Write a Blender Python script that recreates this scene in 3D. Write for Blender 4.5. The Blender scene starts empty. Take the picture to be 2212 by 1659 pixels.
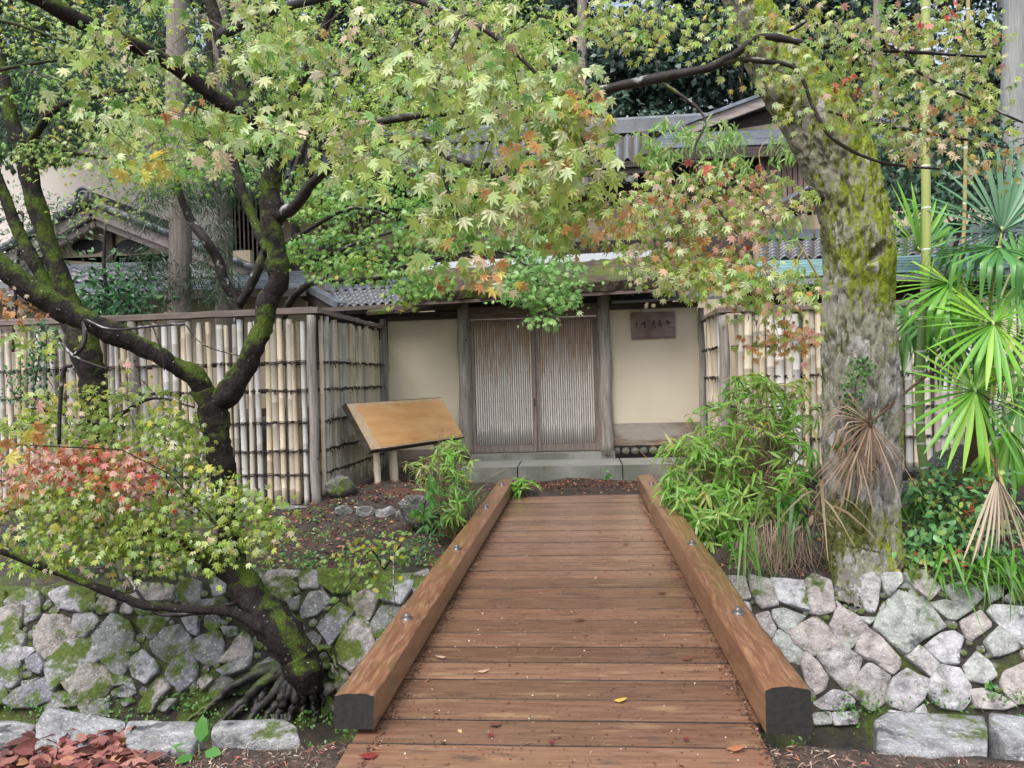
import bpy, math, random
import numpy as np
from mathutils import Vector, Matrix, noise as mnoise

random.seed(7)
rng = np.random.default_rng(7)
scene = bpy.context.scene
COL = scene.collection
R = math.radians

# ------------------------------------------------------------------ camera
FPX = 1659.0
YAW, PITCH, ROLL = R(5.0), -0.0072, 0.028
CAM = np.array([0.0, 0.0, 1.6])
FW = np.array([-math.sin(YAW) * math.cos(PITCH), math.cos(YAW) * math.cos(PITCH), math.sin(PITCH)])
_r0 = np.cross(FW, [0, 0, 1.0]); _r0 /= np.linalg.norm(_r0)
_u0 = np.cross(_r0, FW)
RT = math.cos(ROLL) * _r0 - math.sin(ROLL) * _u0
UP = math.cos(ROLL) * _u0 + math.sin(ROLL) * _r0
cd = bpy.data.cameras.new('camera')
cam = bpy.data.objects.new('camera', cd)
COL.objects.link(cam)
cam.matrix_world = Matrix(((RT[0], UP[0], -FW[0], CAM[0]), (RT[1], UP[1], -FW[1], CAM[1]),
                           (RT[2], UP[2], -FW[2], CAM[2]), (0, 0, 0, 1)))
cd.sensor_width = 36.0
cd.lens = 36.0 * FPX / 2212.0
cd.clip_start = 0.05
cd.clip_end = 600.0
scene.camera = cam

# ------------------------------------------------------------------ sky, sun, exposure
SUN_EL, SUN_AZ = R(58), R(205)
w = bpy.data.worlds.new('World'); scene.world = w; w.use_nodes = True
nt = w.node_tree
for n in list(nt.nodes): nt.nodes.remove(n)
sky = nt.nodes.new('ShaderNodeTexSky'); sky.sky_type = 'NISHITA'; sky.sun_disc = False
sky.sun_elevation = SUN_EL; sky.sun_rotation = SUN_AZ; sky.air_density = 1.0; sky.dust_density = 4.0
hs = nt.nodes.new('ShaderNodeHueSaturation'); hs.inputs['Saturation'].default_value = 0.55
bg = nt.nodes.new('ShaderNodeBackground'); bg.inputs['Strength'].default_value = 0.135
wo = nt.nodes.new('ShaderNodeOutputWorld')
nt.links.new(sky.outputs[0], hs.inputs['Color']); nt.links.new(hs.outputs[0], bg.inputs['Color'])
nt.links.new(bg.outputs[0], wo.inputs['Surface'])
sl = bpy.data.lights.new('sun', 'SUN'); sl.energy = 1.2; sl.angle = R(40); sl.color = (1.0, 0.985, 0.96)
so = bpy.data.objects.new('sun', sl); COL.objects.link(so)
sd = Vector((math.sin(SUN_AZ) * math.cos(SUN_EL), math.cos(SUN_AZ) * math.cos(SUN_EL), math.sin(SUN_EL)))
so.rotation_euler = sd.to_track_quat('Z', 'Y').to_euler()
so.location = (0, -5, 20)
scene.view_settings.view_transform = 'Standard'
scene.view_settings.look = 'None'
scene.view_settings.gamma = 1.0
scene.view_settings.use_curve_mapping = False
scene.view_settings.exposure = 1.2

# ------------------------------------------------------------------ helpers
def ray(x, y):
    return FW * FPX + RT * (x - 1106) - UP * (y - 829.5)
def at(x, y, Y):
    d = ray(x, y); return CAM + d * ((Y - CAM[1]) / d[1])
def atz(x, y, z):
    d = ray(x, y); return CAM + d * ((z - CAM[2]) / d[2])
def onplane(x, y, p0, n):
    d = ray(x, y); n = np.asarray(n, float)
    return CAM + d * (np.dot(np.asarray(p0) - CAM, n) / np.dot(d, n))
def proj(P):
    d = np.asarray(P) - CAM
    z = d @ FW
    return np.stack([1106 + FPX * (d @ RT) / z, 829.5 - FPX * (d @ UP) / z, z], -1)
def nrm(v):
    v = np.asarray(v, float)
    return v / (np.linalg.norm(v, axis=-1, keepdims=True) + 1e-9)

def wloc(o):
    p = np.zeros(3)
    while o is not None:
        p = p + np.array(o.location); o = o.parent
    return p
def tag(o, label=None, cat=None, group=None, kind=None):
    if label: o['label'] = label
    if cat: o['category'] = cat
    if group: o['group'] = group
    if kind: o['kind'] = kind
    return o
def put(name, me, parent=None, loc=(0, 0, 0), **k):
    o = bpy.data.objects.new(name, me); COL.objects.link(o)
    loc = np.asarray(loc, float)
    if parent is not None:
        o.parent = parent; loc = loc - wloc(parent)
    o.location = loc
    return tag(o, **k)
def putm(name, me, parent, M):
    o = bpy.data.objects.new(name, me); COL.objects.link(o)
    if parent is not None:
        o.parent = parent
        M = Matrix.Translation(Vector(-wloc(parent))) @ M
    o.matrix_basis = M
    return o
def thing(name, label, cat, loc, group=None):
    o = bpy.data.objects.new(name, None); COL.objects.link(o)
    o.location = loc; o.empty_display_size = 0.2
    return tag(o, label, cat, group)
def mesh_tri(name, V, T, mats, col=None, smooth=True):
    me = bpy.data.meshes.new(name)
    V = np.ascontiguousarray(V, np.float32); T = np.ascontiguousarray(T, np.int32)
    me.vertices.add(len(V)); me.vertices.foreach_set('co', V.ravel())
    me.loops.add(len(T) * 3); me.loops.foreach_set('vertex_index', T.ravel())
    me.polygons.add(len(T))
    me.polygons.foreach_set('loop_start', np.arange(0, len(T) * 3, 3, dtype=np.int32))
    if smooth: me.polygons.foreach_set('use_smooth', np.ones(len(T), bool))
    me.update(calc_edges=True)
    for m in (mats if isinstance(mats, (list, tuple)) else [mats]): me.materials.append(m)
    if col is not None:
        a = me.color_attributes.new('Col', 'FLOAT_COLOR', 'POINT')
        c = np.ones((len(V), 4), np.float32); c[:, :3] = col
        a.data.foreach_set('color', c.ravel())
    return me

class MB:
    def __init__(s): s.v = []; s.f = []; s.m = []; s.n = 0
    def add(s, V, F, m=0):
        k = s.n
        V = [tuple(map(float, p)) for p in V]
        s.v += V; s.n += len(V)
        s.f += [tuple(i + k for i in f) for f in F]; s.m += [m] * len(F)
    def box(s, a, b, m=0, jit=0.0):
        x0, y0, z0 = a; x1, y1, z1 = b
        V = [(x0, y0, z0), (x1, y0, z0), (x1, y1, z0), (x0, y1, z0), (x0, y0, z1), (x1, y0, z1), (x1, y1, z1), (x0, y1, z1)]
        if jit: V = [tuple(c + random.uniform(-jit, jit) for c in p) for p in V]
        s.add(V, [(0, 3, 2, 1), (4, 5, 6, 7), (0, 1, 5, 4), (1, 2, 6, 5), (2, 3, 7, 6), (3, 0, 4, 7)], m)
    def hexa(s, q0, q1, m=0):            # two quads (four points each), joined
        s.add(list(q0) + list(q1), [(0, 3, 2, 1), (4, 5, 6, 7), (0, 1, 5, 4), (1, 2, 6, 5), (2, 3, 7, 6), (3, 0, 4, 7)], m)
    def slab(s, quad, n, t, m=0):        # quad extruded along n by t
        q = [np.asarray(p, float) for p in quad]; d = np.asarray(n, float) * t
        s.hexa([p for p in q], [p + d for p in q], m)
    def bar(s, a, b, w, h, m=0, up=(0, 0, 1)):
        a = np.asarray(a, float); b = np.asarray(b, float); d = nrm(b - a)
        sd_ = nrm(np.cross(d, up)); u = np.cross(sd_, d)
        q = lambda p: [p - sd_ * w / 2 - u * h / 2, p + sd_ * w / 2 - u * h / 2, p + sd_ * w / 2 + u * h / 2, p - sd_ * w / 2 + u * h / 2]
        s.hexa(q(a), q(b), m)
    def tube(s, pts, rad, sides=6, m=0, cap=True, bump=0.0, nz=None):
        V, F = tube(pts, rad, sides, cap, bump, nz); s.add(V, F, m)
    def build(s, name, mats, parent=None, smooth=False, **k):
        me = bpy.data.meshes.new(name)
        me.from_pydata(s.v, [], s.f)
        for m in (mats if isinstance(mats, (list, tuple)) else [mats]): me.materials.append(m)
        me.polygons.foreach_set('material_index', s.m)
        if smooth: me.polygons.foreach_set('use_smooth', [True] * len(s.f))
        me.update()
        return put(name, me, parent, **k)
    def mesh(s, name, mats, smooth=False):
        me = bpy.data.meshes.new(name)
        me.from_pydata(s.v, [], s.f)
        for m in (mats if isinstance(mats, (list, tuple)) else [mats]): me.materials.append(m)
        me.polygons.foreach_set('material_index', s.m)
        if smooth: me.polygons.foreach_set('use_smooth', [True] * len(s.f))
        me.update(); return me

def frac(p, s, o=4, sz=None):
    return mnoise.fractal(Vector((p[0] * s, p[1] * s, p[2] * (sz or s))), .9, 2.1, o)
def tube(pts, rad, sides=6, cap=True, bump=0.0, nz=None):
    P = np.asarray(pts, float); n = len(P)
    rad = np.broadcast_to(np.asarray(rad, float), (n,))
    d = np.gradient(P, axis=0); d = nrm(d)
    ref = np.array([0.31, 0.17, 0.93]) if abs(d[0] @ np.array([0.31, 0.17, 0.93])) < 0.9 else np.array([1.0, 0.2, 0])
    u = nrm(np.cross(d[0], ref)); V = []
    for i in range(n):
        u = nrm(u - d[i] * (u @ d[i])); v = np.cross(d[i], u)
        for k in range(sides):
            a = 2 * math.pi * k / sides
            r = rad[i] * (1 + (random.uniform(-bump, bump) if bump else 0))
            q = P[i] + r * (math.cos(a) * u + math.sin(a) * v)
            if nz:
                q = q + (q - P[i]) * sum(am * frac(q, fr, 3) for am, fr in nz)
            V.append(q)
    F = [(i * sides + k, i * sides + (k + 1) % sides, (i + 1) * sides + (k + 1) % sides, (i + 1) * sides + k)
         for i in range(n - 1) for k in range(sides)]
    if cap:
        F.append(tuple(range(sides))[::-1]); F.append(tuple((n - 1) * sides + k for k in range(sides)))
    return V, F

def spline(P, sub=5):
    P = np.asarray(P, float)
    if len(P) < 3: return np.array([P[0] + (P[-1] - P[0]) * t for t in np.linspace(0, 1, sub + 1)])
    Q = np.vstack([2 * P[0] - P[1], P, 2 * P[-1] - P[-2]]); out = []
    for i in range(len(P) - 1):
        a, b, c, d = Q[i:i + 4]
        for t in np.arange(sub) / sub:
            out.append(.5 * ((2 * b) + (-a + c) * t + (2 * a - 5 * b + 4 * c - d) * t * t + (-a + 3 * b - 3 * c + d) * t ** 3))
    out.append(P[-1]); return np.array(out)

def limb(spec, sub=5):
    """spec: list of (x, y, Y, radius in pixels) -> world polyline + radii"""
    P = []; 
    for x, y, Y, r in spec:
        p = at(x, y, Y); P.append(list(p) + [r * Y / FPX])
    S = spline(P, sub)
    return S[:, :3], np.maximum(S[:, 3], .002)

# ------------------------------------------------------------------ materials
def new_mat(name):
    m = bpy.data.materials.new(name); m.use_nodes = True
    t = m.node_tree
    for n in list(t.nodes): t.nodes.remove(n)
    return m, t
def nd(t, typ, ins=None, **pr):
    n = t.nodes.new(typ)
    for k, v in pr.items(): setattr(n, k, v)
    for k, v in (ins or {}).items():
        if isinstance(v, bpy.types.NodeSocket): t.links.new(v, n.inputs[k])
        else: n.inputs[k].default_value = v
    return n
def c4(c): return (c[0], c[1], c[2], 1.0)
def ramp(t, fac, stops, interp='LINEAR'):
    n = t.nodes.new('ShaderNodeValToRGB'); e = n.color_ramp
    e.interpolation = interp
    while len(e.elements) < len(stops): e.elements.new(0.5)
    for k, (p, c) in enumerate(stops):
        e.elements[k].position = p; e.elements[k].color = c4(c)
    t.links.new(fac, n.inputs['Fac']); return n.outputs['Color']
def noise(t, vec, scale, detail=5, rough=.6, dist=0.0):
    return nd(t, 'ShaderNodeTexNoise', {'Vector': vec, 'Scale': scale, 'Detail': detail, 'Roughness': rough, 'Distortion': dist}).outputs[0]
def math_(t, op, a, b=0.0, clamp=False):
    n = t.nodes.new('ShaderNodeMath'); n.operation = op; n.use_clamp = clamp
    for i, v in enumerate((a, b)):
        if isinstance(v, bpy.types.NodeSocket): t.links.new(v, n.inputs[i])
        else: n.inputs[i].default_value = v
    return n.outputs[0]
def sstep(t, v, lo, hi):
    n = nd(t, 'ShaderNodeMapRange', {'Value': v, 'From Min': lo, 'From Max': hi}, interpolation_type='SMOOTHSTEP')
    return n.outputs[0]
def mixc(t, f, a, b, mode='MIX'):
    n = t.nodes.new('ShaderNodeMix'); n.data_type = 'RGBA'; n.blend_type = mode
    for idx, v in ((0, f), (6, a), (7, b)):
        if isinstance(v, bpy.types.NodeSocket): t.links.new(v, n.inputs[idx])
        else: n.inputs[idx].default_value = c4(v) if idx else v
    return n.outputs[2]

def surf(name, stops, scale=5, stretch=(1, 1, 1), detail=6, rough=.75, bump=.4, bscale=None, bstretch=None, bdist=.012,
         layers=(), spec=.4, objrand=0.0, objcols=None, rvar=0.15, dist=0.0, coat=0.0):
    m, t = new_mat(name)
    tc = nd(t, 'ShaderNodeTexCoord').outputs['Object']
    oi = nd(t, 'ShaderNodeObjectInfo').outputs['Random']
    vec = tc
    if objrand or objcols:
        off = math_(t, 'MULTIPLY', oi, 53.0)
        cx = nd(t, 'ShaderNodeCombineXYZ', {'X': off, 'Y': off, 'Z': off}).outputs[0]
        vec = nd(t, 'ShaderNodeVectorMath', {0: tc, 1: cx}, operation='ADD').outputs[0]
    mp = nd(t, 'ShaderNodeMapping', {'Vector': vec, 'Scale': stretch}).outputs[0]
    n1 = noise(t, mp, scale, detail, dist=dist)
    col = ramp(t, n1, stops)
    if objcols:
        k = len(objcols)
        oc = ramp(t, oi, [(i / k, c) for i, c in enumerate(objcols)], 'CONSTANT')
        col = mixc(t, 1.0, col, oc, 'MULTIPLY')
    if objrand:
        rr = math_(t, 'FRACT', math_(t, 'MULTIPLY', oi, 91.7))
        v = math_(t, 'ADD', math_(t, 'MULTIPLY', rr, objrand), 1 - objrand / 2)
        col = nd(t, 'ShaderNodeHueSaturation', {'Value': v, 'Color': col}).outputs[0]
    geo = nd(t, 'ShaderNodeNewGeometry')
    rsock = math_(t, 'ADD', math_(t, 'MULTIPLY', n1, rvar), rough - rvar / 2, True)
    for L in layers:
        lm = nd(t, 'ShaderNodeMapping', {'Vector': vec, 'Scale': L.get('stretch', (1, 1, 1)), 'Location': (L.get('off', 0),) * 3}).outputs[0]
        ln = noise(t, lm, L['scale'], L.get('detail', 5), L.get('nrough', .6))
        if L.get('up'):
            z = nd(t, 'ShaderNodeSeparateXYZ', {0: geo.outputs['Normal']}).outputs[L.get('axis', 2)]
            ln = math_(t, 'ADD', ln, math_(t, 'MULTIPLY', z, L['up']))
        if L.get('grad'):                  # (axis, from, to, amount): growth that follows the place on the thing
            ax, g0, g1, am = L['grad']
            z = nd(t, 'ShaderNodeSeparateXYZ', {0: tc}).outputs[ax]
            ln = math_(t, 'ADD', ln, math_(t, 'MULTIPLY', sstep(t, z, g0, g1), am))
        msk = sstep(t, ln, L['lo'], L['hi'])
        lc = L['col']
        if isinstance(lc, list):
            lc = ramp(t, noise(t, vec, L.get('cs', 30), 4), lc)
        col = mixc(t, math_(t, 'MULTIPLY', msk, L.get('amt', 1.0)), col, lc)
    bs = nd(t, 'ShaderNodeMapping', {'Vector': vec, 'Scale': bstretch or stretch}).outputs[0]
    b1 = noise(t, bs, bscale or scale * 4, 6, .65)
    bp = nd(t, 'ShaderNodeBump', {'Height': b1, 'Strength': bump, 'Distance': bdist})
    bs_ = nd(t, 'ShaderNodeBsdfPrincipled', {'Base Color': col, 'Roughness': rsock, 'Normal': bp.outputs[0]})
    bs_.inputs['Specular IOR Level'].default_value = spec
    if coat:
        bs_.inputs['Coat Weight'].default_value = coat; bs_.inputs['Coat Roughness'].default_value = .22
    o = nd(t, 'ShaderNodeOutputMaterial', {'Surface': bs_.outputs[0]})
    return m

def leaf_mat(name, rough=.28, trans=.50, spec=.50, vary=.22):
    m, t = new_mat(name)
    a = nd(t, 'ShaderNodeAttribute', attribute_name='Col').outputs['Color']
    tc = nd(t, 'ShaderNodeTexCoord').outputs['Object']
    n1 = noise(t, tc, 60, 3)
    v = math_(t, 'ADD', math_(t, 'MULTIPLY', n1, vary * 2), 1 - vary)
    col = nd(t, 'ShaderNodeHueSaturation', {'Value': v, 'Color': a}).outputs[0]
    p = nd(t, 'ShaderNodeBsdfPrincipled', {'Base Color': col, 'Roughness': rough})
    p.inputs['Specular IOR Level'].default_value = spec
    tr = nd(t, 'ShaderNodeBsdfTranslucent', {'Color': col})
    mx = nd(t, 'ShaderNodeMixShader', {0: trans, 1: p.outputs[0], 2: tr.outputs[0]})
    nd(t, 'ShaderNodeOutputMaterial', {'Surface': mx.outputs[0]})
    return m

MOSS = [(.3, (.035, .055, .008)), (.6, (.09, .13, .015)), (.8, (.17, .20, .03))]
MAT = {}
MAT['leaf'] = leaf_mat('leaf_surface')
MAT['glossleaf'] = leaf_mat('glossy_leaf_surface', .34, .25, .42)
MAT['dryleaf'] = leaf_mat('dry_leaf_surface', .55, .15, .35)
MAT['deck'] = surf('wet_deck_wood', [(.2, (.11, .052, .032)), (.5, (.185, .095, .058)), (.8, (.255, .142, .09))], 3.0, (1.2, 16, 16), rough=.3, bump=.2, coat=.7,
                   bscale=10, bdist=.004, objrand=.42, rvar=.35, spec=.5,
                   layers=[dict(col=(.06, .04, .035), scale=3.5, stretch=(1, 3.5, 3.5), lo=.56, hi=.72, amt=.75),
                           dict(col=(.38, .26, .14), scale=2.3, stretch=(1, 6, 6), lo=.58, hi=.7, amt=.4, off=9)])
MAT['beam'] = surf('oiled_beam_wood', [(.25, (.13, .060, .030)), (.5, (.24, .118, .058)), (.75, (.32, .175, .095))], 3.0, (14, 1.1, 14), rough=.38, bump=.4, coat=.5,
                   bscale=9, bdist=.006, rvar=.3, spec=.5,
                   layers=[dict(col=(.125, .042, .028), scale=5, stretch=(9, 1.2, 3), lo=.50, hi=.68, amt=.55, up=.13),
                           dict(col=(.45, .33, .24), scale=8, stretch=(8, .7, 2), lo=.60, hi=.75, amt=.35, up=.06, off=4),
                           dict(col=(.05, .035, .03), scale=3, stretch=(6, 1.5, 2), lo=.63, hi=.75, amt=.7, off=11),
                           dict(col=(.13, .11, .03), scale=4, lo=.52, hi=.70, amt=.5, grad=(1, 6.0, 9.0, .10), off=2)])
MAT['beam_end'] = surf('black_painted_end', [(.3, (.012, .011, .011)), (.7, (.03, .027, .026))], 40, rough=.6, bump=.4, bscale=180, bdist=.003)
MAT['grime'] = surf('joint_grime', [(.3, (.012, .008, .007)), (.7, (.035, .024, .019))], 30, rough=.7, bump=.3)
MAT['drystem'] = surf('dry_stem', [(.3, (.13, .085, .055)), (.7, (.30, .21, .13))], 12, rough=.8)
MAT['iron'] = surf('dark_bolt_iron', [(.3, (.05, .045, .045)), (.7, (.11, .09, .09))], 30, rough=.28, bump=.1, spec=.8)
SPK = dict(col=(.06, .06, .065), scale=140, detail=2, lo=.58, hi=.68, amt=.6)
LICH = dict(col=(.62, .64, .63), scale=60, detail=4, lo=.56, hi=.68, amt=.7, off=3)
def stone_mat(name, moss_lo, cols, dark=.0):
    return surf(name, [(.28, (.16, .155, .155)), (.5, (.42, .41, .41)), (.72, (.68, .67, .67))], 11, detail=9, rough=.7, bump=1.0, bscale=24, bdist=.035, objcols=cols, spec=.4,
                layers=[LICH, SPK, dict(col=(.035, .036, .04), scale=5, detail=7, lo=.60, hi=.68, amt=.8, off=7),
                        dict(col=MOSS, cs=60, scale=3.2, detail=8, nrough=.68, lo=moss_lo, hi=moss_lo + .1, up=.06, off=13)])
MAT['stone_left'] = stone_mat('mossy_wall_stone', .505, [(.58, .58, .61), (.72, .67, .65), (.46, .48, .48), (.74, .74, .81), (.62, .57, .53), (.44, .44, .51)])
MAT['stone_right'] = stone_mat('pale_wall_stone', .60, [(.86, .81, .78), (.80, .84, .80), (.92, .90, .89), (.74, .80, .73), (.87, .79, .75), (.82, .81, .84), (1.02, 1.03, 1.06)])
MAT['kerbstone'] = stone_mat('granite_kerb', .60, [(.64, .66, .68), (.58, .61, .61), (.70, .71, .72)])
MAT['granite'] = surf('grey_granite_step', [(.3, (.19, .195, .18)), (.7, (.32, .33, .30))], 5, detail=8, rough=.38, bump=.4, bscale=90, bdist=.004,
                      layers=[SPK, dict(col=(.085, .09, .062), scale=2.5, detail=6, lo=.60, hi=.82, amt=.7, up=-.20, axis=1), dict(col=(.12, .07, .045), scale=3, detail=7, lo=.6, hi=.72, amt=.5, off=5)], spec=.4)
MAT['joint'] = surf('mossy_wall_joint', [(.3, (.018, .016, .012)), (.7, (.05, .042, .03))], 8, rough=.85, bump=.9, bscale=40, bdist=.03,
                    layers=[dict(col=MOSS, cs=70, scale=2.3, detail=7, lo=.46, hi=.6)])
MAT['joint_dry'] = surf('dark_wall_joint', [(.3, (.018, .016, .013)), (.7, (.06, .05, .04))], 8, rough=.85, bump=.9, bscale=40, bdist=.03,
                    layers=[dict(col=[(.3, (.025, .036, .008)), (.7, (.085, .11, .02))], cs=70, scale=2.6, detail=7, lo=.48, hi=.60)])
MAT['soil'] = surf('wet_soil', [(.3, (.018, .014, .012)), (.55, (.045, .035, .029)), (.8, (.09, .075, .062))], 6, detail=9, rough=.8, bump=1.0, bscale=30, bdist=.03,
                   layers=[dict(col=MOSS, cs=60, scale=1.1, detail=7, lo=.57, hi=.68, amt=.8),
                           dict(col=[(.3, (.05, .016, .011)), (.7, (.15, .06, .04))], cs=70, scale=1.7, detail=8, lo=.56, hi=.64, amt=.75, off=5),
                           dict(col=(.11, .105, .1), scale=90, detail=2, lo=.62, hi=.7, amt=.8, off=2)])
MAT['bank'] = surf('mulch_soil', [(.3, (.03, .022, .018)), (.55, (.075, .05, .038)), (.8, (.15, .11, .085))], 25, detail=9, rough=.6, bump=1.0, bscale=45, bdist=.02)
BAMC = [(.92, .80, .62), (1.0, .90, .72), (.98, .88, .70), (.82, .83, .88), (.98, .86, .68), (.88, .88, .90), (1.0, .89, .73), (.72, .67, .60), (.96, .90, .83), (.90, .78, .58), (.97, .97, 1.02)]
MAT['bamboo'] = surf('weathered_bamboo', [(.2, (.40, .38, .35)), (.5, (.60, .575, .53)), (.8, (.71, .685, .64))], 2.2, (5, 5, .9), rough=.42, bump=.15, bscale=9, bstretch=(14, 14, .6), bdist=.003,
                     objcols=BAMC, objrand=.2, layers=[dict(col=(.30, .25, .20), scale=3.0, stretch=(5, 5, 1.2), lo=.62, hi=.76, amt=.6, off=3), dict(col=(.12, .10, .08), scale=45, detail=3, lo=.69, hi=.75, amt=.7, off=8)])
MAT['node'] = surf('bamboo_node', [(.3, (.36, .31, .24)), (.7, (.50, .44, .36))], 20, rough=.6)
MAT['backboard'] = surf('door_back_board', [(.3, (.22, .18, .155)), (.7, (.32, .27, .24))], 3, (12, 12, 1.2), rough=.7)
MAT['slat'] = surf('weathered_bamboo_slat', [(.2, (.48, .44, .41)), (.55, (.56, .525, .50)), (.85, (.61, .58, .56))], .8, (12, 12, .8), rough=.55, bump=.1, objrand=.12,
                   layers=[dict(col=(.34, .19, .09), scale=3, stretch=(14, 1, 1.0), detail=6, lo=.55, hi=.80, amt=.8, grad=(2, 1.2, 2.4, .26)), dict(col=(.17, .10, .07), scale=5, stretch=(25, 1, 2.2), lo=.66, hi=.80, amt=.5, off=4)])
MAT['rope'] = surf('black_palm_rope', [(.3, (.012, .010, .009)), (.7, (.04, .030, .025))], 60, rough=.8)
MAT['log'] = surf('weathered_log', [(.25, (.12, .10, .085)), (.5, (.25, .225, .20)), (.8, (.40, .37, .345))], 3, (14, 14, .9), rough=.75, bump=.7, bscale=5, bstretch=(22, 22, 1.2), bdist=.01, objrand=.15,
                  layers=[dict(col=(.05, .04, .035), scale=9, stretch=(1, 1, .8), detail=2, lo=.70, hi=.74, amt=.9, off=6)])
MAT['frame'] = surf('aged_frame_wood', [(.25, (.10, .075, .065)), (.55, (.19, .15, .135)), (.8, (.27, .225, .21))], 3, (12, 12, 1.2), rough=.7, bump=.4, bscale=8, bdist=.004)
MAT['frame_h'] = surf('aged_beam_wood', [(.25, (.07, .05, .042)), (.55, (.14, .105, .09)), (.8, (.22, .18, .16))], 3, (1.2, 12, 12), rough=.7, bump=.4, bscale=8, bdist=.004)
MAT['skirt'] = surf('weathered_plank', [(.25, (.11, .07, .05)), (.5, (.19, .14, .11)), (.8, (.29, .25, .215))], 2.5, (1.2, 12, 12), rough=.7, bump=.5, bscale=8, bdist=.006,
                    layers=[dict(col=(.36, .35, .32), scale=1.6, stretch=(1, 1, 3), lo=.52, hi=.66, amt=.5, grad=(2, .62, .98, .14)), ])
MAT['dark'] = surf('dark_wood_and_shade', [(.3, (.022, .017, .014)), (.7, (.07, .055, .046))], 4, (1.5, 8, 8), rough=.7, bump=.4)
MAT['plaster'] = surf('ochre_plaster', [(.3, (.51, .445, .345)), (.7, (.57, .505, .40))], 1.4, detail=4, rough=.9, bump=.25, bscale=160, bdist=.002, spec=.2,
                      layers=[dict(col=(.32, .24, .15), scale=1.4, stretch=(1, 1, .35), lo=.56, hi=.85, amt=.45, grad=(2, 1.4, .9, .08))])
MAT['whiteplaster'] = surf('cream_plaster', [(.3, (.58, .53, .49)), (.7, (.65, .60, .56))], .8, rough=.9, bump=.1, spec=.2)
MAT['tanplaster'] = surf('tan_plaster', [(.3, (.38, .31, .225)), (.7, (.46, .385, .29))], .8, rough=.9, bump=.1, spec=.2)
MAT['tile'] = surf('grey_roof_tile', [(.3, (.075, .08, .09)), (.7, (.17, .18, .20))], 3, rough=.38, bump=.2, objrand=.3, spec=.55,
                   layers=[dict(col=(.10, .11, .06), scale=2.0, detail=7, lo=.62, hi=.78, amt=.5), dict(col=(.3, .16, .08), scale=26, detail=2, lo=.7, hi=.74, amt=.7)])
MAT['copper'] = surf('green_copper_roof', [(.3, (.10, .19, .19)), (.7, (.19, .31, .31))], 4, rough=.5, bump=.2)
MAT['slate'] = surf('blue_slate_roof', [(.3, (.07, .08, .095)), (.7, (.17, .19, .22))], 5, rough=.35, bump=.2, objrand=.3)
MAT['metal'] = surf('wet_sheet_metal', [(.3, (.15, .17, .19)), (.7, (.26, .28, .30))], 3, rough=.45, bump=.05, spec=.5)
MAT['boards'] = surf('brown_wall_board', [(.25, (.075, .045, .036)), (.55, (.16, .105, .088)), (.85, (.33, .28, .29))], 2.2, (4, 4, .7), rough=.6, bump=.3, objrand=.35)
MAT['barge'] = surf('bargeboard_wood', [(.25, (.20, .16, .145)), (.55, (.32, .27, .25)), (.8, (.42, .38, .36))], 3, (1.5, 8, 8), rough=.6, bump=.3)
MAT['thatch'] = surf('bark_thatch', [(.25, (.022, .016, .012)), (.5, (.06, .042, .032)), (.78, (.13, .10, .08))], 6, detail=9, rough=.9, bump=1.0, bscale=34, bdist=.03,
                     layers=[dict(col=MOSS, cs=50, scale=1.7, detail=8, nrough=.68, lo=.44, hi=.58, amt=.85), dict(col=(.28, .25, .21), scale=60, detail=2, lo=.68, hi=.73, amt=.8)])
MAT['mossbark'] = surf('mossy_maple_bark', [(.25, (.007, .006, .006)), (.55, (.024, .019, .017)), (.8, (.065, .054, .047))], 9, (1, 1, .6), detail=8, rough=.8, spec=.18, bump=1.0, bscale=26, bdist=.035,
                       layers=[dict(col=[(.3, (.028, .045, .006)), (.6, (.075, .115, .012)), (.8, (.16, .20, .03))], cs=90, scale=3.2, detail=9, nrough=.7, lo=.565, hi=.66, up=.12, amt=.9, grad=(2, .2, 1.0, .07)),
                               dict(col=(.36, .37, .34), scale=38, detail=3, lo=.66, hi=.72, amt=.75, off=4)])
MAT['branch'] = surf('wet_branch_bark', [(.25, (.010, .008, .007)), (.6, (.032, .026, .024)), (.85, (.075, .065, .06))], 10, detail=8, rough=.6, spec=.25, bump=.7, bscale=40, bdist=.008,
                     layers=[dict(col=(.40, .40, .40), scale=9, detail=6, lo=.58, hi=.70, amt=.75, up=.10, off=4), dict(col=(.09, .12, .02), scale=4, lo=.60, hi=.7, amt=.7)])
MAT['twig'] = surf('thin_twig', [(.3, (.03, .018, .013)), (.7, (.075, .045, .032))], 20, rough=.6, bump=.1)
MAT['bigbark'] = surf('rough_old_bark', [(.22, (.15, .135, .122)), (.5, (.34, .315, .29)), (.8, (.54, .515, .49))], 5, (2.6, 2.6, .8), detail=9, rough=.85, bump=1.0, bscale=16, bstretch=(3.0, 3.0, .8), bdist=.06, spec=.2,
                      layers=[dict(col=[(.3, (.27, .265, .18)), (.7, (.47, .46, .34))], cs=20, scale=3.0, detail=9, lo=.42, hi=.60, amt=.85, grad=(2, 1.2, 2.5, .16), off=6),
                              dict(col=[(.3, (.15, .20, .02)), (.55, (.31, .38, .04)), (.8, (.45, .49, .10))], cs=34, scale=2.6, detail=9, nrough=.72, lo=.545, hi=.65, grad=(2, 1.9, 2.4, .17), up=.14, axis=0, off=2),
                              dict(col=[(.3, (.07, .085, .025)), (.7, (.22, .24, .07))], cs=40, scale=1.9, detail=8, lo=.64, hi=.73, grad=(2, 1.0, .1, .12), up=-.14, axis=0, off=17),
                              dict(col=(.60, .57, .55), scale=4, stretch=(2.4, 2.4, .9), detail=6, lo=.62, hi=.66, grad=(2, 2.7, 1.9, .05), amt=.8, off=21),
                              dict(col=(.035, .03, .026), scale=13, stretch=(2.4, 2.4, .55), detail=9, nrough=.7, lo=.60, hi=.68, amt=.6, off=31)])
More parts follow.
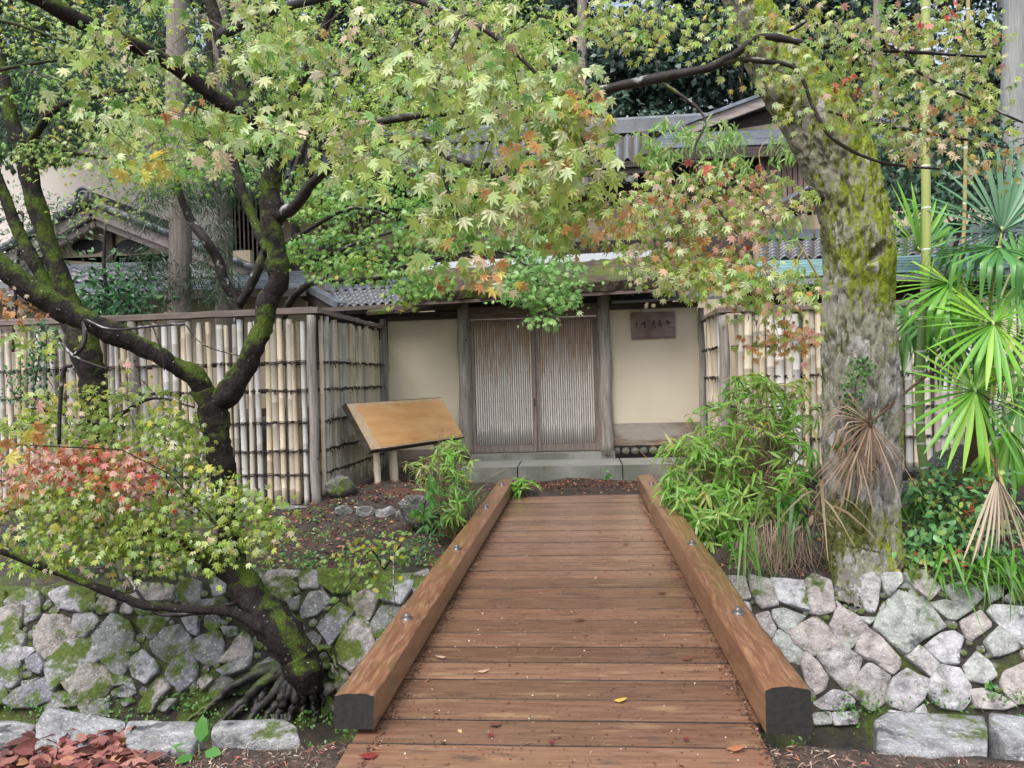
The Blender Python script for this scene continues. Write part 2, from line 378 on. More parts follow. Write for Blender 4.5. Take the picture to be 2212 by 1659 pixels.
MAT['cedarbark'] = surf('cedar_bark', [(.25, (.12, .095, .08)), (.5, (.22, .185, .165)), (.8, (.33, .29, .265))], 4, (9, 9, .5), detail=8, rough=.85, bump=.9, bscale=7, bstretch=(14, 14, .6), bdist=.02)
MAT['greycedar'] = surf('grey_cedar_bark', [(.25, (.16, .165, .165)), (.5, (.27, .275, .27)), (.8, (.38, .38, .37))], 4, (9, 9, .5), detail=8, rough=.85, bump=.9, bscale=7, bstretch=(14, 14, .6), bdist=.02)
MAT['culm'] = surf('green_bamboo_culm', [(.3, (.13, .22, .075)), (.7, (.24, .34, .12))], 2, (4, 4, .8), rough=.3, bump=.05, layers=[dict(col=(.36, .38, .12), scale=1.2, lo=.45, hi=.65, grad=(2, 1.6, 3.2, .2), amt=.8)])
MAT['culm_y'] = surf('yellow_bamboo_culm', [(.3, (.28, .22, .07)), (.7, (.40, .33, .12))], 2, (4, 4, .8), rough=.35, bump=.05)
MAT['ring'] = surf('pale_node_ring', [(.3, (.45, .47, .40)), (.7, (.62, .63, .56))], 20, rough=.5)
MAT['amber'] = surf('amber_fogged_panel', [(.2, (.42, .215, .085)), (.5, (.55, .31, .135)), (.8, (.62, .39, .20))], 2.2, (1, 1, 5), detail=7, rough=.22, bump=.03, spec=.6,
                    layers=[dict(col=(.20, .07, .03), scale=8, detail=3, lo=.71, hi=.74, amt=.7)])
MAT['rim'] = surf('fogged_rim', [(.3, (.40, .27, .15)), (.7, (.52, .41, .28))], 12, detail=7, rough=.4, bump=.1)
MAT['nameboard'] = surf('stained_name_board', [(.25, (.115, .075, .062)), (.5, (.19, .145, .13)), (.8, (.25, .215, .20))], 1.7, (2, 8, 10), detail=6, rough=.75, bump=.4, bscale=14, bdist=.003,
                        layers=[dict(col=(.11, .05, .035), scale=1.8, lo=.45, hi=.65, amt=.8, grad=(0, .66, .42, .35))])
MAT['ink'] = surf('black_ink', [(.3, (.008, .008, .010)), (.7, (.018, .018, .02))], 30, rough=.6, bump=0)
MAT['chip'] = leaf_mat('wood_chip_surface', .6, .05, .3)
MAT['berry'] = surf('red_berry', [(.3, (.42, .03, .02)), (.7, (.60, .06, .04))], 20, rough=.25, spec=.6)
MAT['rock'] = surf('mossy_rock', [(.3, (.06, .06, .058)), (.7, (.19, .19, .18))], 5, detail=8, rough=.7, bump=.9, bscale=20, bdist=.03, layers=[LICH, dict(col=MOSS, cs=60, scale=2.5, detail=8, lo=.50, hi=.62, up=.10)])
MAT['palmfibre'] = surf('palm_trunk_fibre', [(.3, (.05, .028, .016)), (.7, (.16, .095, .055))], 14, (3, 3, .6), rough=.9, bump=.9, bscale=30, bdist=.02)
MAT['root'] = surf('wet_root_bark', [(.25, (.010, .009, .009)), (.6, (.04, .036, .036)), (.85, (.11, .105, .11))], 8, detail=7, rough=.45, bump=.8, bscale=28, bdist=.012,
                   layers=[dict(col=[(.3, (.028, .045, .006)), (.6, (.075, .115, .012))], cs=90, scale=2.2, detail=8, lo=.56, hi=.66, up=.1, amt=.9)])
# ================================================================== SETTING: ground
def fbm(x, y, s, k=3):
    v = 0; a = 1
    for i in range(k):
        v = v + a * np.sin(x * s * 1.3 + 1.7 * i + 2.1 * np.sin(y * s * .9 + i)) * np.cos(y * s * 1.1 - .6 * i + 1.3 * np.sin(x * s * .7 - i)); s *= 2.1; a *= .5
    return v
def gz(x, y):
    x = np.asarray(x, float); y = np.asarray(y, float)
    g = np.interp(y, [-99, 3.42, 3.6, 5.3, 5.78, 8.3, 9.0, 9.8, 10.9, 24, 60, 99], [-.07, -.07, -.85, -.85, .05, .22, .21, .25, .34, .6, 17, 30])
    g = g + .20 * np.exp(-((x + 2.2) / 1.1) ** 2 - ((y - 8.7) / .75) ** 2)
    g = g + .10 * np.exp(-((x - 1.6) / .8) ** 2 - ((y - 7.4) / 1.0) ** 2) + .12 * np.clip((x - 2.6) / 2, 0, 1) * np.interp(y, [6, 7, 9, 10], [0, 1, 1, 0])
    g = g - .13 * np.clip((1.35 - np.abs(x + .1)) / .3, 0, 1) * np.interp(y, [5.6, 5.9, 8.75, 9.02], [0, 1, 1, 0])
    amp = np.interp(y, [3.3, 3.6, 5.5, 6, 20, 30], [.012, .05, .02, .022, .06, .8])
    return g + amp * fbm(x, y, np.where(y > 20, .35, 2.3) if y.ndim else 2.3)
xs = np.concatenate([[-90, -60, -40, -28, -20, -15, -12, -10], np.arange(-8.5, 7.6, .16), [8.5, 10, 13, 17, 24, 40, 60, 90]])
ys = np.concatenate([[-40, -15, -5, 0, 1.5], np.arange(2.4, 3.4, .14), [3.42, 3.5, 3.6, 3.8], np.arange(4, 5.3, .2), [5.3, 5.45, 5.6, 5.78], np.arange(5.9, 11, .13), [11.3, 12, 13, 15, 18, 21, 24, 26, 28, 31, 34, 38, 44, 52, 60, 80, 99]])
GX, GY = np.meshgrid(xs, ys)
GZ = gz(GX, GY)
V = np.stack([GX, GY, GZ], -1).reshape(-1, 3)
nx, ny = len(xs), len(ys)
ii = (np.arange(ny - 1)[:, None] * nx + np.arange(nx - 1)).ravel()
T = np.concatenate([np.stack([ii, ii + 1, ii + nx + 1], 1), np.stack([ii, ii + nx + 1, ii + nx], 1)])
put('ground', mesh_tri('ground', V, T, MAT['soil']), kind='structure')
# near bank surface of bark mulch, a sheet lying on the ground each side of the bridge
def sheet(name, x0, x1, y0, y1, nx, ny, dz, mat, kind='structure'):
    X, Y = np.meshgrid(np.linspace(x0, x1, nx), np.linspace(y0, y1, ny))
    Z = gz(X, Y) + dz + .062 * np.exp(-((np.abs(X + .1) - 1.02) / .22) ** 2) * np.exp(-((Y - 3.22) / .16) ** 2)
    ii = (np.arange(ny - 1)[:, None] * nx + np.arange(nx - 1)).ravel()
    T = np.concatenate([np.stack([ii, ii + 1, ii + nx + 1], 1), np.stack([ii, ii + nx + 1, ii + nx], 1)])
    return put(name, mesh_tri(name, np.stack([X, Y, Z], -1).reshape(-1, 3), T, mat), kind=kind)
sheet('path', -6, 6, .5, 3.36, 60, 24, .012, MAT['bank'])

# ================================================================== BRIDGE
def deckz(y): return .02 + .034 * (y - 3.3)
bridge = thing('footbridge', 'brown wooden plank footbridge with two thick round-topped kerb beams leading to the gate', 'bridge', (-.09, 6, 0))
yb = 3.285
lines = [yb + .2195 * k for k in range(-8, 28)]
for a, b in zip(lines[:-1], lines[1:]):
    if b > 9.02: break
    t = (a - 3.35) / 5.8
    xl, xr = -1.16 + .145 * t, .93 - .10 * t
    if b < 3.55: xl, xr = -1.04 + random.uniform(-.015, .015), .74 + random.uniform(-.012, .012)
    z0, z1 = deckz(a) + random.uniform(-.002, .002), deckz(b) + random.uniform(-.002, .002)
    g, c = .004, .003
    prof = [(a + g, z0 - .045), (b - g, z1 - .045), (b - g, z1 - c), (b - g - c, z1), ((a + b) / 2, (z0 + z1) / 2 + .001), (a + g + c, z0), (a + g, z0 - c)]
    k = len(prof)
    nx_ = 6
    V = [(xl + (xr - xl) * i / nx_, p[0], p[1] + (random.uniform(-.0006, .0006))) for i in range(nx_ + 1) for p in prof]
    F = [(i * k + j, (i + 1) * k + j, (i + 1) * k + (j + 1) % k, i * k + (j + 1) % k) for i in range(nx_) for j in range(k)]
    F += [tuple(range(k)), tuple(nx_ * k + j for j in range(k))[::-1]]
    m = MB(); m.add(V, F)
    for q in range(len(F)):
        if q >= nx_ * k or (q % k) in (1, 2, 5, 6): m.m[q] = 1          # grimy edges
    m.build('plank', [MAT['deck'], MAT['grime']], bridge)
# joists under the deck, only glimpsed from the side
for xj in (-.8, 0, .62):
    m = MB(); m.bar((xj, 2.6, deckz(2.6) - .14), (xj, 8.9, deckz(8.9) - .14), .14, .16); m.build('joist', MAT['dark'], bridge)
def beam(x0n, x1n, x0f, x1f, yn, yf, hn, hf, spots):
    m = MB(); N = 40; k = 13
    V = []
    for i in range(N + 1):
        t = i / N; y = yn + (yf - yn) * t
        a = x0n + (x0f - x0n) * t; b = x1n + (x1f - x1n) * t; zb = deckz(y) + .028; h = hn + (hf - hn) * t
        c = (a + b) / 2; hw = (b - a) / 2
        w1 = .004 * math.sin(9 * t + x0n * 5) + .003 * math.sin(23 * t + 1)
        pr = [(-1, 0), (1, 0), (1.0, .45), (1.0, .88), (.985, .915)] + [(math.cos(q) * .93, .90 + .10 * math.sin(q)) for q in np.linspace(.42, math.pi - .42, 7)] + [(-.985, .915), (-1.0, .88), (-1.0, .45)]
        for px, pz in pr:
            V.append((c + px * hw + w1 * (pz > .6), y, zb + pz * h + (random.uniform(-.0025, .0025) + w1 * .6 if pz > .7 else 0)))
    k = len(pr)
    F = [(i * k + j, i * k + (j + 1) % k, (i + 1) * k + (j + 1) % k, (i + 1) * k + j) for i in range(N) for j in range(k)]
    m.add(V, F, 0)
    m.add(V[:k], [tuple(range(k))[::-1]], 1); m.add(V[-k:], [tuple(range(k))], 1)
    o = m.build('kerb_beam', [MAT['beam'], MAT['beam_end']], bridge)
    for f_ in o.data.polygons: f_.use_smooth = len(f_.vertices) == 4
    for f_ in o.data.polygons:
        if abs(f_.normal.x) > .9: f_.use_smooth = False
    o.data.validate()
    for (px, py) in spots:                       # bolts
        best = None
        for i in range(200):
            t = i / 199; y = yn + (yf - yn) * t
            c = ((x0n + x1n) + ((x0f + x1f) - (x0n + x1n)) * t) / 2; h = hn + (hf - hn) * t
            P = np.array([c, y, deckz(y) + .028 + h]); q = proj(P)
            e = abs(q[1] - py)
            if best is None or e < best[0]: best = (e, P)
        P = best[1]
        bm = MB()
        sg = lambda r, z: [(P[0] + r * math.cos(2 * math.pi * i / 14), P[1] + r * math.sin(2 * math.pi * i / 14), P[2] + z) for i in range(14)]
        rings = [(.036, -.01), (.036, .004), (.024, .006)] + [(.024 * math.cos(q), .010 + .026 * math.sin(q)) for q in np.linspace(0, 1.4, 5)]
        VV = [p for r, z in rings for p in sg(r, z)]
        FF = [(i * 14 + j, i * 14 + (j + 1) % 14, (i + 1) * 14 + (j + 1) % 14, (i + 1) * 14 + j) for i in range(len(rings) - 1) for j in range(14)] + [tuple((len(rings) - 1) * 14 + j for j in range(14))]
        bm.add(VV, FF); bm.build('bolt', MAT['iron'], o, smooth=True)
beam(-1.138, -.955, -.985, -.815, 3.35, 9.25, .158, .145, [(878, 1335), (983, 1185), (1045, 1097), (1082, 1048)])
beam(.755, .945, .66, .845, 3.35, 9.25, .205, .16, [(1583, 1322), (1490, 1176), (1430, 1087), (1405, 1047)])
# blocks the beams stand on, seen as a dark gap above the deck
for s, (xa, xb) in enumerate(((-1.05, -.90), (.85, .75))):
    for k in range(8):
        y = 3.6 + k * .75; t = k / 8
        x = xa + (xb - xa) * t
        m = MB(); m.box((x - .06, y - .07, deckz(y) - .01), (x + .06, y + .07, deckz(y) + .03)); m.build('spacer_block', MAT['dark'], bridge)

# ================================================================== STONE WALLS
WN = nrm(np.array([0, -.83, .55])); WP = np.array([0, 5.7, .08])
CR = .3014 / 1.15726
def stone(poly3, n, depth, parent, mats, name='stone', bul=.035, nz=.006):
    """block with worn edges from a polygon lying on the wall face (n = outward)"""
    P = np.asarray(poly3, float); n = np.asarray(n, float)
    c = P.mean(0)
    Q = []
    k = len(P)
    for i in range(k):                              # corner cut, then even points along the edge
        a, b, d = P[i - 1], P[i], P[(i + 1) % k]
        l0, l1 = np.linalg.norm(a - b), np.linalg.norm(d - b)
        r0, r1 = min(.014 / l0, .3), min(.014 / l1, .3)
        Q.append(b + (a - b) * r0); Q.append(b + (a - b) * r0 * .3 + (d - b) * r1 * .3); Q.append(b + (d - b) * r1)
        ns = int((l1 - .06) / .05)
        for q in range(ns): Q.append(b + (d - b) * (r1 + (1 - 2 * r1) * (q + 1) / (ns + 1)))
    Q = np.array(Q); m_ = len(Q)
    sd = rng.uniform(-50, 50, 3)
    u = nrm(np.cross(n, [.3, .2, 1.0])); v_ = np.cross(n, u)
    tilt = rng.normal(size=2) * .10
    A = sum(np.cross(Q[j] - c, Q[(j + 1) % m_] - c) for j in range(m_))
    V = []
    rings = [(1.0, -depth), (1.0, 0), (.988, bul * .6), (.955, bul * .95), (.80, bul * 1.08), (.55, bul * 1.12), (.28, bul * 1.12)]
    for ri, (s_, h) in enumerate(rings):
        for q in Q:
            d = (q - c)
            d = d * (1 + min(.10, nz * 6) * (frac(q + sd, 9, 3) + .5 * frac(q + sd, 30, 2))) * s_
            hh = h
            if ri > 1: hh += d @ u * tilt[0] + d @ v_ * tilt[1] + nz * (1.6 * frac(c + d + sd, 7, 3) + .8 * frac(c + d + sd, 26, 2)) * min(1, (ri - 1) / 2)
            V.append(c + d + n * hh)
    V.append(c + n * (bul * 1.1 + nz * 1.6 * frac(c + sd, 7, 3)))
    F = [(i * m_ + j, i * m_ + (j + 1) % m_, (i + 1) * m_ + (j + 1) % m_, (i + 1) * m_ + j) for i in range(len(rings) - 1) for j in range(m_)]
    li = (len(rings) - 1) * m_; ci = len(V) - 1
    F += [(li + j, li + (j + 1) % m_, ci) for j in range(m_)]
    if A @ n < 0: F = [f_[::-1] for f_ in F]
    mb = MB(); mb.add(np.array(V) - c, F); me = mb.mesh(name, mats, smooth=True)
    return put(name, me, parent, loc=c)
def trace(crop_x0, crop_y0, pts):
    return [((crop_x0 / 1.15726 + px * CR), (crop_y0 / 1.15726 + py * CR)) for px, py in pts]
RIGHT3 = [
 [(120,130),(270,140),(310,320),(240,325),(150,200)], [(310,130),(470,160),(550,370),(400,400),(330,300)], [(495,150),(755,175),(790,420),(550,340),(520,240)],
 [(775,175),(850,120),(980,180),(1020,420),(900,450),(800,430)], [(1230,150),(1330,100),(1390,180),(1370,350),(1340,440),(1270,410),(1210,240)],
 [(500,420),(600,405),(770,470),(620,610),(560,560),(510,490)], [(360,460),(470,430),(530,580),(490,650),(400,560)], [(630,610),(850,470),(900,490),(1050,690),(900,780),(830,800),(700,700)],
 [(550,580),(610,620),(760,760),(720,860),(620,840),(500,670)], [(980,540),(1050,390),(1280,520),(1270,580),(1170,660),(1070,690)], [(1075,695),(1170,655),(1220,645),(1150,740)],
 [(880,810),(1060,700),(1240,820),(1200,960),(1190,1010),(1100,1070),(970,950)], [(735,860),(770,770),(870,850),(960,970),(930,1060),(860,1110),(780,1010)],
 [(850,1190),(1000,1080),(1110,1100),(1180,1180),(1060,1250),(920,1240)], [(1020,340),(1085,380),(1040,390)],[(1180,470),(1360,480),(1300,540)],[(120,340),(300,345),(330,430),(200,440)],
 [(1000,1265),(1200,1255),(1200,1360),(1020,1370)],[(840,1270),(980,1260),(990,1360),(850,1370)]]
RIGHT4 = [
 [(0,680),(90,565),(200,640),(365,820),(360,880),(300,945),(180,880),(0,770)], [(10,960),(90,870),(200,880),(285,960),(260,1060),(230,1180),(120,1260),(60,1200),(-60,1100)],
 [(205,110),(370,100),(385,180),(265,310),(230,240)], [(175,490),(310,280),(420,190),(500,260),(610,380),(725,555),(540,660),(500,700),(400,785),(160,555)],
 [(190,410),(225,340),(250,360),(240,410),(200,430)], [(400,100),(570,85),(700,230),(610,335),(480,230)], [(620,350),(740,330),(970,380),(960,410),(830,500),(770,490)],
 [(870,510),(1020,420),(1110,520),(1110,560),(960,670),(920,640)], [(1090,430),(1130,380),(1430,400),(1440,740),(1230,590)], [(1060,680),(1180,555),(1360,690),(1350,740),(1140,810)],
 [(570,720),(700,610),(800,590),(900,650),(850,760),(850,860),(710,860),(640,800)], [(400,790),(500,700),(570,750),(690,870),(620,970),(440,830)], [(890,880),(1000,760),(1100,850),(1155,960),(1070,1030),(900,980)],
 [(240,1150),(310,980),(420,910),(590,1000),(550,1160),(420,1270),(280,1210)], [(600,1010),(700,880),(850,900),(950,1050),(940,1160),(880,1240),(700,1230),(580,1090)],
 [(950,1080),(1060,1060),(1200,1120),(1330,1200),(1220,1240),(990,1230)], [(1190,1010),(1230,930),(1420,850),(1440,1180),(1330,1190),(1240,1110)], [(1370,750),(1480,720),(1490,840),(1385,820)],
 [(1210,320),(1260,280),(1330,340),(1290,370)], [(740,220),(900,180),(1060,300),(980,370),(800,330)], [(1090,230),(1190,190),(1220,300),(1110,360)], [(270,1240),(420,1290),(560,1190),(590,1290),(300,1330)]]
LEFT1 = [
 [(60,350),(230,260),(340,300),(330,450),(230,510),(110,550),(80,440)], [(430,290),(560,230),(780,260),(770,400),(700,430),(520,390)], [(810,380),(860,310),(970,330),(950,430),(820,440)],
 [(-70,500),(0,500),(60,560),(40,620),(-70,650)], [(-90,690),(0,650),(150,590),(210,640),(180,720),(100,800),(60,870),(-80,880)], [(310,600),(380,480),(520,470),(620,560),(600,650),(480,740),(370,800),(300,720)],
 [(620,460),(760,450),(840,520),(720,630),(650,630),(610,540)], [(780,610),(940,470),(1060,520),(1100,600),(1050,740),(870,810),(790,720)], [(400,870),(560,700),(740,640),(790,760),(810,820),(720,900),(600,960),(480,1060),(430,1000)],
 [(220,830),(320,780),(380,870),(350,950),(260,920)], [(30,940),(80,880),(180,910),(180,1000),(110,1060),(30,1040)], [(1160,540),(1220,470),(1400,470),(1390,580),(1250,650)],
 [(1270,700),(1370,580),(1500,560),(1580,650),(1560,720),(1400,840),(1290,760)], [(1380,940),(1440,840),(1550,770),(1640,880),(1620,980),(1510,1090),(1420,1010)], [(1090,840),(1200,760),(1310,870),(1320,920),(1210,1010),(1110,960)],
 [(570,1020),(760,870),(880,900),(940,1000),(900,1050),(830,1140),(660,1150)], [(90,1170),(160,1100),(400,970),(460,1080),(400,1150),(300,1210),(140,1220)], [(370,1220),(480,1090),(620,1120),(640,1210),(500,1230),(400,1300)],
 [(-60,1060),(60,1050),(70,1130),(0,1220),(-60,1230)], [(940,1100),(1050,1040),(1130,1100),(1060,1140),(960,1130)], [(1160,1200),(1290,1010),(1370,1000),(1410,1080),(1260,1250),(1160,1250)], [(1320,1230),(1400,1160),(1480,1160),(1380,1260)],
 [(1010,400),(1040,360),(1110,410),(1090,450),(1010,440)], [(1060,270),(1180,190),(1420,220),(1420,330),(1190,350)], [(1430,250),(1540,160),(1660,200),(1640,370),(1500,330)], [(1520,480),(1580,440),(1650,480),(1640,620),(1570,590)],
 [(1010,1180),(1100,1140),(1120,1170),(1040,1220)], [(100,800),(200,730),(300,740),(215,820),(120,860)], [(870,840),(1050,770),(1085,850),(1000,960),(950,940)], [(700,1190),(900,1150),(900,1290),(700,1300)], [(-80,260),(40,270),(50,380),(-60,450)], [(660,1180),(760,1160),(740,1240),(670,1240)], [(380,940),(430,1010),(390,1000)], [(940,950),(1080,980),(1130,1080),(1040,1035),(950,1040)], [(180,1010),(330,970),(200,1070)]]
LEFT2 = [
 [(700,210),(740,100),(990,90),(960,200),(900,350),(700,250)], [(1000,130),(1070,80),(1160,110),(1130,220),(1010,230)], [(1180,100),(1400,80),(1600,130),(1580,220),(1300,280),(1190,200)],
 [(1010,400),(1080,290),(1190,270),(1240,350),(1130,450),(1020,470)], [(1630,200),(1720,110),(1900,110),(1920,210),(1830,360),(1700,330),(1620,260)], [(1410,310),(1550,250),(1640,330),(1560,480),(1430,420)],
 [(1150,540),(1320,370),(1430,440),(1350,560),(1250,680),(1200,620)], [(1310,700),(1380,530),(1500,480),(1570,560),(1600,680),(1540,800),(1440,910),(1330,850)], [(1590,560),(1670,390),(1810,390),(1830,440),(1700,620),(1640,630)],
 [(1140,930),(1230,870),(1350,890),(1380,970),(1220,1110),(1150,1060)], [(760,1220),(860,1200),(900,1320),(780,1330)], [(70,730),(170,640),(300,600),(360,680),(330,830),(220,860),(100,800)], [(330,840),(520,610),(590,690),(590,800),(400,850)],
 [(350,560),(470,560),(480,620),(400,640)], [(320,920),(420,860),(600,800),(560,900),(400,960)], [(150,1000),(230,950),(290,1000),(200,1080)], [(580,490),(700,460),(760,560),(700,600),(610,570)], [(160,360),(370,320),(400,430),(250,430)],
 [(240,170),(330,110),(410,260),(290,300)], [(560,100),(690,90),(700,200),(620,230)], [(910,360),(1000,300),(990,420),(930,420)], [(1210,150),(1190,260),(1170,230)], [(1930,130),(2050,90),(2090,200),(1960,300),(1930,230)], [(1840,400),(1950,330),(2000,420),(1880,520)], [(1180,1130),(1260,1150),(1280,1250),(1190,1290)], [(600,900),(760,820),(840,900),(760,1000),(620,980)],[(620,1020),(760,1040),(700,1190),(560,1140)],[(880,950),(1080,900),(1110,1040),(960,1060)],[(1640,650),(1740,640),(1700,760),(1620,800)]]
wall_l = thing('stone_wall', 'mossy rubble retaining wall of the ditch left of the footbridge', 'wall', (-3, 5.4, -.4), 'ditch walls')
wall_r = thing('stone_wall', 'pale granite rubble retaining wall of the ditch right of the footbridge', 'wall', (2, 5.4, -.4), 'ditch walls')
def backing(x0, x1, parent, mat, topz):
    nx_, nz_ = int((x1 - x0) / .07), 16
    V = []
    for j in range(nz_ + 1):
        for i in range(nx_ + 1):
            x = x0 + (x1 - x0) * i / nx_; t = j / nz_
            top = topz(x); z = -.95 + (top + .95) * t
            y = 5.7 + (z - .08) * .55 / .83
            d = -.012 + .016 * fbm(np.array(x), np.array(z), 9.0, 2) * .6 + rng.normal() * .006
            V.append(np.array([x, y, z]) + WN * d)
        
    k = nx_ + 1
    V += [v + np.array([0, .35, -.01 if True else 0]) for v in V[-k:]]
    F = [(j * k + i, j * k + i + 1, (j + 1) * k + i + 1, (j + 1) * k + i) for j in range(nz_ + 1) for i in range(nx_)]
    m = MB(); m.add(V, F); m.build('joint_fill', mat, parent, smooth=True, kind='stuff')
backing(-8, -.1, wall_l, MAT['joint'], lambda x: np.interp(x, [-8, -4.6, -2, -1.15, -1.0], [.03, .05, .12, .12, -.06]))
backing(.1, 6.5, wall_r, MAT['joint_dry'], lambda x: np.interp(x, [0, .85, 1.0, 2, 3.1, 6], [-.06, -.06, .08, .05, -.02, -.03]))
def grow(poly, k):
    P = np.array(poly, float); c = P.mean(0); return c + (P - c) * k
for ox, oy, lst, par, mt, gk in ((0, 1400, LEFT1, wall_l, 'stone_left', 1.19), (450, 1400, LEFT2, wall_l, 'stone_left', 1.19), (1780, 1400, RIGHT3, wall_r, 'stone_right', 1.11), (2140, 1400, RIGHT4, wall_r, 'stone_right', 1.08)):
    for poly in lst:
        pts = [onplane(x, y, WP, WN) for x, y in trace(ox, oy, grow(poly, gk))]
        left = mt == 'stone_left'
        stone(pts, WN, .12, par, MAT[mt], bul=random.uniform(.015, .035) if left else random.uniform(.012, .026), nz=.016 if left else .008)
# small chinking stones wedged into the wider joints
def pdist(p, Q):
    A = Q; B = np.roll(Q, -1, 0); d = B - A
    t = np.clip(((p - A) * d).sum(1) / (d * d).sum(1), 0, 1); ds = np.linalg.norm(A + d * t[:, None] - p, axis=1).min()
    x, y = p; c = ((A[:, 1] > y) != (B[:, 1] > y)) & (x < (B[:, 0] - A[:, 0]) * (y - A[:, 1]) / (B[:, 1] - A[:, 1] + 1e-12) + A[:, 0])
    return -ds if c.sum() % 2 else ds
WU = np.array([0, .55, .83])
for lists, par, mt, x0, x1, g_ in ((((0, LEFT1), (450, LEFT2)), wall_l, 'stone_left', -4.3, -1.15, 1.12), (((1780, RIGHT3), (2140, RIGHT4)), wall_r, 'stone_right', .98, 3.6, 1.05)):
    PL = []
    for ox, lst in lists:
        for poly in lst:
            w3 = np.array([onplane(x, y, WP, WN) for x, y in trace(ox, 1400, grow(poly, g_))]); PL.append(np.stack([w3[:, 0], (w3 - WP) @ WU], 1))
    n_small = 0
    for _ in range(1500):
        p = np.array([rng.uniform(x0, x1), rng.uniform(-.80, -.03)])
        dm = min(pdist(p, Q) for Q in PL if abs(Q[:, 0].mean() - p[0]) < .6) if any(abs(Q[:, 0].mean() - p[0]) < .6 for Q in PL) else 1
        if dm < .017 or n_small > 90: continue
        r_ = min(dm * 1.05, .085); k = 6; a0 = rng.uniform(0, 6); el = rng.uniform(1.0, 1.45); ca = rng.uniform(0, 3.14)
        q2 = []
        for j in range(k):
            a = a0 + 6.283 * j / k; rr = r_ * rng.uniform(.85, 1.15); e = np.array([math.cos(a) * el, math.sin(a)]) * rr
            q2.append(p + np.array([e[0] * math.cos(ca) - e[1] * math.sin(ca), e[0] * math.sin(ca) + e[1] * math.cos(ca)]))
        q2 = np.array(q2); PL.append(q2); n_small += 1
        stone([np.array([u_, 0, 0]) + np.array([0, WP[1], WP[2]]) + WU * v_ for u_, v_ in q2], WN, .08, par, MAT['rock'], bul=random.uniform(.002, .012), nz=.010)
# further courses under the deck and beyond the left edge of the view
for par, mt, x0, x1 in ((wall_l, 'stone_left', -7.4, -4.35), (wall_l, 'stone_left', -1.0, -.15), (wall_r, 'stone_right', .1, .7), (wall_r, 'stone_right', 3.2, 6.4)):
    for r_ in range(3):
        x = x0 + random.uniform(0, .1)
        while x < x1 - .1:
            w_ = random.uniform(.22, .36); zc = -.18 - r_ * .25; h = .12
            j_ = lambda: random.uniform(-.05, .05)
            q = [(x + abs(j_()), zc - h + j_()), (x + w_ * .5 + j_(), zc - h - abs(j_()) * .6), (x + w_ - .03, zc - h + j_()), (x + w_ - .02, zc + j_()), (x + w_ * .85, zc + h * .9 + j_() * .5), (x + w_ * .45 + j_(), zc + h), (x + .01, zc + h * .6 + j_())]
            stone([(a, 5.7 + (b - .08) * .55 / .83, b) for a, b in q], WN, .1, par, MAT[mt]); x += w_
# kerb stones along the near edge of the ditch
KERBS = [(0, [(-300,1390),(-20,1375),(-30,1560),(-300,1560)], 'long grey kerb stone at the far left end of the row'), (0, [(0,1380),(120,1360),(310,1370),(285,1440),(60,1545),(-20,1555)], 'short grey kerb stone behind the red leaf heap'),
         (0, [(300,1440),(400,1340),(640,1340),(1035,1340),(1035,1390),(900,1500),(520,1590),(290,1570)], 'long slanting kerb stone partly under red leaves'), (0, [(1025,1440),(1060,1345),(1640,1350),(1680,1450),(1600,1600),(1060,1600)], 'flat kerb stone behind the bright green seedling'),
         (450, [(265,1400),(330,1350),(880,1350),(970,1410),(1000,1520),(350,1495),(255,1460)], 'pale kerb stone nearest the left end of the bridge'),
         (2140, [(140,1370),(250,1300),(620,1310),(1065,1310),(1085,1400),(1095,1560),(640,1640),(180,1580)], 'broad wet kerb stone right of the bridge beam end'), (2140, [(1097,1320),(1440,1320),(1440,1540),(1250,1545),(1102,1400)], 'white flecked kerb stone at the right edge of the view')]
for ox, poly, lab in KERBS:
    pts = [atz(x, y, -.035) for x, y in trace(ox, 1400, poly)]
    o = stone(pts, np.array([0, -.12, .99]), .3, None, MAT['kerbstone'], 'kerb_stone', bul=.02, nz=.0035)
    tag(o, lab, 'kerb stone', 'kerb stones edging the ditch')
# stones edging the raised bed below the notice board
for x, y, r_, lab in ((790, 1088, 17, 'small mossy edging stone below the fence corner'), (832, 1090, 19, 'flat edging stone in the middle of the bed edge'), (742, 1086, 16, 'low edging stone left end of the bed edge'), (874, 1094, 18, 'edging stone beside the mossy boulder')):
    p = at(x, y, 7.75) - np.array([0, 0, .085]); rr = r_ * 7.8 / FPX
    q = [p + np.array([math.cos(a) * rr * 1.2, -abs(math.sin(a)) * .0 + .04 * math.cos(a), math.sin(a) * rr * .75]) for a in np.linspace(0, 6.283, 8)[:-1]]
    o = stone(q, np.array([0, -.8, .6]), .15, None, MAT['kerbstone'], 'edging_stone', bul=.012, nz=.022); tag(o, lab, 'stone', 'edging stones of the bed')
# ================================================================== GATE
GY_ = 10.8
gate = thing('gate', 'roofed entrance gate with bamboo slat sliding doors, ochre plaster sides and a mossy bark roof', 'gate', (-.63, 10.8, .5))
def logpost(x, y, z0, z1, r, parent, name='post', sides=10, mat='log', wob=.012):
    n = 14; ph = random.uniform(0, 6)
    pts = [(x + wob * math.sin(ph + k * .9) * .6, y, z0 + (z1 - z0) * k / n) for k in range(n + 1)]
    rad = [r * (1.08 - .12 * k / n) * (1 + .04 * math.sin(ph * 2 + k * 1.7)) for k in range(n + 1)]
    m = MB(); m.tube(pts, rad, sides, bump=.035); return m.build(name, MAT[mat], parent, smooth=True)
logpost(-1.615, 10.78, .5, 2.72, .085, gate); logpost(.365, 10.78, .5, 2.76, .088, gate)
logpost(-2.765, 10.8, .35, 2.5, .05, gate); logpost(1.70, 10.8, .45, 2.5, .045, gate)
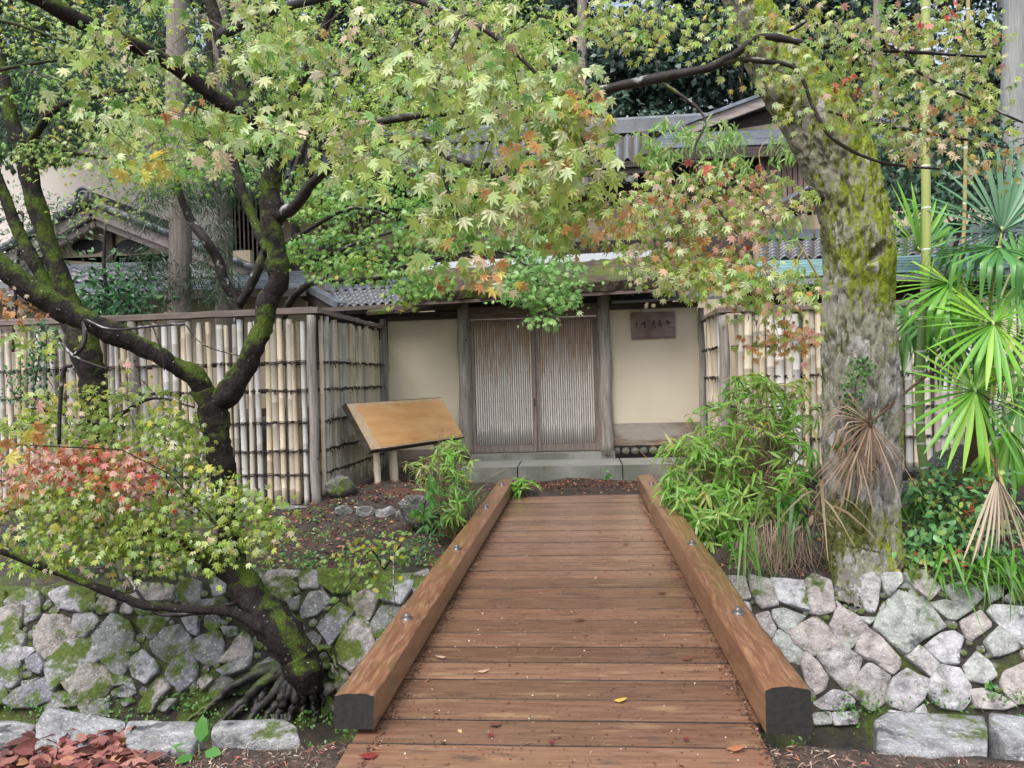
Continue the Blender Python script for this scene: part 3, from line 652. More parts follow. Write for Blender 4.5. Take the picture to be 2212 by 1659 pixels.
def plate(name, x0, x1, z0, z1, y0, y1, mat, parent, **k):
    m = MB(); m.box((x0, y0, z0), (x1, y1, z1)); return m.build(name, MAT[mat], parent, **k)
plate('plaster_panel', -2.72, -1.69, .62, 2.56, 10.85, 10.95, 'plaster', gate)
plate('plaster_panel', .44, 1.66, .925, 2.58, 10.85, 10.95, 'plaster', gate)
plate('skirting_board', .445, 1.67, .62, .922, 10.82, 10.90, 'skirt', gate)
plate('skirting_board', -2.72, -1.70, .40, .618, 10.82, 10.90, 'skirt', gate)
plate('lintel', -1.535, .28, 2.455, 2.62, 10.76, 10.9, 'frame_h', gate)
plate('top_rail', .45, 1.66, 2.52, 2.60, 10.80, 10.846, 'dark', gate); plate('top_rail', -2.72, -1.70, 2.47, 2.58, 10.80, 10.846, 'dark', gate)
plate('jamb', -1.548, -1.515, .56, 2.45, 10.75, 10.88, 'frame', gate); plate('jamb', .262, .285, .56, 2.45, 10.75, 10.88, 'frame', gate)
plate('transom_board', -1.53, .275, 2.62, 2.80, 10.84, 10.88, 'dark', gate)
# doors
def door(x0, x1, y):
    m = MB()
    m.box((x0, y, .565), (x0 + .045, y + .035, 2.44)); m.box((x1 - .045, y, .565), (x1, y + .035, 2.44))
    m.box((x0 + .045, y, .565), (x1 - .045, y + .035, .665)); m.box((x0 + .045, y, 2.405), (x1 - .045, y + .035, 2.44))
    m.box((x0 + .045, y + .022, .665), (x1 - .045, y + .03, 2.405), 1)
    d = m.build('door', [MAT['frame'], MAT['backboard']], gate)
    for z in (.86, 1.28, 1.68, 2.07, 2.36):
        mm = MB(); mm.box((x0 + .045, y + .010, z - .008), (x1 - .045, y + .0215, z + .008)); mm.build('cross_rail', MAT['frame_h'], d)
    a, b = x0 + .052, x1 - .052; n = 26
    for k in range(n):
        x = a + (b - a) * (k + .5) / n
        zz = [.667]; 
        while zz[-1] < 2.3: zz.append(zz[-1] + random.uniform(.17, .30))
        zz[-1] = 2.403
        pts = []; rad = []
        for j, z in enumerate(zz):
            for dz, rr in (((0, .0122),) if j in (0, len(zz) - 1) else ((-.005, .0120), (0, .0130), (.005, .0120))):
                pts.append((x + random.uniform(-.0005, .0005), y + .006, z + dz)); rad.append(rr)
        mm = MB(); mm.tube(pts, rad, 6); mm.build('slat', MAT['slat'], d, smooth=True)
    return d
dl = door(-1.512, -.605, 10.765); dr = door(-.655, .262, 10.805)
for d, x in ((dl, -.628), (dr, -.590)):
    y = 10.765 if d is dl else 10.803
    plate('door_handle', x - .009, x + .009, 1.20, 1.315, y - .003, y + .004, 'ink', d)
plate('door_stile', -.598, -.560, .565, 2.44, 10.772, 10.802, 'frame', gate)
# foundation of the gate
for k, x in enumerate(np.arange(.50, 1.70, .125)):
    q = [(x + .056 * math.cos(a), 10.84, .545 + .05 * math.sin(a)) for a in np.linspace(0, 6.28, 8)[:-1]]
    stone(q, np.array([0, -1, 0]), .06, gate, MAT['rock'], 'foundation_stone', bul=.02, nz=.004)
plate('base_block', .28, .47, .44, .565, 10.70, 10.86, 'rock', gate)
# bark roof over the doors
def slope(name, mat, x0, x1, yA, zA, yB, zB, th, parent, nx_=60, ny_=14, amp=.02, wob=None):
    V = []; up = nrm(np.array([0, -(zB - zA), yB - yA])) if yB > yA else nrm(np.array([0, (zB - zA), yA - yB]))
    for lay in (0, 1):
        for j in range(ny_ + 1):
            for i in range(nx_ + 1):
                x = x0 + (x1 - x0) * i / nx_; t = j / ny_
                p = np.array([x, yA + (yB - yA) * t, zA + (zB - zA) * t])
                if wob is not None: p[2] += wob(x)
                if lay: p = p + up * (th + amp * fbm(p[0], p[1], 3.1, 3) * .6 + rng.normal() * amp * .35)
                if j == 0: p[1] += rng.normal() * amp * .5; p[2] += rng.normal() * amp * .35
                V.append(p)
    k = nx_ + 1; n = k * (ny_ + 1)
    F = [(j * k + i, (j + 1) * k + i, (j + 1) * k + i + 1, j * k + i + 1) for j in range(ny_) for i in range(nx_)]
    F += [tuple(n + q for q in f[::-1]) for f in F]
    F += [(i, i + 1, n + i + 1, n + i) for i in range(nx_)]
    F += [((j + 1) * k, j * k, n + j * k, n + (j + 1) * k) for j in range(ny_)] + [(j * k + nx_, (j + 1) * k + nx_, n + (j + 1) * k + nx_, n + j * k + nx_) for j in range(ny_)]
    m = MB(); m.add(V, F); return m.build(name, MAT[mat], parent, smooth=False)
rw = lambda x: .018 * (x + .6)
slope('thatch_slope', 'thatch', -2.28, 1.50, 10.08, 2.69, 11.25, 3.17, .13, gate, amp=.022, wob=rw)
slope('thatch_slope', 'thatch', -2.28, 1.50, 12.3, 2.69, 11.27, 3.16, .13, gate, nx_=30, ny_=8, wob=rw)
m = MB(); m.hexa([(-2.32, 11.1, 3.23 + rw(-2.3)), (1.54, 11.1, 3.23 + rw(1.5)), (1.54, 11.42, 3.23 + rw(1.5)), (-2.32, 11.42, 3.23 + rw(-2.3))], [(-2.32, 11.17, 3.36 + rw(-2.3)), (1.54, 11.17, 3.36 + rw(1.5)), (1.54, 11.35, 3.36 + rw(1.5)), (-2.32, 11.35, 3.36 + rw(-2.3))]); m.build('ridge_cap', MAT['metal'], gate)
m = MB(); m.hexa([(-2.28, 10.10, 2.64 + rw(-2.3)), (1.5, 10.10, 2.64 + rw(1.5)), (1.5, 10.16, 2.64 + rw(1.5)), (-2.28, 10.16, 2.64 + rw(-2.3))], [(-2.28, 10.10, 2.684 + rw(-2.3)), (1.5, 10.10, 2.684 + rw(1.5)), (1.5, 10.16, 2.684 + rw(1.5)), (-2.28, 10.16, 2.684 + rw(-2.3))]); m.build('eave_board', MAT['frame_h'], gate)
for x in np.arange(-2.15, 1.5, .32):
    m = MB(); m.bar((x, 10.14, 2.635 + rw(x)), (x, 11.1, 3.05 + rw(x)), .04, .045); m.build('rafter', MAT['dark'], gate)
# eaves of the lower wings either side
m = MB(); a = at(679, 671, 10.35); b = at(990, 653, 10.35); m.bar(a, b, .06, .055); m.build('gutter_beam', MAT['frame_h'], gate)
m = MB(); a = at(792, 681, 10.55); b = at(992, 667, 10.55); m.slab([a, b, b + np.array([0, .5, .16]), a + np.array([0, .5, .16])], (0, -.1, 1), .045); m.build('wing_roof', MAT['thatch'], gate)
m = MB(); a = at(1322, 656, 10.5); b = at(1560, 645, 10.5); m.slab([a, b, b + np.array([0, .55, .15]), a + np.array([0, .55, .15])], (0, -.1, 1), .035); m.build('wing_roof', MAT['slate'], gate)
# stone step
step = thing('stone_step', 'low grey granite step of three slabs before the gate doors', 'step', (-.4, 10.2, .26))
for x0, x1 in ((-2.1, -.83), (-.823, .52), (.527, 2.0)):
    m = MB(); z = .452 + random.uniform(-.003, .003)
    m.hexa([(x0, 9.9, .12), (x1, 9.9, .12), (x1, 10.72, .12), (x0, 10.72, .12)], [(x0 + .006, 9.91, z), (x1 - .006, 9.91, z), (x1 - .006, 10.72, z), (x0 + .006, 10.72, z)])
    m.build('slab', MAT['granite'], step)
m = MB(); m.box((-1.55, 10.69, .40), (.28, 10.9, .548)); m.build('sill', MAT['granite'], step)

# name board on the right hand wall
nb = thing('name_board', 'brown wooden name board with brush calligraphy hanging on the right plaster wall', 'sign', tuple(at(1412, 700, 10.82)))
def nbp(x, y, Y=10.80): return at((1560 + x / 14.747) / 1.15726, (760 + y / 14.747) / 1.15726, Y)
m = MB(); q = [nbp(*p) for p in ((285, 1285), (1900, 1210), (1880, 262), (240, 310))]; m.slab([p + np.array([0, .03, 0]) for p in q], (0, -1, 0), .03); m.build('board', MAT['nameboard'], nb)
m = MB(); m.tube([nbp(620, 300, 10.795), nbp(618, 180, 10.80), nbp(615, 100, 10.80)], .004, 5); m.tube([nbp(570, 300, 10.795), nbp(618, 225, 10.797), nbp(665, 295, 10.795)], .003, 5); m.build('hanging_hook', MAT['iron'], nb)
STROKES = [  # each glyph: list of (polyline, half width)
 [([(455, 690), (470, 720), (462, 800)], 20), ([(468, 840), (480, 885)], 14), ([(440, 700), (485, 705)], 12)],
 [([(650, 735), (700, 690)], 16), ([(655, 735), (720, 755)], 18), ([(700, 690), (735, 720), (690, 760)], 16), ([(740, 700), (810, 680)], 11), ([(765, 640), (768, 780), (765, 890)], 17)],
 [([(1040, 660), (1130, 625)], 14), ([(1080, 640), (1120, 690), (1080, 740), (1135, 790)], 15), ([(1090, 690), (1160, 680)], 10), ([(1075, 710), (1110, 750)], 18), ([(1050, 790), (1060, 835), (1120, 855), (1185, 850)], 12), ([(1070, 650), (1090, 720)], 16)],
 [([(1320, 580), (1300, 660), (1345, 640)], 16), ([(1275, 640), (1345, 625), (1340, 690), (1285, 700)], 12), ([(1300, 700), (1310, 760), (1260, 800)], 18), ([(1255, 785), (1370, 740)], 12), ([(1330, 710), (1385, 800)], 13), ([(1290, 790), (1300, 825)], 12), ([(1340, 790), (1365, 840)], 12), ([(1410, 800), (1435, 810)], 15), ([(1370, 720), (1500, 705)], 7)],
 [([(1600, 575), (1555, 650), (1535, 720)], 8), ([(1600, 575), (1650, 650), (1700, 690)], 12), ([(1570, 660), (1660, 650)], 12), ([(1590, 690), (1640, 730), (1670, 680)], 18), ([(1530, 715), (1600, 660)], 10), ([(1615, 730), (1620, 830), (1665, 905)], 8), ([(1600, 620), (1630, 680)], 12)]]
for g in STROKES:
    m = MB()
    for pl, hw in g:
        S = spline(np.array(pl, float), 4) if len(pl) > 2 else spline(np.array(pl, float), 4)
        d = np.gradient(S, axis=0); d = nrm(d); nn = np.stack([-d[:, 1], d[:, 0]], 1)
        ww = hw * (.75 + .45 * np.sin(np.linspace(.4, 2.6, len(S))))
        A = S + nn * ww[:, None]; B = S - nn * ww[:, None]
        VV = [nbp(x, y, 10.797) for x, y in A] + [nbp(x, y, 10.797) for x, y in B]
        VV += [v + np.array([0, .002, 0]) for v in VV]
        k = len(S)
        F = [(i, k + i, k + i + 1, i + 1) for i in range(k - 1)] + [(2 * k + i, 2 * k + i + 1, 3 * k + i + 1, 3 * k + i) for i in range(k - 1)]
        F += [(i, i + 1, 2 * k + i + 1, 2 * k + i) for i in range(k - 1)] + [(k + i + 1, k + i, 3 * k + i, 3 * k + i + 1) for i in range(k - 1)]
        for i in range(len(VV)): VV[i] = VV[i] + np.array([0, -.0009 * (g.index((pl, hw)) % 3), 0])
        m.add(VV, F)
    m.build('brush_character', MAT['ink'], nb)

# notice board at the left of the gate path
ph, ta, L_, H_ = 1.128, .973, 1.90, .66
NBL = at(802, 974, 8.5); s85 = 8.5 / 8.2
L_ = 1.818 * s85; H_ = .633 * s85
wv = np.array([math.cos(ph), math.sin(ph), 0]); sv = np.array([-math.sin(ph) * math.cos(ta), math.cos(ph) * math.cos(ta), math.sin(ta)]); nv = np.cross(wv, sv)
notice = thing('notice_board', 'slanted notice board with a fogged amber face on two bamboo legs left of the path', 'notice board', tuple(NBL + wv * .9 + np.array([0, 0, -.6])))
m = MB(); m.slab([NBL, NBL + wv * L_, NBL + wv * L_ + sv * H_, NBL + sv * H_], -nv, .07); m.build('case', MAT['dark'], notice)
e = .012
m = MB(); m.slab([NBL + wv * e + sv * e, NBL + wv * (L_ - e) + sv * e, NBL + wv * (L_ - e) + sv * (H_ - e), NBL + wv * e + sv * (H_ - e)], nv, .006); m.build('rim', MAT['rim'], notice)
e2 = .085
m = MB(); m.slab([NBL + wv * e2 * 2 + sv * .03, NBL + wv * (L_ - .03) + sv * .03, NBL + wv * (L_ - .03) + sv * (H_ - .06), NBL + wv * e2 * 1.6 + sv * (H_ - .05)], nv, .010); m.build('glazed_face', MAT['amber'], notice)
for tt, r_ in ((.15, .040), (.31, .052), (.8, .05)):
    top = NBL + wv * L_ * tt + sv * H_ * .30 - nv * .085
    b = np.array([top[0] + .03, top[1] - .03, float(gz(top[0], top[1])) - .04])
    mm = MB(); mm.tube([b + (top - b) * k / 8 for k in range(9)], [r_ * (1.12 if k in (3, 6) else 1) for k in range(9)], 10); mm.build('leg', MAT['bamboo'], notice, smooth=True)
mm = MB(); mm.bar(NBL + wv * .1 + sv * H_ * .3 - nv * .09, NBL + wv * (L_ - .1) + sv * H_ * .3 - nv * .09, .06, .05); mm.build('bearer', MAT['dark'], notice)

# ================================================================== BAMBOO FENCES
def bamboo_mesh(r, h, seed):
    rd = random.Random(seed); m = MB()
    zz = [rd.uniform(.03, .18)]
    while zz[-1] < h - .12: zz.append(zz[-1] + rd.uniform(.26, .46))
    pts = [(0, 0, 0)]; rad = [r]
    for z in zz:
        if z > h - .03: break
        for dz, k in ((-.010, .99), (-.002, 1.06), (.002, 1.03), (.008, .975)): pts.append((0, 0, z + dz)); rad.append(r * k)
    pts.append((0, 0, h - .006)); rad.append(r * .98); pts.append((0, 0, h)); rad.append(r * .93)
    m.tube(pts, rad, 8)
    me = m.mesh('bamboo_pole', [MAT['bamboo'], MAT['node']], smooth=True)
    for p in me.polygons:
        if len(p.vertices) > 4: p.material_index = 1; p.use_smooth = False
        else:
            zs = [me.vertices[i].co.z for i in p.vertices]
            if max(zs) - min(zs) < .0062 and max(zs) < h - .01: p.material_index = 1
    return me
BAM = [bamboo_mesh(r, 2.06, i) for i, r in enumerate((.031, .036, .039, .029, .034, .040))]
BAMW = [bamboo_mesh(r, 1.9, 30 + i) for i, r in enumerate((.044, .050, .041, .053))]
def fence_run(parent, A, B, n, z0, rows, meshes, outward, back=True, hscale=1.0, jit=.35, gap=1.0):
    A = np.array(A, float); B = np.array(B, float); d = B - A; Ln = np.linalg.norm(d); d = d / Ln; o = np.asarray(outward, float)
    for k in range(n):
        t = (k + .5 + random.uniform(-jit, jit) * .6) / n * Ln
        p = A + d * t + o * random.uniform(-.008, .012)
        zb = z0(p) if callable(z0) else z0
        h = hscale * random.uniform(.975, 1.02)
        M = Matrix.Translation((p[0], p[1], zb)) @ Matrix.Rotation(random.gauss(0, .013), 4, 'Y') @ Matrix.Rotation(random.gauss(0, .008), 4, 'X') @ Matrix.Rotation(random.uniform(0, 6.28), 4, 'Z') @ Matrix.Diagonal((random.uniform(.85, 1.12),) * 2 + (h, 1))
        putm('bamboo_pole', random.choice(meshes), parent, M)
        if back and random.random() < .6:
            p2 = A + d * (t + Ln / n * .5) - o * .10
            M = Matrix.Translation((p2[0], p2[1], zb + .02)) @ Matrix.Rotation(random.gauss(0, .012), 4, 'Y') @ Matrix.Rotation(random.uniform(0, 6.28), 4, 'Z') @ Matrix.Diagonal((.9, .9, h * random.uniform(.97, 1.0), 1))
            putm('bamboo_pole', random.choice(meshes), parent, M)
    for z in rows:
        m = MB(); off = -o * .055
        m.tube([(*(A + off[:2] if len(off) > 2 else A + off), z), (*(B + off[:2] if len(off) > 2 else B + off), z)], .024, 7); m.build('batten', MAT['dark'], parent, smooth=True)
        m = MB(); fr = o * .045
        pts = []
        for q in np.linspace(0, 1, max(6, n)):
            p = A + d * Ln * q + fr; pts.append((p[0], p[1], z + random.uniform(-.008, .008)))
        m.tube(pts, .0062, 5); pts2 = [(p[0], p[1], p[2] + .016 + random.uniform(-.006, .006)) for p in pts]; m.tube(pts2, .0042, 5)
        for p in pts:                                       # knots with loose ends
            if random.random() < .92:
                x, y, zz = p
                for s in range(3):
                    e = np.array([x, y, zz]) + np.append(o * random.uniform(.0, .03) + d * random.uniform(-.045, .045), random.uniform(-.05, .03))
                    m.tube([(x, y, zz + .008), tuple((np.array([x, y, zz]) + e) / 2 + np.append(o * .012, .008)), tuple(e)], [.007, .005, .003], 4)
        m.build('rope_tie', MAT['rope'], parent)
def rail(parent, pts, w_, h_, mat='frame', name='cap_rail'):
    m = MB()
    S = np.array(pts, float)
    sd_ = nrm(np.cross(nrm(S[-1] - S[0]), [0, 0, 1])); V = []
    N = 24; P = [S[0] + (S[-1] - S[0]) * i / N for i in range(N + 1)]
    for p in P:
        j = random.uniform(-.006, .006)
        V += [p - sd_ * w_ / 2 + np.array([0, 0, j]), p + sd_ * w_ / 2 + np.array([0, 0, j]), p + sd_ * w_ * .42 + np.array([0, 0, h_ * .7 + j]), p + np.array([0, 0, h_ + j]), p - sd_ * w_ * .42 + np.array([0, 0, h_ * .7 + j])]
    F = [(i * 5 + k, (i + 1) * 5 + k, (i + 1) * 5 + (k + 1) % 5, i * 5 + (k + 1) % 5) for i in range(N) for k in range(5)] + [(0, 1, 2, 3, 4), tuple(N * 5 + k for k in (4, 3, 2, 1, 0))]
    m.add(V, F); return m.build(name, MAT[mat], parent)
fl = thing('bamboo_fence', 'long bamboo pole fence with black rope ties, left of the gate', 'fence', (-4.5, 8.3, .25), 'bamboo fences flanking the gate')
zrow = [at(600, y, 8.3)[2] for y in (785, 845, 914, 976, 1027)]
fence_run(fl, (-7.6, 8.3), (-3.0, 8.3), 53, .27, zrow, BAM, (0, -1))
fence_run(fl, (-2.90, 8.42), (-2.82, 10.7), 24, .34, zrow, BAM, (1, 0), back=False, hscale=.97)
for x in (-2.93, -5.0, -7.1): logpost(x, 8.26, .2, 2.36, .052, fl)
logpost(-2.80, 10.68, .35, 2.2, .04, fl)
rail(fl, [(-7.9, 8.3, 2.36), (-2.85, 8.3, 2.38)], .17, .075, 'frame_h'); rail(fl, [(-2.92, 8.22, 2.385), (-2.83, 10.8, 2.36)], .17, .07, 'frame')
rail(fl, [(-2.92, 8.3, 2.325), (-2.84, 10.75, 2.30)], .05, .06, 'dark', 'under_rail')
m = MB(); m.box((-7.7, 8.2, .12), (-2.82, 8.42, .255), jit=.012); m.build('sill_stone', MAT['kerbstone'], fl)
fr_ = thing('bamboo_fence', 'bamboo pole fence right of the gate passing behind the big mossy trunk', 'fence', (3, 9.2, .3), 'bamboo fences flanking the gate')
zr = [at(1650, y, 9.2)[2] for y in (748, 815, 886, 950)]
fence_run(fr_, (1.80, 9.2), (6.6, 9.2), 50, .40, zr, BAMW, (0, -1))
fence_run(fr_, (1.75, 10.7), (1.70, 9.36), 11, .42, [z + .0 for z in zr], BAM, (-1, 0), back=False, hscale=.92)
for x in (1.70, 4.3): logpost(x, 9.18, .3, 2.27, .058, fr_)
rail(fr_, [(1.62, 9.2, 2.30), (6.7, 9.2, 2.32)], .17, .07, 'frame_h'); rail(fr_, [(1.74, 10.75, 2.30), (1.70, 9.3, 2.31)], .16, .07, 'frame')

# ================================================================== BUILDINGS BEHIND
def tile_roof(parent, e0, e1, r0, r1, nx_, ny_, name='roof_tile', mat='tile', single=False, amp=.022):
    """S-shaped pantiles on the slope e0-e1 (eave) to r0-r1 (ridge)"""
    e0, e1, r0, r1 = [np.asarray(p, float) for p in (e0, e1, r0, r1)]
    n = nrm(np.cross(e1 - e0, r0 - e0)); n = n if n[2] > 0 else -n
    big = MB()
    for j in range(ny_):
        for i in range(nx_):
            V = []
            for v in (0, 1):
                for u in range(7):
                    a = (i + u / 6) / nx_; b = (j + v * 1.12 - .06) / ny_
                    p = (e0 + (e1 - e0) * a) * (1 - b) + (r0 + (r1 - r0) * a) * b
                    hgt = amp * math.sin(u / 6 * 6.283) + (.030 if v == 0 else .004)
                    V.append(p + n * hgt)
            V += [p - n * .022 for p in V[:7]]
            F = [(u, u + 1, 7 + u + 1, 7 + u) for u in range(6)] + [(14 + u, 14 + u + 1, u + 1, u) for u in range(6)]
            if single:
                c = np.mean(V, 0); mm = MB(); mm.add([v - c + rng.normal(size=3) * .0 for v in V], F); put(name, mm.mesh(name, MAT[mat], True), parent, loc=c)
            else: big.add(V, F)
    if not single: big.build(name, MAT[mat], parent, smooth=True, kind='stuff')
def quad(parent, name, pts, mat, th=.08, n=(0, -1, 0), **k):
    m = MB(); m.slab([np.asarray(p, float) + np.asarray(n) * 0 for p in pts], np.asarray(n, float) * -1, th); return m.build(name, MAT[mat], parent, **k)
def wallrect(parent, name, x0, y0, x1, y1, Y, mat, th=.12, **k):
    a = at(x0, y1, Y); b = at(x1, y0, Y); m = MB(); m.box((a[0], Y, min(a[2], b[2])), (b[0], Y + th, max(a[2], b[2]))); return m.build(name, MAT[mat], parent, **k)

# small tiled roof between fence and gate
lean = thing('side_roof', 'small blue grey tiled roof between the fence corner and the gate', 'roof', (-3.5, 12, 2.6))
E0, E1 = at(735, 664, 11.0), at(892, 652, 11.0); R0, R1 = at(712, 628, 12.2), at(890, 617, 12.2)
tile_roof(lean, E0, E1, R0, R1, 9, 5, single=True, amp=.028)
m = MB(); m.bar(R0 + np.array([-.05, 0, .06]), R1 + np.array([.05, 0, .06]), .16, .14); m.build('ridge_cap', MAT['slate'], lean)
m = MB(); m.bar(at(640, 606, 12.6), E0 + np.array([.02, 0, .02]), .14, .10); m.build('verge_board', MAT['slate'], lean)
m = MB(); m.bar(at(640, 624, 12.5), E0 + np.array([0, .05, -.13]), .06, .16); m.build('bargeboard', MAT['dark'], lean)
m = MB(); m.slab([E0 + np.array([0, .1, -.05]), E1 + np.array([0, .1, -.05]), R1 + np.array([0, 0, -.05]), R0 + np.array([0, 0, -.05])], (0, 0, -1), .05); m.build('roof_deck', MAT['dark'], lean)
wallrect(lean, 'wall', 640, 640, 900, 800, 12.4, 'dark', .15)

# left house: cream wall, gabled porch, boarded bay
lh = thing('storehouse', 'cream walled house at the left with a gabled tiled porch roof', 'house', (-8.5, 14, .4))
wallrect(lh, 'cream_wall', -140, 250, 500, 900, 15.0, 'whiteplaster', .2)
for k in range(8):
    x = 497 + k * 9.2; a = at(x + .4, 620, 14.9); b = at(x + 8.6, 395, 14.9)
    m = MB(); m.box((a[0], 14.86, a[2]), (b[0], 14.92, b[2])); m.build('wall_board', MAT['boards'], lh)
wallrect(lh, 'corner_post', 488, 390, 496, 620, 14.84, 'dark', .16)
A, BR_, BL_ = at(200, 443, 12.4), at(562, 590, 12.4), at(15, 548, 12.4)
gw = MB(); g0 = at(60, 640, 12.75); 
tri = [at(38, 556, 12.8), at(540, 588, 12.8), at(200, 455, 12.8)]
gw.add([*tri, *[p + np.array([0, .15, 0]) for p in tri]], [(0, 1, 2), (5, 4, 3), (0, 3, 4, 1), (1, 4, 5, 2), (2, 5, 3, 0)]); gw.build('gable_wall', MAT['tanplaster'], lh)
wallrect(lh, 'gable_wall', 40, 540, 540, 600, 12.8, 'tanplaster', .15)
for P_, Q_ in ((A, BR_), (A, BL_)):
    m = MB(); m.bar(P_ + np.array([0, -.02, -.12]), Q_ + np.array([0, -.02, -.10]), .09, .17); m.build('bargeboard', MAT['barge'], lh)
    m = MB(); m.bar(P_ + np.array([0, .1, -.28]), Q_ + np.array([0, .1, -.25]), .07, .10); m.build('bargeboard', MAT['barge'], lh)
    back = np.array([0, 2.5, 0])
    tile_roof(lh, Q_ + np.array([0, -.12, .02]), Q_ + back + np.array([0, 0, .02]), P_ + np.array([0, -.12, .02]), P_ + back + np.array([0, 0, .02]), 10, 11)
    m = MB(); m.slab([Q_, Q_ + back, P_ + back, P_], (0, 0, -1), .06); m.build('roof_deck', MAT['dark'], lh)
    d = nrm(Q_ - P_)
    m = MB()
    for k in range(13):                                       # round verge tiles along the gable edge
        c0 = P_ + d * (.18 + k * (np.linalg.norm(Q_ - P_) - .2) / 13) + np.array([0, -.16, .06]); c1 = c0 + d * .25 + np.array([0, 0, -.015])
        m.tube([c0, c1], [.055, .062], 8)
    m.build('verge_tile', MAT['tile'], lh, smooth=True, kind='stuff')
m = MB(); m.bar(A + np.array([0, -.2, .09]), A + np.array([0, 2.5, .09]), .16, .2); m.build('porch_ridge', MAT['tile'], lh)
m = MB()                                                      # round ridge-end ornament
c = A + np.array([0, -.24, .10])
for r0_, r1_, dy in ((.16, .11, 0), (.09, .05, -.01)):
    ring = [c + np.array([math.cos(t) * (r0_ + r1_) / 2, dy, math.sin(t) * (r0_ + r1_) / 2]) for t in np.linspace(-.5, 3.64, 13)]
    m.tube(ring, (r0_ - r1_) / 2, 7)
m.tube([c, c + np.array([0, .1, 0])], .12, 12); m.tube([c + np.array([-.17, -.02, -.10]), c + np.array([-.17, .08, -.10])], .07, 10)
m.build('ridge_end_tile', MAT['tile'], lh, smooth=True)
wallrect(lh, 'gable_strut', 226, 500, 242, 590, 12.7, 'dark', .1)
for cx_ in (190, 285):                                        # dark curved openings each side of the strut
    m = MB(); c = at(cx_, 532, 12.77); q = [c + np.array([math.cos(t) * .30, 0, math.sin(t) * .13]) for t in np.linspace(0, 6.283, 15)[:-1]]
    m.add(q + [p + np.array([0, .03, 0]) for p in q], [tuple(range(14))] + [(i, (i + 1) % 14, 14 + (i + 1) % 14, 14 + i) for i in range(14)]); m.build('gable_opening', MAT['ink'], lh)
E0, E1, R0, R1 = at(40, 612, 12.1), at(470, 600, 12.1), at(40, 582, 12.75), at(470, 568, 12.75)
tile_roof(lh, E0, E1, R0, R1, 15, 3)
m = MB(); m.bar(R0, R1, .12, .10); m.build('pent_ridge', MAT['metal'], lh)
E0, E1, R0, R1 = at(-120, 640, 11.6), at(660, 622, 11.6), at(-120, 612, 12.4), at(660, 585, 12.4)
for j in range(7):
    t0, t1 = j / 7, (j + 1.15) / 7; up_ = np.array([0, 0, .018])
    m = MB(); m.slab([E0 + (R0 - E0) * t0 + up_, E1 + (R1 - E1) * t0 + up_, E1 + (R1 - E1) * t1, E0 + (R0 - E0) * t1], (0, 0, -1), .016); m.build('slate_course', MAT['slate'], lh)
m = MB(); m.bar(E0 + np.array([0, .03, -.07]), E1 + np.array([0, .03, -.07]), .05, .11); m.build('fascia', MAT['dark'], lh)
wallrect(lh, 'lower_wall', -150, 625, 660, 900, 12.3, 'tanplaster', .15)
# roof over the cream wall (mostly behind the leaves)
a, b = at(-160, 245, 14.5), at(640, 228, 14.5)
tile_roof(lh, a, b, a + np.array([0, 3.2, 1.9]), b + np.array([0, 3.2, 1.9]), 30, 14)
m = MB(); m.slab([a, b, b + np.array([0, 3.2, 1.88]), a + np.array([0, 3.2, 1.88])], (0, 0, -1), .1); m.build('roof_deck', MAT['dark'], lh)

# main house behind the gate
mh = thing('main_house', 'large tile roofed wooden house behind the gate with tan plaster walls and a gable', 'house', (1, 17, .4))
wallrect(mh, 'tan_wall', 560, 400, 1640, 900, 15.6, 'tanplaster', .2)
for x0, x1 in ((862, 874), (1178, 1190), (1468, 1482), (1632, 1640)): wallrect(mh, 'wall_post', x0, 400, x1, 720, 15.5, 'dark', .12)
wallrect(mh, 'wall_beam', 560, 428, 1640, 436, 15.53, 'dark', .08); wallrect(mh, 'wall_beam', 560, 545, 1640, 552, 15.53, 'dark', .08)
for k in range(12):
    x = 690 + k * 9; a = at(x + .4, 548, 15.5); b = at(x + 8.6, 440, 15.5)
    m = MB(); m.box((a[0], 15.46, a[2]), (b[0], 15.52, b[2])); m.build('wall_board', MAT['boards'], mh)
for k in range(9):
    x = 1640 + k * 11.5; a = at(x + .5, 452, 15.3); b = at(x + 10.8, 335, 15.3)
    m = MB(); m.box((a[0], 15.2, a[2]), (b[0], 15.27, b[2])); m.build('wall_board', MAT['boards'], mh)
wallrect(mh, 'shade_painted_wall', 1380, 330, 1645, 452, 15.9, 'dark', .1)  # shadow below the eave, put into the wall as a dark colour
wallrect(mh, 'tan_wall', 1500, 345, 1595, 445, 15.8, 'tanplaster', .06)
E0, E1, R0, R1 = at(560, 372, 14.6), at(1392, 362, 14.6), at(560, 340, 17.5), at(1392, 291, 17.5)
E1[2] = E0[2] = (E0[2] + E1[2]) / 2; R0[2] = R1[2]; R0[1] = R1[1]
tile_roof(mh, E0, E1, R0, R1, 42, 12, amp=.045)
m = MB(); m.slab([E0, E1, R1, R0], (0, 0, -1), .12); m.build('roof_deck', MAT['dark'], mh)
m = MB(); m.bar(R0 + np.array([0, 0, .16]), R1 + np.array([3.6, 0, .16]), .35, .30); m.build('main_ridge', MAT['tile'], mh)
m = MB(); m.bar(R0 + np.array([0, 0, .34]), R1 + np.array([3.6, 0, .34]), .26, .06); m.build('ridge_cap', MAT['metal'], mh)
m = MB(); m.bar(E0 + np.array([0, .1, -.13]), E1 + np.array([0, .1, -.13]), .1, .2); m.build('fascia', MAT['dark'], mh)
m = MB(); m.bar(E1 + np.array([.02, 0, -.05]), R1 + np.array([.02, 0, -.05]), .14, .3); m.build('bargeboard', MAT['dark'], mh)
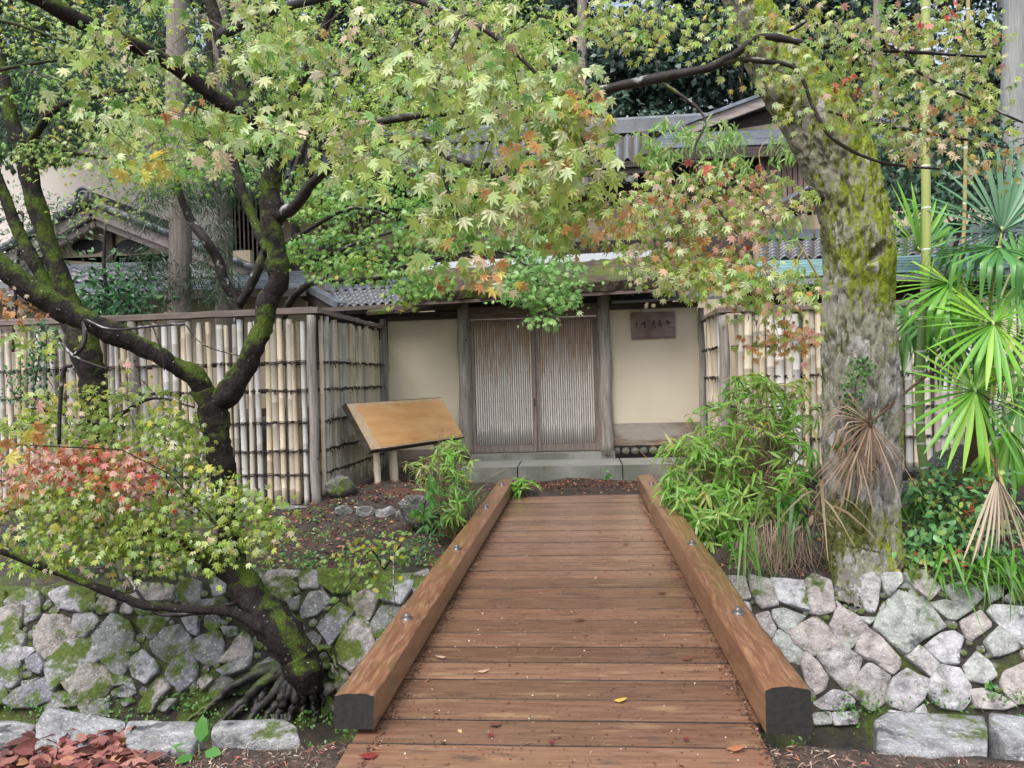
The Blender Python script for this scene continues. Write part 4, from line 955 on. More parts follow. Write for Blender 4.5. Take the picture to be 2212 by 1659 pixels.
# gable at the right
A, L1, R1_ = at(1690, 208, 17.0), at(1470, 290, 17.0), at(1925, 292, 17.0)
for P_, Q_ in ((A, L1), (A, R1_)):
    m = MB(); m.bar(P_ + np.array([0, -.3, -.05]), Q_ + np.array([0, -.3, -.05]), .10, .20); m.build('bargeboard', MAT['barge'], mh)
    m = MB(); m.slab([P_ + np.array([0, -.42, .06]), Q_ + np.array([0, -.42, .06]), Q_ + np.array([0, 4, .06]), P_ + np.array([0, 4, .06])], (0, 0, 1), .07); m.build('gable_roof', MAT['slate'], mh)
tri = [L1 + np.array([.3, .05, -.05]), R1_ + np.array([-.3, .05, -.05]), A + np.array([0, .05, -.2])]
m = MB(); m.add([*tri, *[p + np.array([0, .15, 0]) for p in tri]], [(0, 1, 2), (5, 4, 3), (0, 3, 4, 1), (1, 4, 5, 2), (2, 5, 3, 0)]); m.build('gable_wall', MAT['dark'], mh)
tri = [L1 + np.array([1.0, .0, .02]), R1_ + np.array([-1.0, .0, .02]), A + np.array([0, .0, -.55])]
m = MB(); m.add([*tri, *[p + np.array([0, .06, 0]) for p in tri]], [(0, 1, 2), (5, 4, 3), (0, 3, 4, 1), (1, 4, 5, 2), (2, 5, 3, 0)]); m.build('gable_panel', MAT['tanplaster'], mh)
E0, E1, R0, R1 = at(1395, 322, 14.9), at(1990, 300, 14.9), at(1440, 286, 16.9), at(1960, 270, 16.9)
for j in range(6):
    t0, t1 = j / 6, (j + 1.15) / 6; up_ = np.array([0, 0, .03])
    m = MB(); m.slab([E0 + (R0 - E0) * t0 + up_, E1 + (R1 - E1) * t0 + up_, E1 + (R1 - E1) * t1, E0 + (R0 - E0) * t1], (0, 0, -1), .026); m.build('slate_course', MAT['slate'], mh)
m = MB(); m.bar(E0 + np.array([0, .05, -.12]), E1 + np.array([0, .05, -.12]), .08, .2); m.build('fascia', MAT['dark'], mh)

# annex roofs to the right, seen left and right of the big trunk
an = thing('annex', 'low annex with a green copper lower roof behind the right hand fence', 'house', (5.5, 13, .4))
wallrect(an, 'tan_wall', 1640, 440, 2300, 800, 14.0, 'tanplaster', .2)
m = MB(); m.bar(at(1655, 466, 13.6), at(1760, 412, 13.6), .1, .14); m.build('bargeboard', MAT['dark'], an); m = MB(); m.bar(at(1650, 458, 13.7), at(1760, 400, 13.7), .14, .10); m.build('verge', MAT['slate'], an)
m = MB(); m.bar(at(1655, 466, 13.6) + np.array([0, .5, 0]), at(1760, 412, 13.6) + np.array([0, .5, 0]), .9, .1); m.build('roof_slope', MAT['slate'], an)
E0, E1, R0, R1 = at(1640, 560, 12.6), at(2300, 545, 12.6), at(1640, 520, 13.9), at(2300, 500, 13.9)
tile_roof(an, E0, E1, R0, R1, 26, 6, amp=.03); m = MB(); m.bar(R0 + np.array([0, 0, .08]), R1 + np.array([0, 0, .08]), .2, .16); m.build('tile_ridge', MAT['slate'], an)
m = MB(); m.slab([E0, E1, R1, R0], (0, 0, -1), .08); m.build('roof_deck', MAT['dark'], an)
E0, E1, R0, R1 = at(1605, 603, 11.3), at(2300, 575, 11.3), at(1605, 566, 12.4), at(2300, 540, 12.4)
nb_ = 26
for j in range(6):
    t0, t1 = j / 6, (j + 1.12) / 6; up_ = np.array([0, 0, .016])
    m = MB(); m.slab([E0 + (R0 - E0) * t0 + up_, E1 + (R1 - E1) * t0 + up_, E1 + (R1 - E1) * t1, E0 + (R0 - E0) * t1], (0, 0, -1), .014); m.build('copper_course', MAT['copper'], an)
m = MB(); m.bar(E0 + np.array([0, .05, -.06]), E1 + np.array([0, .05, -.06]), .06, .09); m.build('fascia', MAT['metal'], an)
wallrect(an, 'lower_wall', 1610, 600, 2300, 850, 12.2, 'dark', .15)
# ================================================================== LEAF TEMPLATES (x side, y towards the tip, z along the normal)
def fan(angs, lens, sinus, shoulder, droop):
    pts = []; tipm = []
    order = sorted(range(len(angs)), key=lambda i: angs[i])
    for q, i in enumerate(order):
        a, L = R(angs[i]), lens[i]
        if q > 0:
            am = R((angs[i] + angs[order[q - 1]]) / 2); pts.append((math.sin(am) * sinus, math.cos(am) * sinus)); tipm.append(0)
        d = np.array([math.sin(a), math.cos(a)]); s = np.array([d[1], -d[0]])
        if shoulder:
            p = d * L * .52 - s * L * shoulder; pts.append(tuple(p)); tipm.append(.3)
        pts.append(tuple(d * L)); tipm.append(1)
        if shoulder:
            p = d * L * .52 + s * L * shoulder; pts.append(tuple(p)); tipm.append(.3)
    V = [(0, 0, 0)] + [(x, y, -droop * (x * x + y * y) + (.05 if tm == 0 else (.0 if tm == 1 else -.02))) for (x, y), tm in zip(pts, tipm)]
    n = len(pts)
    T = [(0, i, i + 1) for i in range(1, n)] + [(0, n, 1)]
    return np.array(V), np.array(T), np.array([0] + tipm)
ANG = (0, 38, -38, 77, -77, 122, -122); LEN = (1, .93, .93, .74, .74, .42, .42)
TPL_A = fan(ANG, LEN, .30, .15, .22)                        # near maple leaf, 27 faces
TPL_B = fan(ANG, LEN, .27, 0, .22)                          # mid maple leaf, 13 faces
TPL_C = fan((0, 50, -50, 105, -105), (1, .9, .9, .6, .6), .28, 0, .2)   # far maple leaf
def lance(w, n=3, droop=.35, fold=.04):
    V = [(0, 0, 0)]; tm = [0]
    for k in range(1, n + 1):
        y = k / (n + 1); ww = w * (math.sin(math.pi * min(1, y ** .75 * 1.02)) ** .8)
        V += [(-ww, y, -droop * y * y + fold * (ww / w)), (0, y, -droop * y * y), (ww, y, -droop * y * y + fold * (ww / w))]; tm += [.2, .2, .2]
    V.append((0, 1, -droop)); tm.append(1)
    T = [(0, 2, 1), (0, 3, 2)]
    for k in range(n - 1):
        a = 1 + 3 * k; b = a + 3
        T += [(a, a + 1, b + 1), (a, b + 1, b), (a + 1, a + 2, b + 2), (a + 1, b + 2, b + 1)]
    a = 1 + 3 * (n - 1); e = len(V) - 1
    T += [(a, a + 1, e), (a + 1, a + 2, e)]
    return np.array(V), np.array(T), np.array(tm)
TPL_SASA = lance(.085, 3, .35); TPL_BROAD = lance(.24, 2, .2, .06); TPL_NEED = (np.array([(-.05, 0, 0), (.05, 0, 0), (0, 1, -.2)]), np.array([(0, 1, 2)]), np.array([0, 0, 1]))
TPL_OVAL = lance(.30, 2, .15, .05)
TPL_CARD = (np.array([(0, 0, 0), (-.34, .5, .06), (.34, .5, .06), (0, 1, -.1)]), np.array([(0, 2, 1), (1, 2, 3)]), np.array([0, 0, 0, 0]))

def leaf_arrays(tpl, P, Tn, N, S, C, C2=None, wob=True):
    V0, T0, tm = tpl; k = len(V0); n = len(P)
    Tn = nrm(Tn); N = nrm(N - Tn * np.sum(N * Tn, 1, keepdims=True)); B = np.cross(Tn, N)
    zf = rng.uniform(-.2, 2.6, (n, 1)) if wob else np.ones((n, 1))
    V = (P[:, None, :] + S[:, None, None] * (V0[None, :, 0:1] * B[:, None] + V0[None, :, 1:2] * Tn[:, None] + (V0[None, :, 2] * zf)[:, :, None] * N[:, None]))
    T = (T0[None] + (np.arange(n) * k)[:, None, None])
    if C2 is None: C2 = C
    Cc = C[:, None, :] * (1 - tm[None, :, None]) + C2[:, None, :] * tm[None, :, None]
    return V.reshape(-1, 3), T.reshape(-1, 3), Cc.reshape(-1, 3)

def pick(pal, n):
    cs = np.array([c for c, _ in pal]); ws = np.array([w_ for _, w_ in pal], float); ws /= ws.sum()
    return cs[rng.choice(len(cs), n, p=ws)]
class Leaves:
    """collects the leaves of one plant"""
    def __init__(s): s.P = []; s.T = []; s.N = []; s.S = []; s.C = []; s.C2 = []
    def add(s, P, T, N, S, C, C2=None):
        for a, b in zip((s.P, s.T, s.N, s.S, s.C, s.C2), (P, T, N, S, C, C if C2 is None else C2)): a.append(np.asarray(b, float))
    def build(s, parent, tpl, mat, nobj=300, name='leaf', stuff='foliage', nvar=18):
        P, T, N, S, C, C2 = [np.concatenate(a) for a in (s.P, s.T, s.N, s.S, s.C, s.C2)]
        T = nrm(T); N = nrm(N - T * np.sum(N * T, 1, keepdims=True))
        rest = np.ones(len(P), bool)
        if nobj:
            q = proj(P); vis = (q[:, 2] > .3) & (q[:, 0] > 10) & (q[:, 0] < 2200) & (q[:, 1] > 10) & (q[:, 1] < 1650)
            big = np.where(vis, S / np.maximum(q[:, 2], .3), 0)
            idx = np.argsort(-big)[:min(nobj, int(vis.sum()))]; rest[idx] = False
            vi = rng.choice(idx, nvar); vm = []
            for v in vi:
                V0, F0, tm = tpl; zf = rng.uniform(-.2, 2.4)
                VV = V0 * np.array([1, 1, zf])
                vm.append(mesh_tri(name, VV, F0, MAT[mat], C[v] * (1 - tm[:, None]) + C2[v] * tm[:, None]))
            D = ((C[idx][:, None] - C[vi][None]) ** 2).sum(-1); pickv = D.argmin(1)
            pl = wloc(parent)
            for i, j in zip(idx, pickv):
                o = bpy.data.objects.new(name, vm[j]); COL.objects.link(o); o.parent = parent
                B = np.cross(T[i], N[i]); sz = S[i]; p = P[i] - pl
                o.matrix_basis = Matrix(((B[0] * sz, T[i][0] * sz, N[i][0] * sz, p[0]), (B[1] * sz, T[i][1] * sz, N[i][1] * sz, p[1]), (B[2] * sz, T[i][2] * sz, N[i][2] * sz, p[2]), (0, 0, 0, 1)))
        if rest.any():
            V, F, Cc = leaf_arrays(tpl, P[rest], T[rest], N[rest], S[rest], C[rest], C2[rest])
            put(stuff, mesh_tri(stuff, V, F, MAT[mat], Cc), parent, kind='stuff')

def sprays(ells, n):
    """spray centres spread through ellipses given in view coordinates with a depth range"""
    wts = np.array([e[6] for e in ells], float); wts /= wts.sum()
    out = []; ke = rng.choice(len(ells), n, p=wts)
    for k in ke:
        e = ells[k]; r = math.sqrt(rng.random()); a = rng.uniform(0, 6.283)
        out.append((at(e[0] + e[2] * r * math.cos(a), e[1] + e[3] * r * math.sin(a), rng.uniform(e[4], e[5])), k))
    return np.array([o[0] for o in out]), ke
def connect(mb, centres, nodes, r0=.004, r1=.0016, sag=.03, sides=3, maxd=9):
    """twigs: every spray joins the nearest point already joined to the plant"""
    nodes = np.asarray(nodes, float)
    d0 = np.array([np.min(np.linalg.norm(nodes - c, axis=1)) for c in centres])
    for i in np.argsort(d0):
        c = centres[i]; dd = np.linalg.norm(nodes - c, axis=1); j = dd.argmin()
        if dd[j] > maxd: continue
        a = nodes[j]; L = dd[j]
        mid = (a + c) / 2 + rng.normal(size=3) * .06 * L + np.array([0, 0, .06 * L])
        rr = min(r0 * 2.2, r1 + r0 * L * .8)
        mb.tube([a, a * .25 + mid * .5 + c * .25 + rng.normal(size=3) * .01, mid * .5 + c * .5, c], [rr, rr * .8, r1 * 1.2, r1], sides)
        nodes = np.vstack([nodes, mid, c])
def maple_mass(LV, mb, nodes, ells, n, per, spread, size, flat=.5, hang=.75, jit=.18, face=(0, -.65, .5), twig=.004, tipc=None, other=.25):
    C_, ke = sprays(ells, n)
    connect(mb, C_, nodes, r0=twig, r1=twig * .4)
    for c, k in zip(C_, ke):
        pal = ells[k][7]; m = max(2, int(rng.normal(per, per * .25)))
        base = pick(pal, 1)[0]
        off = rng.normal(size=(m, 3)) * spread * np.array([1, 1, flat])
        off[:, 2] -= .25 * np.linalg.norm(off[:, :2], axis=1)
        P = c + off
        T = nrm(off + rng.normal(size=(m, 3)) * spread * .5) * (1 - hang) + np.array([0, 0, -1]) * hang + rng.normal(size=(m, 3)) * .28
        N = np.array(face) + rng.normal(size=(m, 3)) * .42
        S = size * rng.uniform(.52, 1.18, m)
        col = np.where(rng.random((m, 1)) < other, pick(pal, m), base) * rng.uniform(1 - jit, 1 + jit, (m, 1)) * rng.uniform(.93, 1.07, (m, 3))
        tc = (np.array(pick(tipc, m)) if tipc else col)
        mixf = rng.uniform(0, .75, (m, 1)) if tipc else 0
        LV.add(P, T, N, S, col, col * (1 - mixf) + tc * mixf)

GRN = (.22, .41, .10); YGR = (.38, .49, .11); PALE = (.55, .65, .33); LIME = (.37, .55, .12); DGR = (.075, .16, .04)
TANP = (.64, .52, .36); ORG = (.60, .30, .11); PNK = (.63, .33, .27); RED = (.58, .10, .075); YEL = (.62, .54, .10); BLUEG = (.16, .34, .15)
NEARP = [(YGR, 4), (GRN, 3.4), (PALE, 4.5), (LIME, 2.4), (TANP, .9), (ORG, .12)]
NEARR = [(YGR, 4), (GRN, 2.6), (PALE, 3.6), (TANP, 1.5), (LIME, 1.5), (ORG, .6), (PNK, .25)]
EDGE = [(ORG, 3), (TANP, 3), (YEL, 1.5), (YGR, 2)]
MIDR = [(YGR, 5), (PALE, 2.6), (TANP, 2.6), (ORG, 1.3), (PNK, .9), (GRN, 1.6), (LIME, 1.5)]
PINK = [(PNK, 3), (RED, 2), (TANP, 1), (ORG, 1)]
YELG = [(YGR, 4), (LIME, 3), (PALE, 1.3), (YEL, .5), (GRN, 1)]
FRESH = [((.21, .42, .10), 4), ((.29, .48, .12), 3), (LIME, 2), (BLUEG, .6)]
TIPS = [(ORG, 2), (TANP, 2), (PNK, 1.4), (YGR, 3)]

# ================================================================== THE LEANING MAPLE AT THE LEFT OF THE BRIDGE
mapleA = thing('maple_tree', 'mossy forked maple leaning out of the left ditch wall beside the bridge', 'tree', tuple(at(650, 1440, 5.1)))
limbsA = {
 'trunk': [(668, 1490, 5.02, 30), (650, 1430, 5.02, 41), (610, 1370, 5.02, 41), (562, 1312, 5.05, 38), (522, 1256, 5.1, 36), (498, 1212, 5.14, 32), (498, 1150, 5.18, 28), (494, 1080, 5.2, 26), (480, 1005, 5.2, 26), (470, 940, 5.2, 27), (462, 880, 5.2, 31), (497, 842, 5.2, 27), (530, 785, 5.22, 24), (562, 722, 5.25, 22), (578, 660, 5.3, 23), (602, 600, 5.3, 24), (598, 540, 5.3, 22), (590, 470, 5.3, 21), (586, 415, 5.3, 21), (590, 355, 5.3, 20), (603, 305, 5.3, 18), (622, 250, 5.3, 14), (650, 180, 5.3, 11), (690, 90, 5.25, 9), (740, -40, 5.2, 7)],
 'limb1': [(466, 900, 5.2, 22), (442, 845, 5.17, 25), (420, 812, 5.12, 22), (372, 786, 5.05, 20), (322, 757, 4.98, 22), (250, 722, 4.9, 24), (180, 690, 4.85, 24), (110, 652, 4.8, 26), (50, 612, 4.75, 26), (0, 572, 4.7, 26), (-120, 490, 4.6, 24)],
 'limb2': [(592, 320, 5.3, 15), (575, 280, 5.25, 18), (537, 254, 5.15, 20), (454, 201, 5.0, 17), (352, 128, 4.8, 16), (201, 57, 4.5, 19), (87, 0, 4.3, 17), (-90, -90, 4.1, 15)],
 'limb3': [(545, 258, 5.16, 18), (528, 222, 5.2, 18), (508, 165, 5.25, 17), (474, 74, 5.3, 15), (440, -60, 5.35, 12)],
 'limb4': [(602, 312, 5.3, 14), (640, 282, 5.2, 11), (690, 267, 5.1, 9), (790, 268, 5.0, 9), (880, 252, 4.9, 8), (960, 243, 4.85, 8), (1100, 226, 4.8, 8), (1280, 200, 4.75, 10), (1400, 172, 4.7, 10), (1520, 150, 4.65, 9), (1565, 130, 4.63, 9), (1600, 108, 4.6, 8), (1640, 80, 4.6, 7), (1700, 86, 4.6, 8), (1790, 100, 4.6, 6), (1960, 112, 4.6, 4), (2130, 122, 4.6, 3)],
 'limb5': [(596, 470, 5.3, 14), (632, 450, 5.2, 14), (662, 412, 5.1, 12), (690, 380, 5.0, 11), (760, 332, 4.7, 9), (850, 302, 4.4, 7), (936, 306, 4.2, 7), (963, 337, 4.15, 7), (1024, 356, 4.1, 7), (1074, 348, 4.1, 6), (1150, 330, 4.1, 4)],
 'limb6': [(580, 545, 5.3, 13), (558, 500, 5.4, 12), (528, 425, 5.5, 11), (505, 350, 5.6, 10), (482, 282, 5.7, 9), (462, 215, 5.8, 8), (450, 60, 5.9, 6)],
 'limb7': [(1555, 138, 4.63, 7), (1600, 130, 4.63, 7), (1650, 133, 4.63, 6), (1720, 150, 4.62, 4), (1760, 240, 4.6, 3.5), (1800, 300, 4.6, 3.5), (1900, 350, 4.6, 3.2), (2030, 365, 4.6, 2.5)],
 'limb8': [(628, 1400, 5.0, 20), (590, 1372, 4.95, 16), (545, 1345, 4.92, 13), (500, 1322, 4.9, 11), (430, 1316, 4.85, 10), (330, 1310, 4.8, 10), (280, 1296, 4.78, 10), (200, 1265, 4.75, 9), (100, 1228, 4.7, 8), (0, 1190, 4.6, 7)],
 'limb9': [(510, 1302, 5.0, 5), (440, 1320, 4.86, 6), (380, 1327, 4.82, 6), (330, 1318, 4.8, 4), (270, 1240, 4.8, 3)],
 'limb10': [(500, 1232, 5.12, 24), (454, 1208, 5.12, 26), (400, 1178, 5.12, 24), (352, 1160, 5.12, 23), (285, 1142, 5.12, 22)],
 'limb11': [(1700, 70, 4.6, 3.5), (1740, 45, 4.6, 4), (1735, 10, 4.6, 4.5), (1725, -40, 4.6, 5)], 'limb12': [(1960, 118, 4.6, 3), (1990, 160, 4.6, 3), (2100, 215, 4.6, 2.5), (2210, 265, 4.6, 2)],
 'limb13': [(1790, 240, 4.6, 3), (1860, 262, 4.6, 4), (1960, 280, 4.6, 4), (2080, 300, 4.6, 3), (2180, 320, 4.6, 2)], 'limb14': [(1420, 170, 4.7, 4), (1520, 250, 4.6, 3), (1500, 330, 4.5, 3), (1540, 430, 4.45, 3), (1600, 520, 4.4, 2.5)],
 'limb15': [(474, 74, 5.3, 12), (600, 20, 4.4, 10), (800, -20, 3.8, 9), (1000, 40, 3.4, 7), (1130, 130, 3.3, 5), (1250, 280, 3.3, 4), (1290, 420, 3.3, 3)],
 'limb16': [(1000, 40, 3.4, 6), (940, 200, 3.2, 4), (960, 380, 3.2, 4), (1000, 500, 3.2, 3)]}
nodesA = []
for nm, sp in limbsA.items():
    P_, r_ = limb(sp, 9)
    P_ = P_ + np.stack([np.sin(np.arange(len(P_)) * .53 + q) for q in (0, 2, 4)], 1) * (r_[:, None] * .07)
    r_ = r_ * (1 + .05 * np.sin(np.arange(len(r_)) * .47 + len(nm)))
    mossy = nm in ('trunk', 'limb1', 'limb6', 'limb8', 'limb10', 'limb3', 'limb2')
    m = MB(); m.tube(P_, r_, 20 if r_.max() > .05 else 8, nz=((.22, 7), (.12, 24)))
    m.build('trunk' if nm == 'trunk' else 'limb', MAT['mossbark' if mossy else 'branch'], mapleA, smooth=True)
    if nm not in ('trunk', 'limb1', 'limb8', 'limb9', 'limb10'): nodesA.append(P_)
nodesA = np.vstack(nodesA)
# small bare twigs and knots
m = MB()
for sp in ([(180, 695, 4.8, 5), (183, 720, 4.75, 6), (178, 748, 4.7, 6), (160, 768, 4.7, 4)], [(182, 690, 4.8, 4), (240, 712, 4.75, 3), (330, 705, 4.7, 3), (400, 700, 4.7, 2)], [(330, 705, 4.7, 2), (350, 760, 4.7, 2), (355, 800, 4.7, 1.5)], [(155, 790, 4.7, 4), (138, 800, 4.7, 5), (130, 880, 4.7, 4.5), (128, 960, 4.7, 4)], [(120, 720, 4.78, 3), (160, 770, 4.7, 4), (240, 800, 4.7, 2)], [(400, 700, 4.7, 1.8), (440, 745, 4.7, 1.5), (520, 770, 4.7, 1.2)]):
    P_, r_ = limb(sp, 4); m.tube(P_, r_, 5)
m.build('dead_twig', MAT['branch'], mapleA, smooth=True)
# roots down the wall
m = MB()
for x1, y1, w_, mid in ((470, 1560, 14, (575, 1470)), (430, 1545, 13, (560, 1450)), (520, 1575, 12, (600, 1490)), (560, 1570, 12, (612, 1500)), (592, 1572, 13, (622, 1500)), (625, 1560, 11, (640, 1510)), (700, 1520, 12, (690, 1480)), (718, 1470, 10, (700, 1440)), (400, 1560, 10, (520, 1470)), (655, 1540, 10, (655, 1500)), (610, 1560, 8, (600, 1480)), (730, 1445, 9, (700, 1400)), (545, 1540, 15, (590, 1455)), (500, 1550, 10, (560, 1480)), (680, 1550, 9, (675, 1500))):
    pts = [(655 + random.uniform(-22, 14), 1425, w_ + 9), (*mid, w_ + 2), ((mid[0] + x1) / 2 + random.uniform(-8, 8), (mid[1] + y1) / 2 + random.uniform(-14, 4), w_ * .85), (x1, y1, w_ * .5)]
    P4 = []
    for i, (x, y, r_) in enumerate(pts):
        p = onplane(x, y, WP + WN * (.10 if i < 2 else .05), WN); P4.append([*p, r_ * 5.0 / FPX * .82])
    S = spline(np.array(P4), 6); S[:, :3] += rng.normal(size=(len(S), 3)) * .006
    m.tube(S[:, :3], np.maximum(S[:, 3] * (1 + rng.normal(size=len(S)) * .07), .006), 8, bump=.06)
m.build('root', MAT['root'], mapleA, smooth=True)
LA = Leaves(); tw = MB()
near = [(800, 120, 300, 130, 3.0, 4.0, 9, NEARP), (420, 60, 260, 80, 3.0, 4.2, 5, NEARP), (1050, 110, 230, 110, 2.8, 3.6, 7, NEARP), (1170, 290, 120, 130, 2.8, 3.6, 8, NEARR), (1140, 420, 120, 60, 2.8, 3.6, 4, NEARR), (870, 350, 150, 60, 2.7, 3.5, 5, NEARP), (960, 180, 120, 60, 2.8, 3.5, 3, NEARP), (1255, 400, 65, 140, 2.9, 3.6, 5, NEARR), (1180, 455, 120, 70, 2.9, 3.6, 4, NEARR), (985, 480, 50, 95, 2.8, 3.3, 3, NEARP),
        (260, 165, 140, 100, 2.7, 3.4, 4, NEARP), (390, 290, 130, 75, 2.7, 3.4, 4, NEARP), (590, 300, 75, 50, 2.8, 3.3, 1.6, NEARP), (640, 170, 120, 120, 3.0, 4.0, 4, NEARP), (340, 350, 60, 40, 2.7, 3.2, 1.2, [(YEL, 2), (YGR, 3)]),
        (1290, 450, 28, 90, 3.0, 3.4, 1.4, EDGE), (1215, 190, 50, 70, 2.9, 3.3, 2.0, NEARR), (1262, 240, 30, 40, 2.9, 3.3, 1.3, EDGE), (1040, 590, 25, 40, 2.8, 3.1, .7, EDGE), (890, 295, 22, 22, 3.4, 3.6, .22, PINK), (798, 392, 8, 14, 2.9, 3.0, .13, [(RED, 1)]), (720, 360, 60, 60, 2.8, 3.3, 1.2, NEARP), (780, 280, 90, 60, 3.0, 3.6, 2, NEARP)]
maple_mass(LA, tw, nodesA, near, 370, 8, .066, .049, hang=.72, tipc=TIPS)
mid = [(1540, 420, 190, 55, 4.3, 4.7, 5, MIDR), (1500, 500, 180, 95, 4.3, 4.8, 9, MIDR), (1440, 580, 90, 34, 4.2, 4.6, 1.8, NEARR), (1560, 600, 130, 45, 4.2, 4.6, 3.2, NEARR), (1670, 640, 85, 62, 4.2, 4.6, 3, MIDR), (1600, 500, 40, 40, 4.2, 4.6, .5, PINK), (1390, 470, 55, 75, 4.2, 4.7, 1.8, NEARR), (1690, 730, 65, 32, 4.3, 4.6, .9, [(ORG, 2), (YGR, 2), (PNK, 1)]), (1530, 378, 110, 12, 4.3, 4.6, .6, PINK)]
maple_mass(LA, tw, nodesA, mid, 290, 7.5, .075, .042, hang=.70, tipc=TIPS)
upr = [(1500, 50, 230, 55, 4.5, 5.2, 5, YELG), (1330, 35, 110, 45, 4.6, 5.2, 2, YELG), (1600, 110, 70, 30, 4.5, 4.9, .7, YELG), (1800, 60, 200, 55, 4.4, 5.0, 4, NEARR), (1850, 150, 200, 50, 4.4, 4.9, 4.5, NEARR), (1760, 190, 100, 60, 4.4, 4.9, 2.5, YELG), (2000, 240, 170, 70, 4.4, 4.9, 4, MIDR), (2120, 200, 90, 90, 4.4, 4.9, 2.5, NEARR), (1890, 250, 110, 50, 4.4, 4.8, 2, NEARR), (1990, 55, 70, 20, 4.4, 4.7, .5, PINK), (1820, 185, 25, 10, 4.4, 4.6, .28, [(RED, 3), (PNK, 1)]), (2060, 15, 24, 12, 4.4, 4.6, .25, [(RED, 2), (PNK, 1)]), (2130, 330, 80, 40, 4.4, 4.7, 1.4, EDGE), (2010, 130, 110, 70, 4.5, 5.2, 3, NEARR), (2030, 40, 90, 50, 4.5, 5.2, 2, YELG), (2120, 110, 80, 60, 4.5, 5.2, 2, NEARR), (1980, 320, 40, 30, 4.4, 4.6, .5, EDGE)]
maple_mass(LA, tw, nodesA, upr, 350, 7, .08, .040, hang=.66, tipc=TIPS)
tw.build('twigs', MAT['twig'], mapleA, kind='stuff')
LA.build(mapleA, TPL_A, 'leaf', 300)

# ------------------------------------------------------------------ low maple with red flush at the left
mapleB = thing('maple_tree', 'low bushy yellow green maple with a red flush, hanging over the left ditch wall', 'tree', tuple(at(262, 1245, 5.95)))
P_, r_ = limb([(272, 1250, 5.95, 13), (262, 1200, 5.92, 15), (248, 1150, 5.9, 14), (235, 1110, 5.88, 14), (232, 1040, 5.8, 12), (240, 960, 5.7, 10), (250, 880, 5.6, 7)], 5)
m = MB(); m.tube(P_, r_, 10, bump=.06); m.build('trunk', MAT['bigbark'], mapleB, smooth=True)
nodB = [P_]
for sp in ([(245, 1000, 5.75, 6), (300, 1010, 5.5, 5), (390, 1062, 5.3, 4), (440, 1110, 5.2, 3), (480, 1145, 5.15, 2.5)], [(240, 1050, 5.8, 7), (160, 1060, 5.4, 5), (60, 1090, 5.1, 4), (-20, 1120, 5, 3)], [(300, 1065, 5.4, 3), (350, 1075, 5.35, 4), (420, 1110, 5.3, 3), (450, 1125, 5.2, 2)], [(245, 930, 5.65, 6), (160, 900, 5.4, 4), (60, 880, 5.2, 3)], [(250, 900, 5.6, 6), (330, 860, 5.4, 4), (420, 880, 5.3, 2)]):
    P_, r_ = limb(sp, 5); m = MB(); m.tube(P_, r_, 6, bump=.05); m.build('limb', MAT['branch'], mapleB, smooth=True); nodB.append(P_)
LB = Leaves(); tw = MB()
OLV = [((.44, .52, .11), 4), ((.34, .47, .085), 3), ((.25, .40, .08), 2), (PALE, 2), (YEL, .6), (TANP, .8)]
low = [(220, 890, 190, 80, 5.0, 5.7, 8, OLV), (330, 950, 120, 70, 5.0, 5.5, 4.5, OLV), (110, 960, 120, 80, 5.0, 5.6, 5, OLV), (180, 1050, 140, 60, 4.8, 5.3, 4, OLV), (90, 1130, 110, 90, 4.7, 5.1, 7, OLV), (230, 1120, 140, 70, 4.7, 5.1, 7, OLV), (340, 1170, 100, 70, 4.8, 5.1, 4, OLV), (430, 1050, 90, 70, 5.0, 5.3, 3, OLV), (400, 960, 60, 60, 5.0, 5.4, 1.6, OLV), (540, 1120, 65, 65, 4.95, 5.05, 3.2, OLV), (505, 1060, 30, 30, 4.95, 5.05, 1, OLV), (150, 1200, 130, 35, 4.7, 5.0, 2.4, OLV), (440, 1185, 60, 45, 4.85, 5.0, 1.4, OLV),
       (200, 1000, 110, 40, 4.7, 5.0, 4.6, PINK), (300, 1045, 50, 35, 4.7, 4.9, 1.6, PINK), (60, 1010, 80, 45, 4.6, 4.9, 2.2, [(PNK, 3), (ORG, 2), (TANP, 2)]), (100, 985, 60, 22, 4.7, 4.9, .8, PINK), (0, 1090, 60, 40, 4.6, 4.9, 1, [(ORG, 2), (PNK, 2), (TANP, 1)]), (40, 650, 60, 38, 4.6, 4.9, 1.2, [(ORG, 2), (TANP, 2)]), (60, 730, 75, 30, 4.7, 5.0, 1.0, OLV), (250, 785, 26, 8, 4.7, 4.8, .18, PINK)]
maple_mass(LB, tw, np.vstack(nodB), low, 900, 7, .075, .042, hang=.5, face=(0, -.55, .65))
# blurred orange leaves close to the lens at the left edge
c = at(25, 960, 2.0); n_ = 7
LB.add(c + rng.normal(size=(n_, 3)) * np.array([.035, .04, .05]), np.tile([.2, 0, -1], (n_, 1)) + rng.normal(size=(n_, 3)) * .3, np.tile([0, -1, .3], (n_, 1)) + rng.normal(size=(n_, 3)) * .4, np.full(n_, .042), pick([(ORG, 2), (YEL, 1), (PNK, 1)], n_))
connect(tw, np.array([c]), np.vstack(nodB), r0=.002, r1=.002)
tw.build('twigs', MAT['twig'], mapleB, kind='stuff'); LB.build(mapleB, TPL_A, 'leaf', 300)

